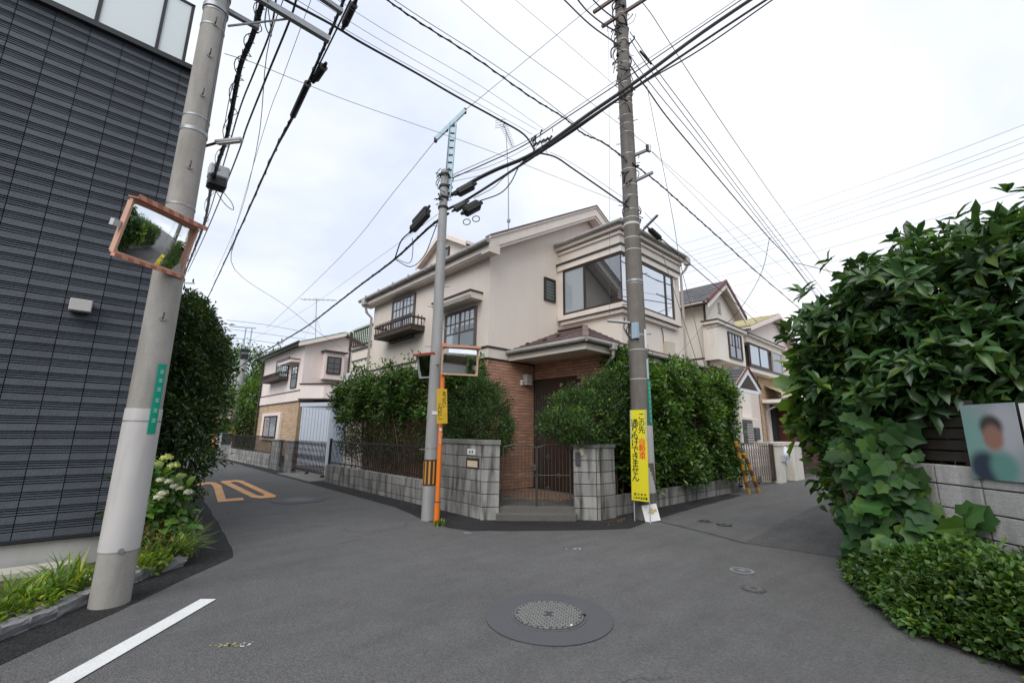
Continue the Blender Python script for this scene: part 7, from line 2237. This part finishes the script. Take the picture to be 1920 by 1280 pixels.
# --- hydrangea with cream heads
hy = thing('hydrangea', 'hydrangea bush with pale green and white flower heads beside the concrete pole', 'flowering bush', (.82, 6.95, 0))
P, D = blob_points(190, [(.56, 6.8, .5, .28, .34, .42), (.70, 6.65, .4, .2, .22, .3), (.56, 6.8, .72, .2, .22, .22)], rng, .4, 1.1, .2)
P[:, 2] = np.maximum(P[:, 2], .1)
PP, DD = twiggy(P, D, 5, .05, rng)
DD[:, 2] -= .1
leaves('foliage', PP, DD, .12, .085, leafmat('hydrangea_leaf', (.04, .11, .02), (.09, .19, .035), .45, .3), hy, 'oval', .6, .2, 1.0, rng)
HYG = leafmat('hydrangea_lime_petal', (.30, .38, .12), (.48, .54, .22), .6, .3)
HYW = leafmat('hydrangea_white_petal', (.52, .54, .46), (.70, .70, .64), .6, .3)
for (x, y, z, r, m_) in ((0.62, 6.45, 1.12, .07, HYG), (0.53, 6.45, 1.05, .08, HYG), (0.7, 6.45, 1.03, .07, HYG), (0.79, 6.5, 0.91, .05, HYG), (0.6, 6.45, 0.88, .04, HYW), (0.68, 6.42, 0.86, .045, HYW), (0.73, 6.42, 0.81, .045, HYW), (0.78, 6.42, 0.78, .04, HYW), (0.87, 6.42, 0.73, .05, HYW), (0.635, 6.4, 0.74, .055, HYW), (0.6, 6.38, 0.7, .05, HYW)):
    n = 150
    d = rng.normal(size=(n, 3)); d[:, 2] = np.abs(d[:, 2]) * .9 - .25; d /= np.linalg.norm(d, axis=1)[:, None]
    r *= .82
    p = np.array([[x, y, z]]) + d * [r, r, r * .7]
    s_d = np.cross(d, [0, 0, 1.]) + rng.normal(size=(n, 3)) * .3; s_d /= np.linalg.norm(s_d, axis=1)[:, None]
    t_d = np.cross(d, s_d)
    leaves('flower_head', p, d, .022, .02, m_, hy, 'simple', .3, 0, .2, rng, frames=(s_d, t_d, d))
for k in range(9):
    a = rg.uniform(0, 6.3)
    MB().tube([(.62 + .05 * cos(a), 6.95 + .05 * sin(a), .02), (.65 + .15 * cos(a), 6.9 + .15 * sin(a), .75)], [.008, .004], 5).build('stem', TWIG, hy)
# yellowish small shrub below
lo = thing('low_shrub', 'yellow-green and pinkish low foliage between the hydrangea and the grass', 'plant', (.72, 6.45, .05))
P, D = blob_points(420, [(.60, 6.5, .2, .22, .2, .16), (.72, 6.55, .24, .16, .2, .16)], rng, .5, 1.1, .2)
PP, DD = twiggy(P, D, 4, .03, rng)
leaves('foliage', PP, DD, .05, .028, leafmat('mottled_leaf', (.12, .14, .03), (.34, .24, .10), .6), lo, 'simple', .7, 0, .8, rng)

# --- grasses and small plants in the bed
def grass(x, y, n, L, spread, m, lab, z=.05):
    P = np.stack([x + rng.normal(size=n) * spread, y + rng.normal(size=n) * spread, np.full(n, z)], 1)
    a = rng.uniform(0, 2 * pi, n); e = rng.uniform(.55, 1.35, n)
    d = np.stack([np.cos(a) * np.cos(e), np.sin(a) * np.cos(e), np.sin(e)], 1)
    s = np.stack([-np.sin(a), np.cos(a), np.zeros(n)], 1)
    nn = -np.cross(d, s); nn = np.where(nn[:, 2:3] > 0, -nn, nn)
    t = thing('grass_tuft', lab, 'grass', (x, y, z), 'grass tufts in the left bed')
    # blades: rise then arch over
    T = np.array([(0, .5, 0), (0, -.5, 0), (.35, -.5, .0), (.35, .5, .0), (.7, .4, .10), (.7, -.4, .10), (1, 0, .34)])
    LEAF['arch'] = (T, [(0, 1, 2, 3), (3, 2, 5, 4), (4, 5, 6)])
    leaves('blades', P, d, L, .014, m, t, 'arch', 0, 0, 0, rng, frames=(d, s, nn))
    return t
for i, (x, y, n, L, sp_, lb) in enumerate(((.86, 6.35, 170, .36, .06, 'large striped grass tuft at the tip of the left bed'), (.74, 6.36, 150, .34, .06, 'striped grass tuft right behind the tip tuft'), (.60, 6.22, 110, .28, .05, 'striped grass tuft between the pole and the tip of the bed'),
                                     (-.02, 5.62, 110, .34, .06, 'grass tuft immediately left of the concrete pole'), (-.18, 5.52, 90, .32, .05, 'second grass tuft left of the concrete pole'), (-.32, 5.38, 70, .30, .05, 'third grass tuft left of the concrete pole'), (.88, 6.7, 120, .34, .06, 'grass tuft below the hydrangea by the garden light'), (.95, 7.3, 90, .34, .06, 'shaded grass tuft furthest along the left bed'))):
    grass(x, y, n, L, sp_, L_GRASS if i not in (3, 4, 5) else leafmat('plain_grass_leaf', (.07, .14, .02), (.17, .27, .05), .5), lb)
for i, (x, y, lb) in enumerate(((-.42, 5.05, 'lime leafy clump at the left picture edge'), (-.30, 5.14, 'lime leafy clump second from the left picture edge'), (.12, 5.78, 'lime leafy clump half behind the concrete pole on its left'), (.52, 5.95, 'lime leafy clump just right of the concrete pole'), (.64, 6.05, 'small lime leafy clump by the pebbles'), (-.16, 5.28, 'small lime clump between the grasses'))):
    t = thing('lime_plant', lb, 'plant', (x, y, .05), 'lime green plants in the left bed')
    P, D = blob_points(60, [(x, y, .10, .11, .10, .09)], rng, .3, 1.1, .2)
    D[:, 2] += .8
    PP, DD = twiggy(P, D, 4, .02, rng)
    leaves('foliage', PP, DD, .05, .028, L_LIME, t, 'simple', .7, .1, 1, rng)
gl = thing('garden_light', 'small black bollard garden light with pale cap in the left bed', 'garden light', (1.02, 6.5, .04))
MB().box(.80, 6.54, .04, .86, 6.60, .29).build('body', IRONB, gl)
MB().box(.80, 6.54, .291, .86, 6.60, .35).build('cap', LAMPG, gl)

# --- far trees at the end of the left lane
def fartree(lb, x, y, h, r, n, m, lsz=.22, z0=1.0):
    t = thing('broadleaf_tree', lb, 'tree', (x, y, 0), 'trees at the lane end')
    bl_ = [(x, y, z0 + (h - z0) * .5, r, r, (h - z0) * .48)]
    for k in range(6):
        a = k * 1.05 + x
        bl_.append((x + r * .6 * cos(a), y + r * .6 * sin(a), z0 + (h - z0) * (.3 + .09 * k), r * .5, r * .5, (h - z0) * .24))
    P, D = blob_points(n, bl_, rng, .55, 1.12, .3)
    PP, DD = twiggy(P, D, 6, lsz * .9, rng)
    leaves('crown', PP, DD, lsz, lsz * .5, m, t, 'simple', .8, .1, .7, rng)
    MB().tube([(x, y, 0), (x + .05, y, h * .7)], [.16 + r * .03, .05], 8).build('trunk', BARK, t)
    mb = MB(); branches(mb, (x, y, z0), [(b[0], b[1], b[2]) for b in bl_], .06, rng)
    tag(mb.build('branches', BARK, t), kind='stuff')
fartree('mid green tree nearest the pink house wall', 6.8, 31.5, 4.6, 1.5, 1500, L_BRI, .16, .3)
fartree('taller dark tree behind the distant pole', 6.2, 36.5, 7.2, 2.6, 1900, L_FAR, .2, 1.2)
fartree('dark tree right of the lane end, touching the pink house', 9.3, 33.5, 6.9, 2.4, 1500, L_FAR, .2, 1.2)
fartree('broad dark tree left of the distant pole', 3.4, 38, 6.0, 2.4, 1500, L_FAR, .2, 1.8)
fartree('low tree at the far left lane end', .6, 34, 4.6, 1.9, 1200, L_FAR, .18, .8)

# --- big-leaved shrub overhanging the right wall
def wdp(a):
    a = np.asarray(a, float); o = a.copy()
    o[..., 0] = cos(YAW) * a[..., 0] + sin(YAW) * a[..., 1]
    o[..., 1] = -sin(YAW) * a[..., 0] + cos(YAW) * a[..., 1]
    return o
bs = thing('large_shrub', 'big glossy-leaved shrub towering over the pale wall at right', 'bush', tuple(wd(4.8, 4.6)))
blobs = [(4.4, 5.25, 2.45, .68, .65, .85), (4.65, 4.75, 2.75, .8, .7, .78), (5.05, 4.35, 2.85, .85, .7, .78), (5.6, 4.2, 2.9, .8, .8, .85), (4.35, 5.1, 1.7, .48, .5, .6), (4.55, 5.6, 2.1, .55, .6, .7), (4.6, 4.4, 2.0, .85, .6, .5), (5.1, 4.0, 2.05, .85, .6, .5)]
P, D = blob_points(1350, blobs, rng, .7, 1.22, .5, clip=lambda p: (p[:, 2] > 1.2) & ((p[:, 2] > 1.6) | (p[:, 1] > 4.45)))
kp = clumps(P, -.8, 1.3, .5); P, D = P[kp], D[kp]
# whorls of 6-8 leaves round each tip
def whorls(P, D, k, rng):
    n = len(P); a = rng.uniform(0, 2 * pi, (n, 1)) + np.arange(k)[None] * 2 * pi / k + rng.normal(size=(n, k)) * .2
    ax = D * .6 + [0, 0, .55] + rng.normal(size=(n, 3)) * .35
    ax /= np.linalg.norm(ax, axis=1)[:, None]
    s = np.cross(ax, rng.normal(size=(n, 3))); s /= np.linalg.norm(s, axis=1)[:, None]; t = np.cross(ax, s)
    tilt = rng.uniform(-.1, .95, (n, k))
    d = (s[:, None] * np.cos(a)[..., None] + t[:, None] * np.sin(a)[..., None]) * np.cos(tilt)[..., None] + ax[:, None] * np.sin(tilt)[..., None]
    lat = np.cross(ax[:, None], d); lat /= np.linalg.norm(lat, axis=2)[..., None]
    nn = np.cross(d, lat)
    PP = np.repeat(P, k, 0)
    return PP, d.reshape(-1, 3), lat.reshape(-1, 3), nn.reshape(-1, 3)
Pw = wdp(P); Dw = wdp(D)
PP, d, s, nn = whorls(Pw, Dw, 7, rng)
camp = np.array([0, 0, EYE])
dist = np.linalg.norm(PP + d * .08 - camp, axis=1)
# leaves facing the lane and nearest the viewpoint become single pieces
front = np.argsort(dist + rng.uniform(0, .9, len(dist)))[:290]
mask = np.ones(len(PP), bool); mask[front] = False
leaves('foliage', PP[mask], d[mask], .185, .064, L_BIG, bs, 'oval', 0, 0, 0, rng, lvar=.35, stuff=True, frames=(d[mask], s[mask], nn[mask]))
Tm, Fm = LEAF['oval']
lme = []
for q in range(3):
    me = bpy.data.meshes.new('leaf')
    V = Tm * [1, .35, 1]; V = V.copy(); V[:, 2] = V[:, 2] * (.5 + .5 * q) - .12 * q * V[:, 0] ** 2
    me.from_pydata([tuple(v) for v in V], [], Fm); me.materials.append(L_BIG); me.shade_smooth(); lme.append(me)
for i in front:
    M = Matrix(((d[i][0], s[i][0], nn[i][0]), (d[i][1], s[i][1], nn[i][1]), (d[i][2], s[i][2], nn[i][2])))
    L_ = .19 * (1 + rng.uniform(-.25, .3))
    piece('leaf', lme[int(rng.integers(3))], bs, tuple(PP[i]), rot=M.to_euler(), scale=(L_, L_, L_))
Pi, Di = blob_points(2600, blobs, rng, .25, .88, .2, clip=lambda p: (p[:, 2] > 1.2) & ((p[:, 2] > 1.6) | (p[:, 1] > 4.45)))
PP, DD = twiggy(wdp(Pi), wdp(Di), 4, .08, rng)
leaves('inner_foliage', PP, DD, .18, .08, L_BIG, bs, 'simple', .8, .2, .7, rng, stuff=True)
mb = MB()
base_ = wd(4.7, 4.7, .1)
branches(mb, base_, [tuple(wdp(np.array(b[:3]))) for b in blobs] + [tuple(wdp(np.array([b[0] - .3, b[1] - .3, b[2] + .3]))) for b in blobs], .06, rng, .35)
tag(mb.build('branches', BARK, bs), kind='stuff')
# young foliage, brightened in leaf colour to look lit, on the lane side of it
yb_ = thing('young_fig_bush', 'lime-lit broad leaves on the lane side of the big shrub', 'bush', tuple(wd(3.75, 6.1)))
P, D = blob_points(200, [(4.45, 6.1, 2.2, .42, .5, .5), (4.55, 6.3, 1.7, .38, .45, .5)], rng, .7, 1.1, .25)
PP, DD = twiggy(wdp(P), wdp(D), 2, .06, rng)
lbr = leafmat('sunlit_broad_leaf', (.07, .15, .03), (.17, .29, .07), .45, .4)
leaves('foliage', PP, DD, .26, .20, lbr, yb_, 'lobed', .6, .15, 1.0, rng)
MB().tube(smoothpts([wd(4.6, 6.2, 0), wd(4.55, 6.2, 1.2), wd(4.45, 6.3, 2.2)], 4), [.04] * 4 + [.03] * 3 + [.02] * 2, 6).build('trunk', BARK, yb_)

# --- lobed vine climbing at the wall corner
vn = thing('lobed_vine', 'vine with large lobed leaves climbing at the corner of the pale wall', 'vine', tuple(wd(3.7, 4.9)))
pts = []
for k in range(215):
    y = rng.uniform(4.25, 5.1); x = rng.uniform(3.52, 3.86) + max(0, y - 4.7) * .35; z = rng.uniform(.28, 1.65)
    pts.append((x, y, z))
for k in range(34):
    u = rng.uniform(0, 1)
    pts.append((3.84 - .1 * rng.uniform(0, 1), 4.5 - u * .85, .95 - u * .42 + rng.normal() * .08))
P = np.array(pts); D = np.tile([[-.8, -.6, .1]], (len(P), 1))
Pw, Dw = wdp(P), wdp(D)
d, s, nn = leaf_frames(Dw * .4, rng, .8, .55, .2)
nrm_ = wdp(np.array([[-.75, -.65, .35]])) + rng.normal(size=(len(P), 3)) * .35
nrm_ /= np.linalg.norm(nrm_, axis=1)[:, None]
d = d - nrm_ * np.sum(d * nrm_, 1)[:, None]; d /= np.linalg.norm(d, axis=1)[:, None]
s = np.cross(nrm_, d); nn = nrm_
Tm, Fm = LEAF['lobed']
me = bpy.data.meshes.new('lobed_leaf'); me.from_pydata([tuple(v) for v in Tm], [], Fm); me.materials.append(L_FIG)
for i in range(len(P)):
    M = Matrix(((d[i][0], s[i][0], nn[i][0]), (d[i][1], s[i][1], nn[i][1]), (d[i][2], s[i][2], nn[i][2])))
    L_ = rng.uniform(.11, .23)
    piece('lobed_leaf', me, vn, tuple(Pw[i]), rot=M.to_euler(), scale=(L_, L_, L_))
mb = MB()
for k in range(12):
    y = rng.uniform(4.6, 5.3)
    mb.tube(smoothpts([wd(3.8, 4.95, .05), wd(3.75, y, .6), wd(3.7, y + .1, 1.4)], 4), .008, 5)
mb.tube(smoothpts([wd(3.86, 4.9, .9), wd(3.86, 4.3, .75), wd(3.86, 3.7, .52)], 4), .008, 5)
tag(mb.build('vine_stems', TWIG, vn), kind='stuff')
P, D = blob_points(260, [(4.05, 5.1, .75, .36, .4, .6), (4.05, 5.15, 1.35, .36, .4, .45)], rng, .4, 1.05, .2)
PP, DD = twiggy(wdp(P), wdp(D), 4, .06, rng)
leaves('small_foliage', PP, DD, .085, .06, L_DARK, vn, 'simple', .8, .2, .6, rng, stuff=True)

P, D = blob_points(330, [(4.45, 5.7, .95, .38, .4, .7), (4.5, 5.9, 1.6, .4, .4, .5)], rng, .3, 1.05, .3)
PP, DD = twiggy(wdp(P), wdp(D), 5, .07, rng)
leaves('lower_foliage', PP, DD, .13, .085, L_MID, yb_, 'oval', .8, .2, .6, rng, stuff=True)

# --- ground cover in front of the wall
n = 9000
u = rng.uniform(0, 1, n); v = rng.uniform(0, 1, n)
yy = 1.6 + u * 3.75
edge = np.interp(yy, [1.6, 3.2, 3.7, 4.3, 4.8, 5.35], [3.35, 3.22, 3.02, 3.22, 3.45, 3.8])
xx = edge + v * (3.92 - edge)
hh = np.interp(yy, [1.6, 3.6, 4.4, 5.3], [.56, .54, .42, .30]) * np.sin(np.clip((xx - edge) / .42, 0, 1) * pi / 2) ** .7 * (1 + .2 * np.sin(xx * 9) * np.sin(yy * 7)) + .03
zz = hh * rng.uniform(.1, 1, n) ** .4 + .02
P = wdp(np.stack([xx, yy, zz], 1))
Dn = wdp(np.stack([-np.exp(-(xx - edge) * 6), np.zeros(n), np.full(n, .7)], 1))
PP, DD = twiggy(P, Dn, 4, .025, rng)
gcv = leaves('ground_cover', PP, DD, .054, .03, leafmat('ground_cover_leaf', (.03, .075, .015), (.08, .165, .03), .45), None, 'oval', .75, .1, .9, rng)
tag(gcv, 'low bright green ground cover along the foot of the pale wall', 'ground cover', kind='stuff')
sh_ = sheet('planting_bed', [tuple(wd(x, y)[:2]) for x, y in ((3.30, 1.4), (3.27, 3.2), (3.07, 3.7), (3.27, 4.3), (3.5, 4.8), (3.85, 5.4), (4.0, 5.4), (4.0, 1.4))], .012, SOIL)

# --- hedges behind the camera, for the mirrors
for (x0, y0, x1, y1, lb) in ((-5.5, -6, -4.5, 2.0, 'hedge beside the lane behind the viewpoint'), (3.2, -8, 4.4, -1.2, 'hedge across the road behind the viewpoint'), (-4.2, -7.5, 2.6, -6.2, 'clipped hedge closing the view behind the viewpoint')):
    hb = thing('rear_hedge', lb, 'hedge', ((x0 + x1) / 2, (y0 + y1) / 2, 0), 'hedges behind the viewpoint')
    P, D = box_points(1500, x0, y0, .1, x1, y1, 2.3, rng, {'-x': 2, '+x': 2, '+y': 1, '-y': 1, '+z': 1}, .35, .2, 1)
    PP, DD = twiggy(P, D, 6, .08, rng)
    leaves('foliage', PP, DD, .12, .06, L_MID, hb, 'simple', .8, .1, .7, rng)
    MB().box(x0 + .3, y0 + .3, 0, x1 - .3, y1 - .3, 2.0).build('stems', BARK, hb)

# --- hedge riding over the side wall along the right lane
hs = thing('hedge', 'leafy hedge hanging over the wall on the far side of the big shrub', 'hedge', (10.5, .3, 0))
P, D = box_points(3000, 7.6, -.35, .5, 16.5, 1.05, 3.0, rng, {'+y': 4, '-x': 1, '+z': 2}, .35, .22, 2.0)
PP, DD = twiggy(P, D, 6, .08, rng)
leaves('foliage', PP, DD, .12, .055, L_MID, hs, 'simple', .8, .1, .7, rng)
MB().box(7.9, -.1, .0, 16.2, .6, 2.6).build('stems', BARK, hs)
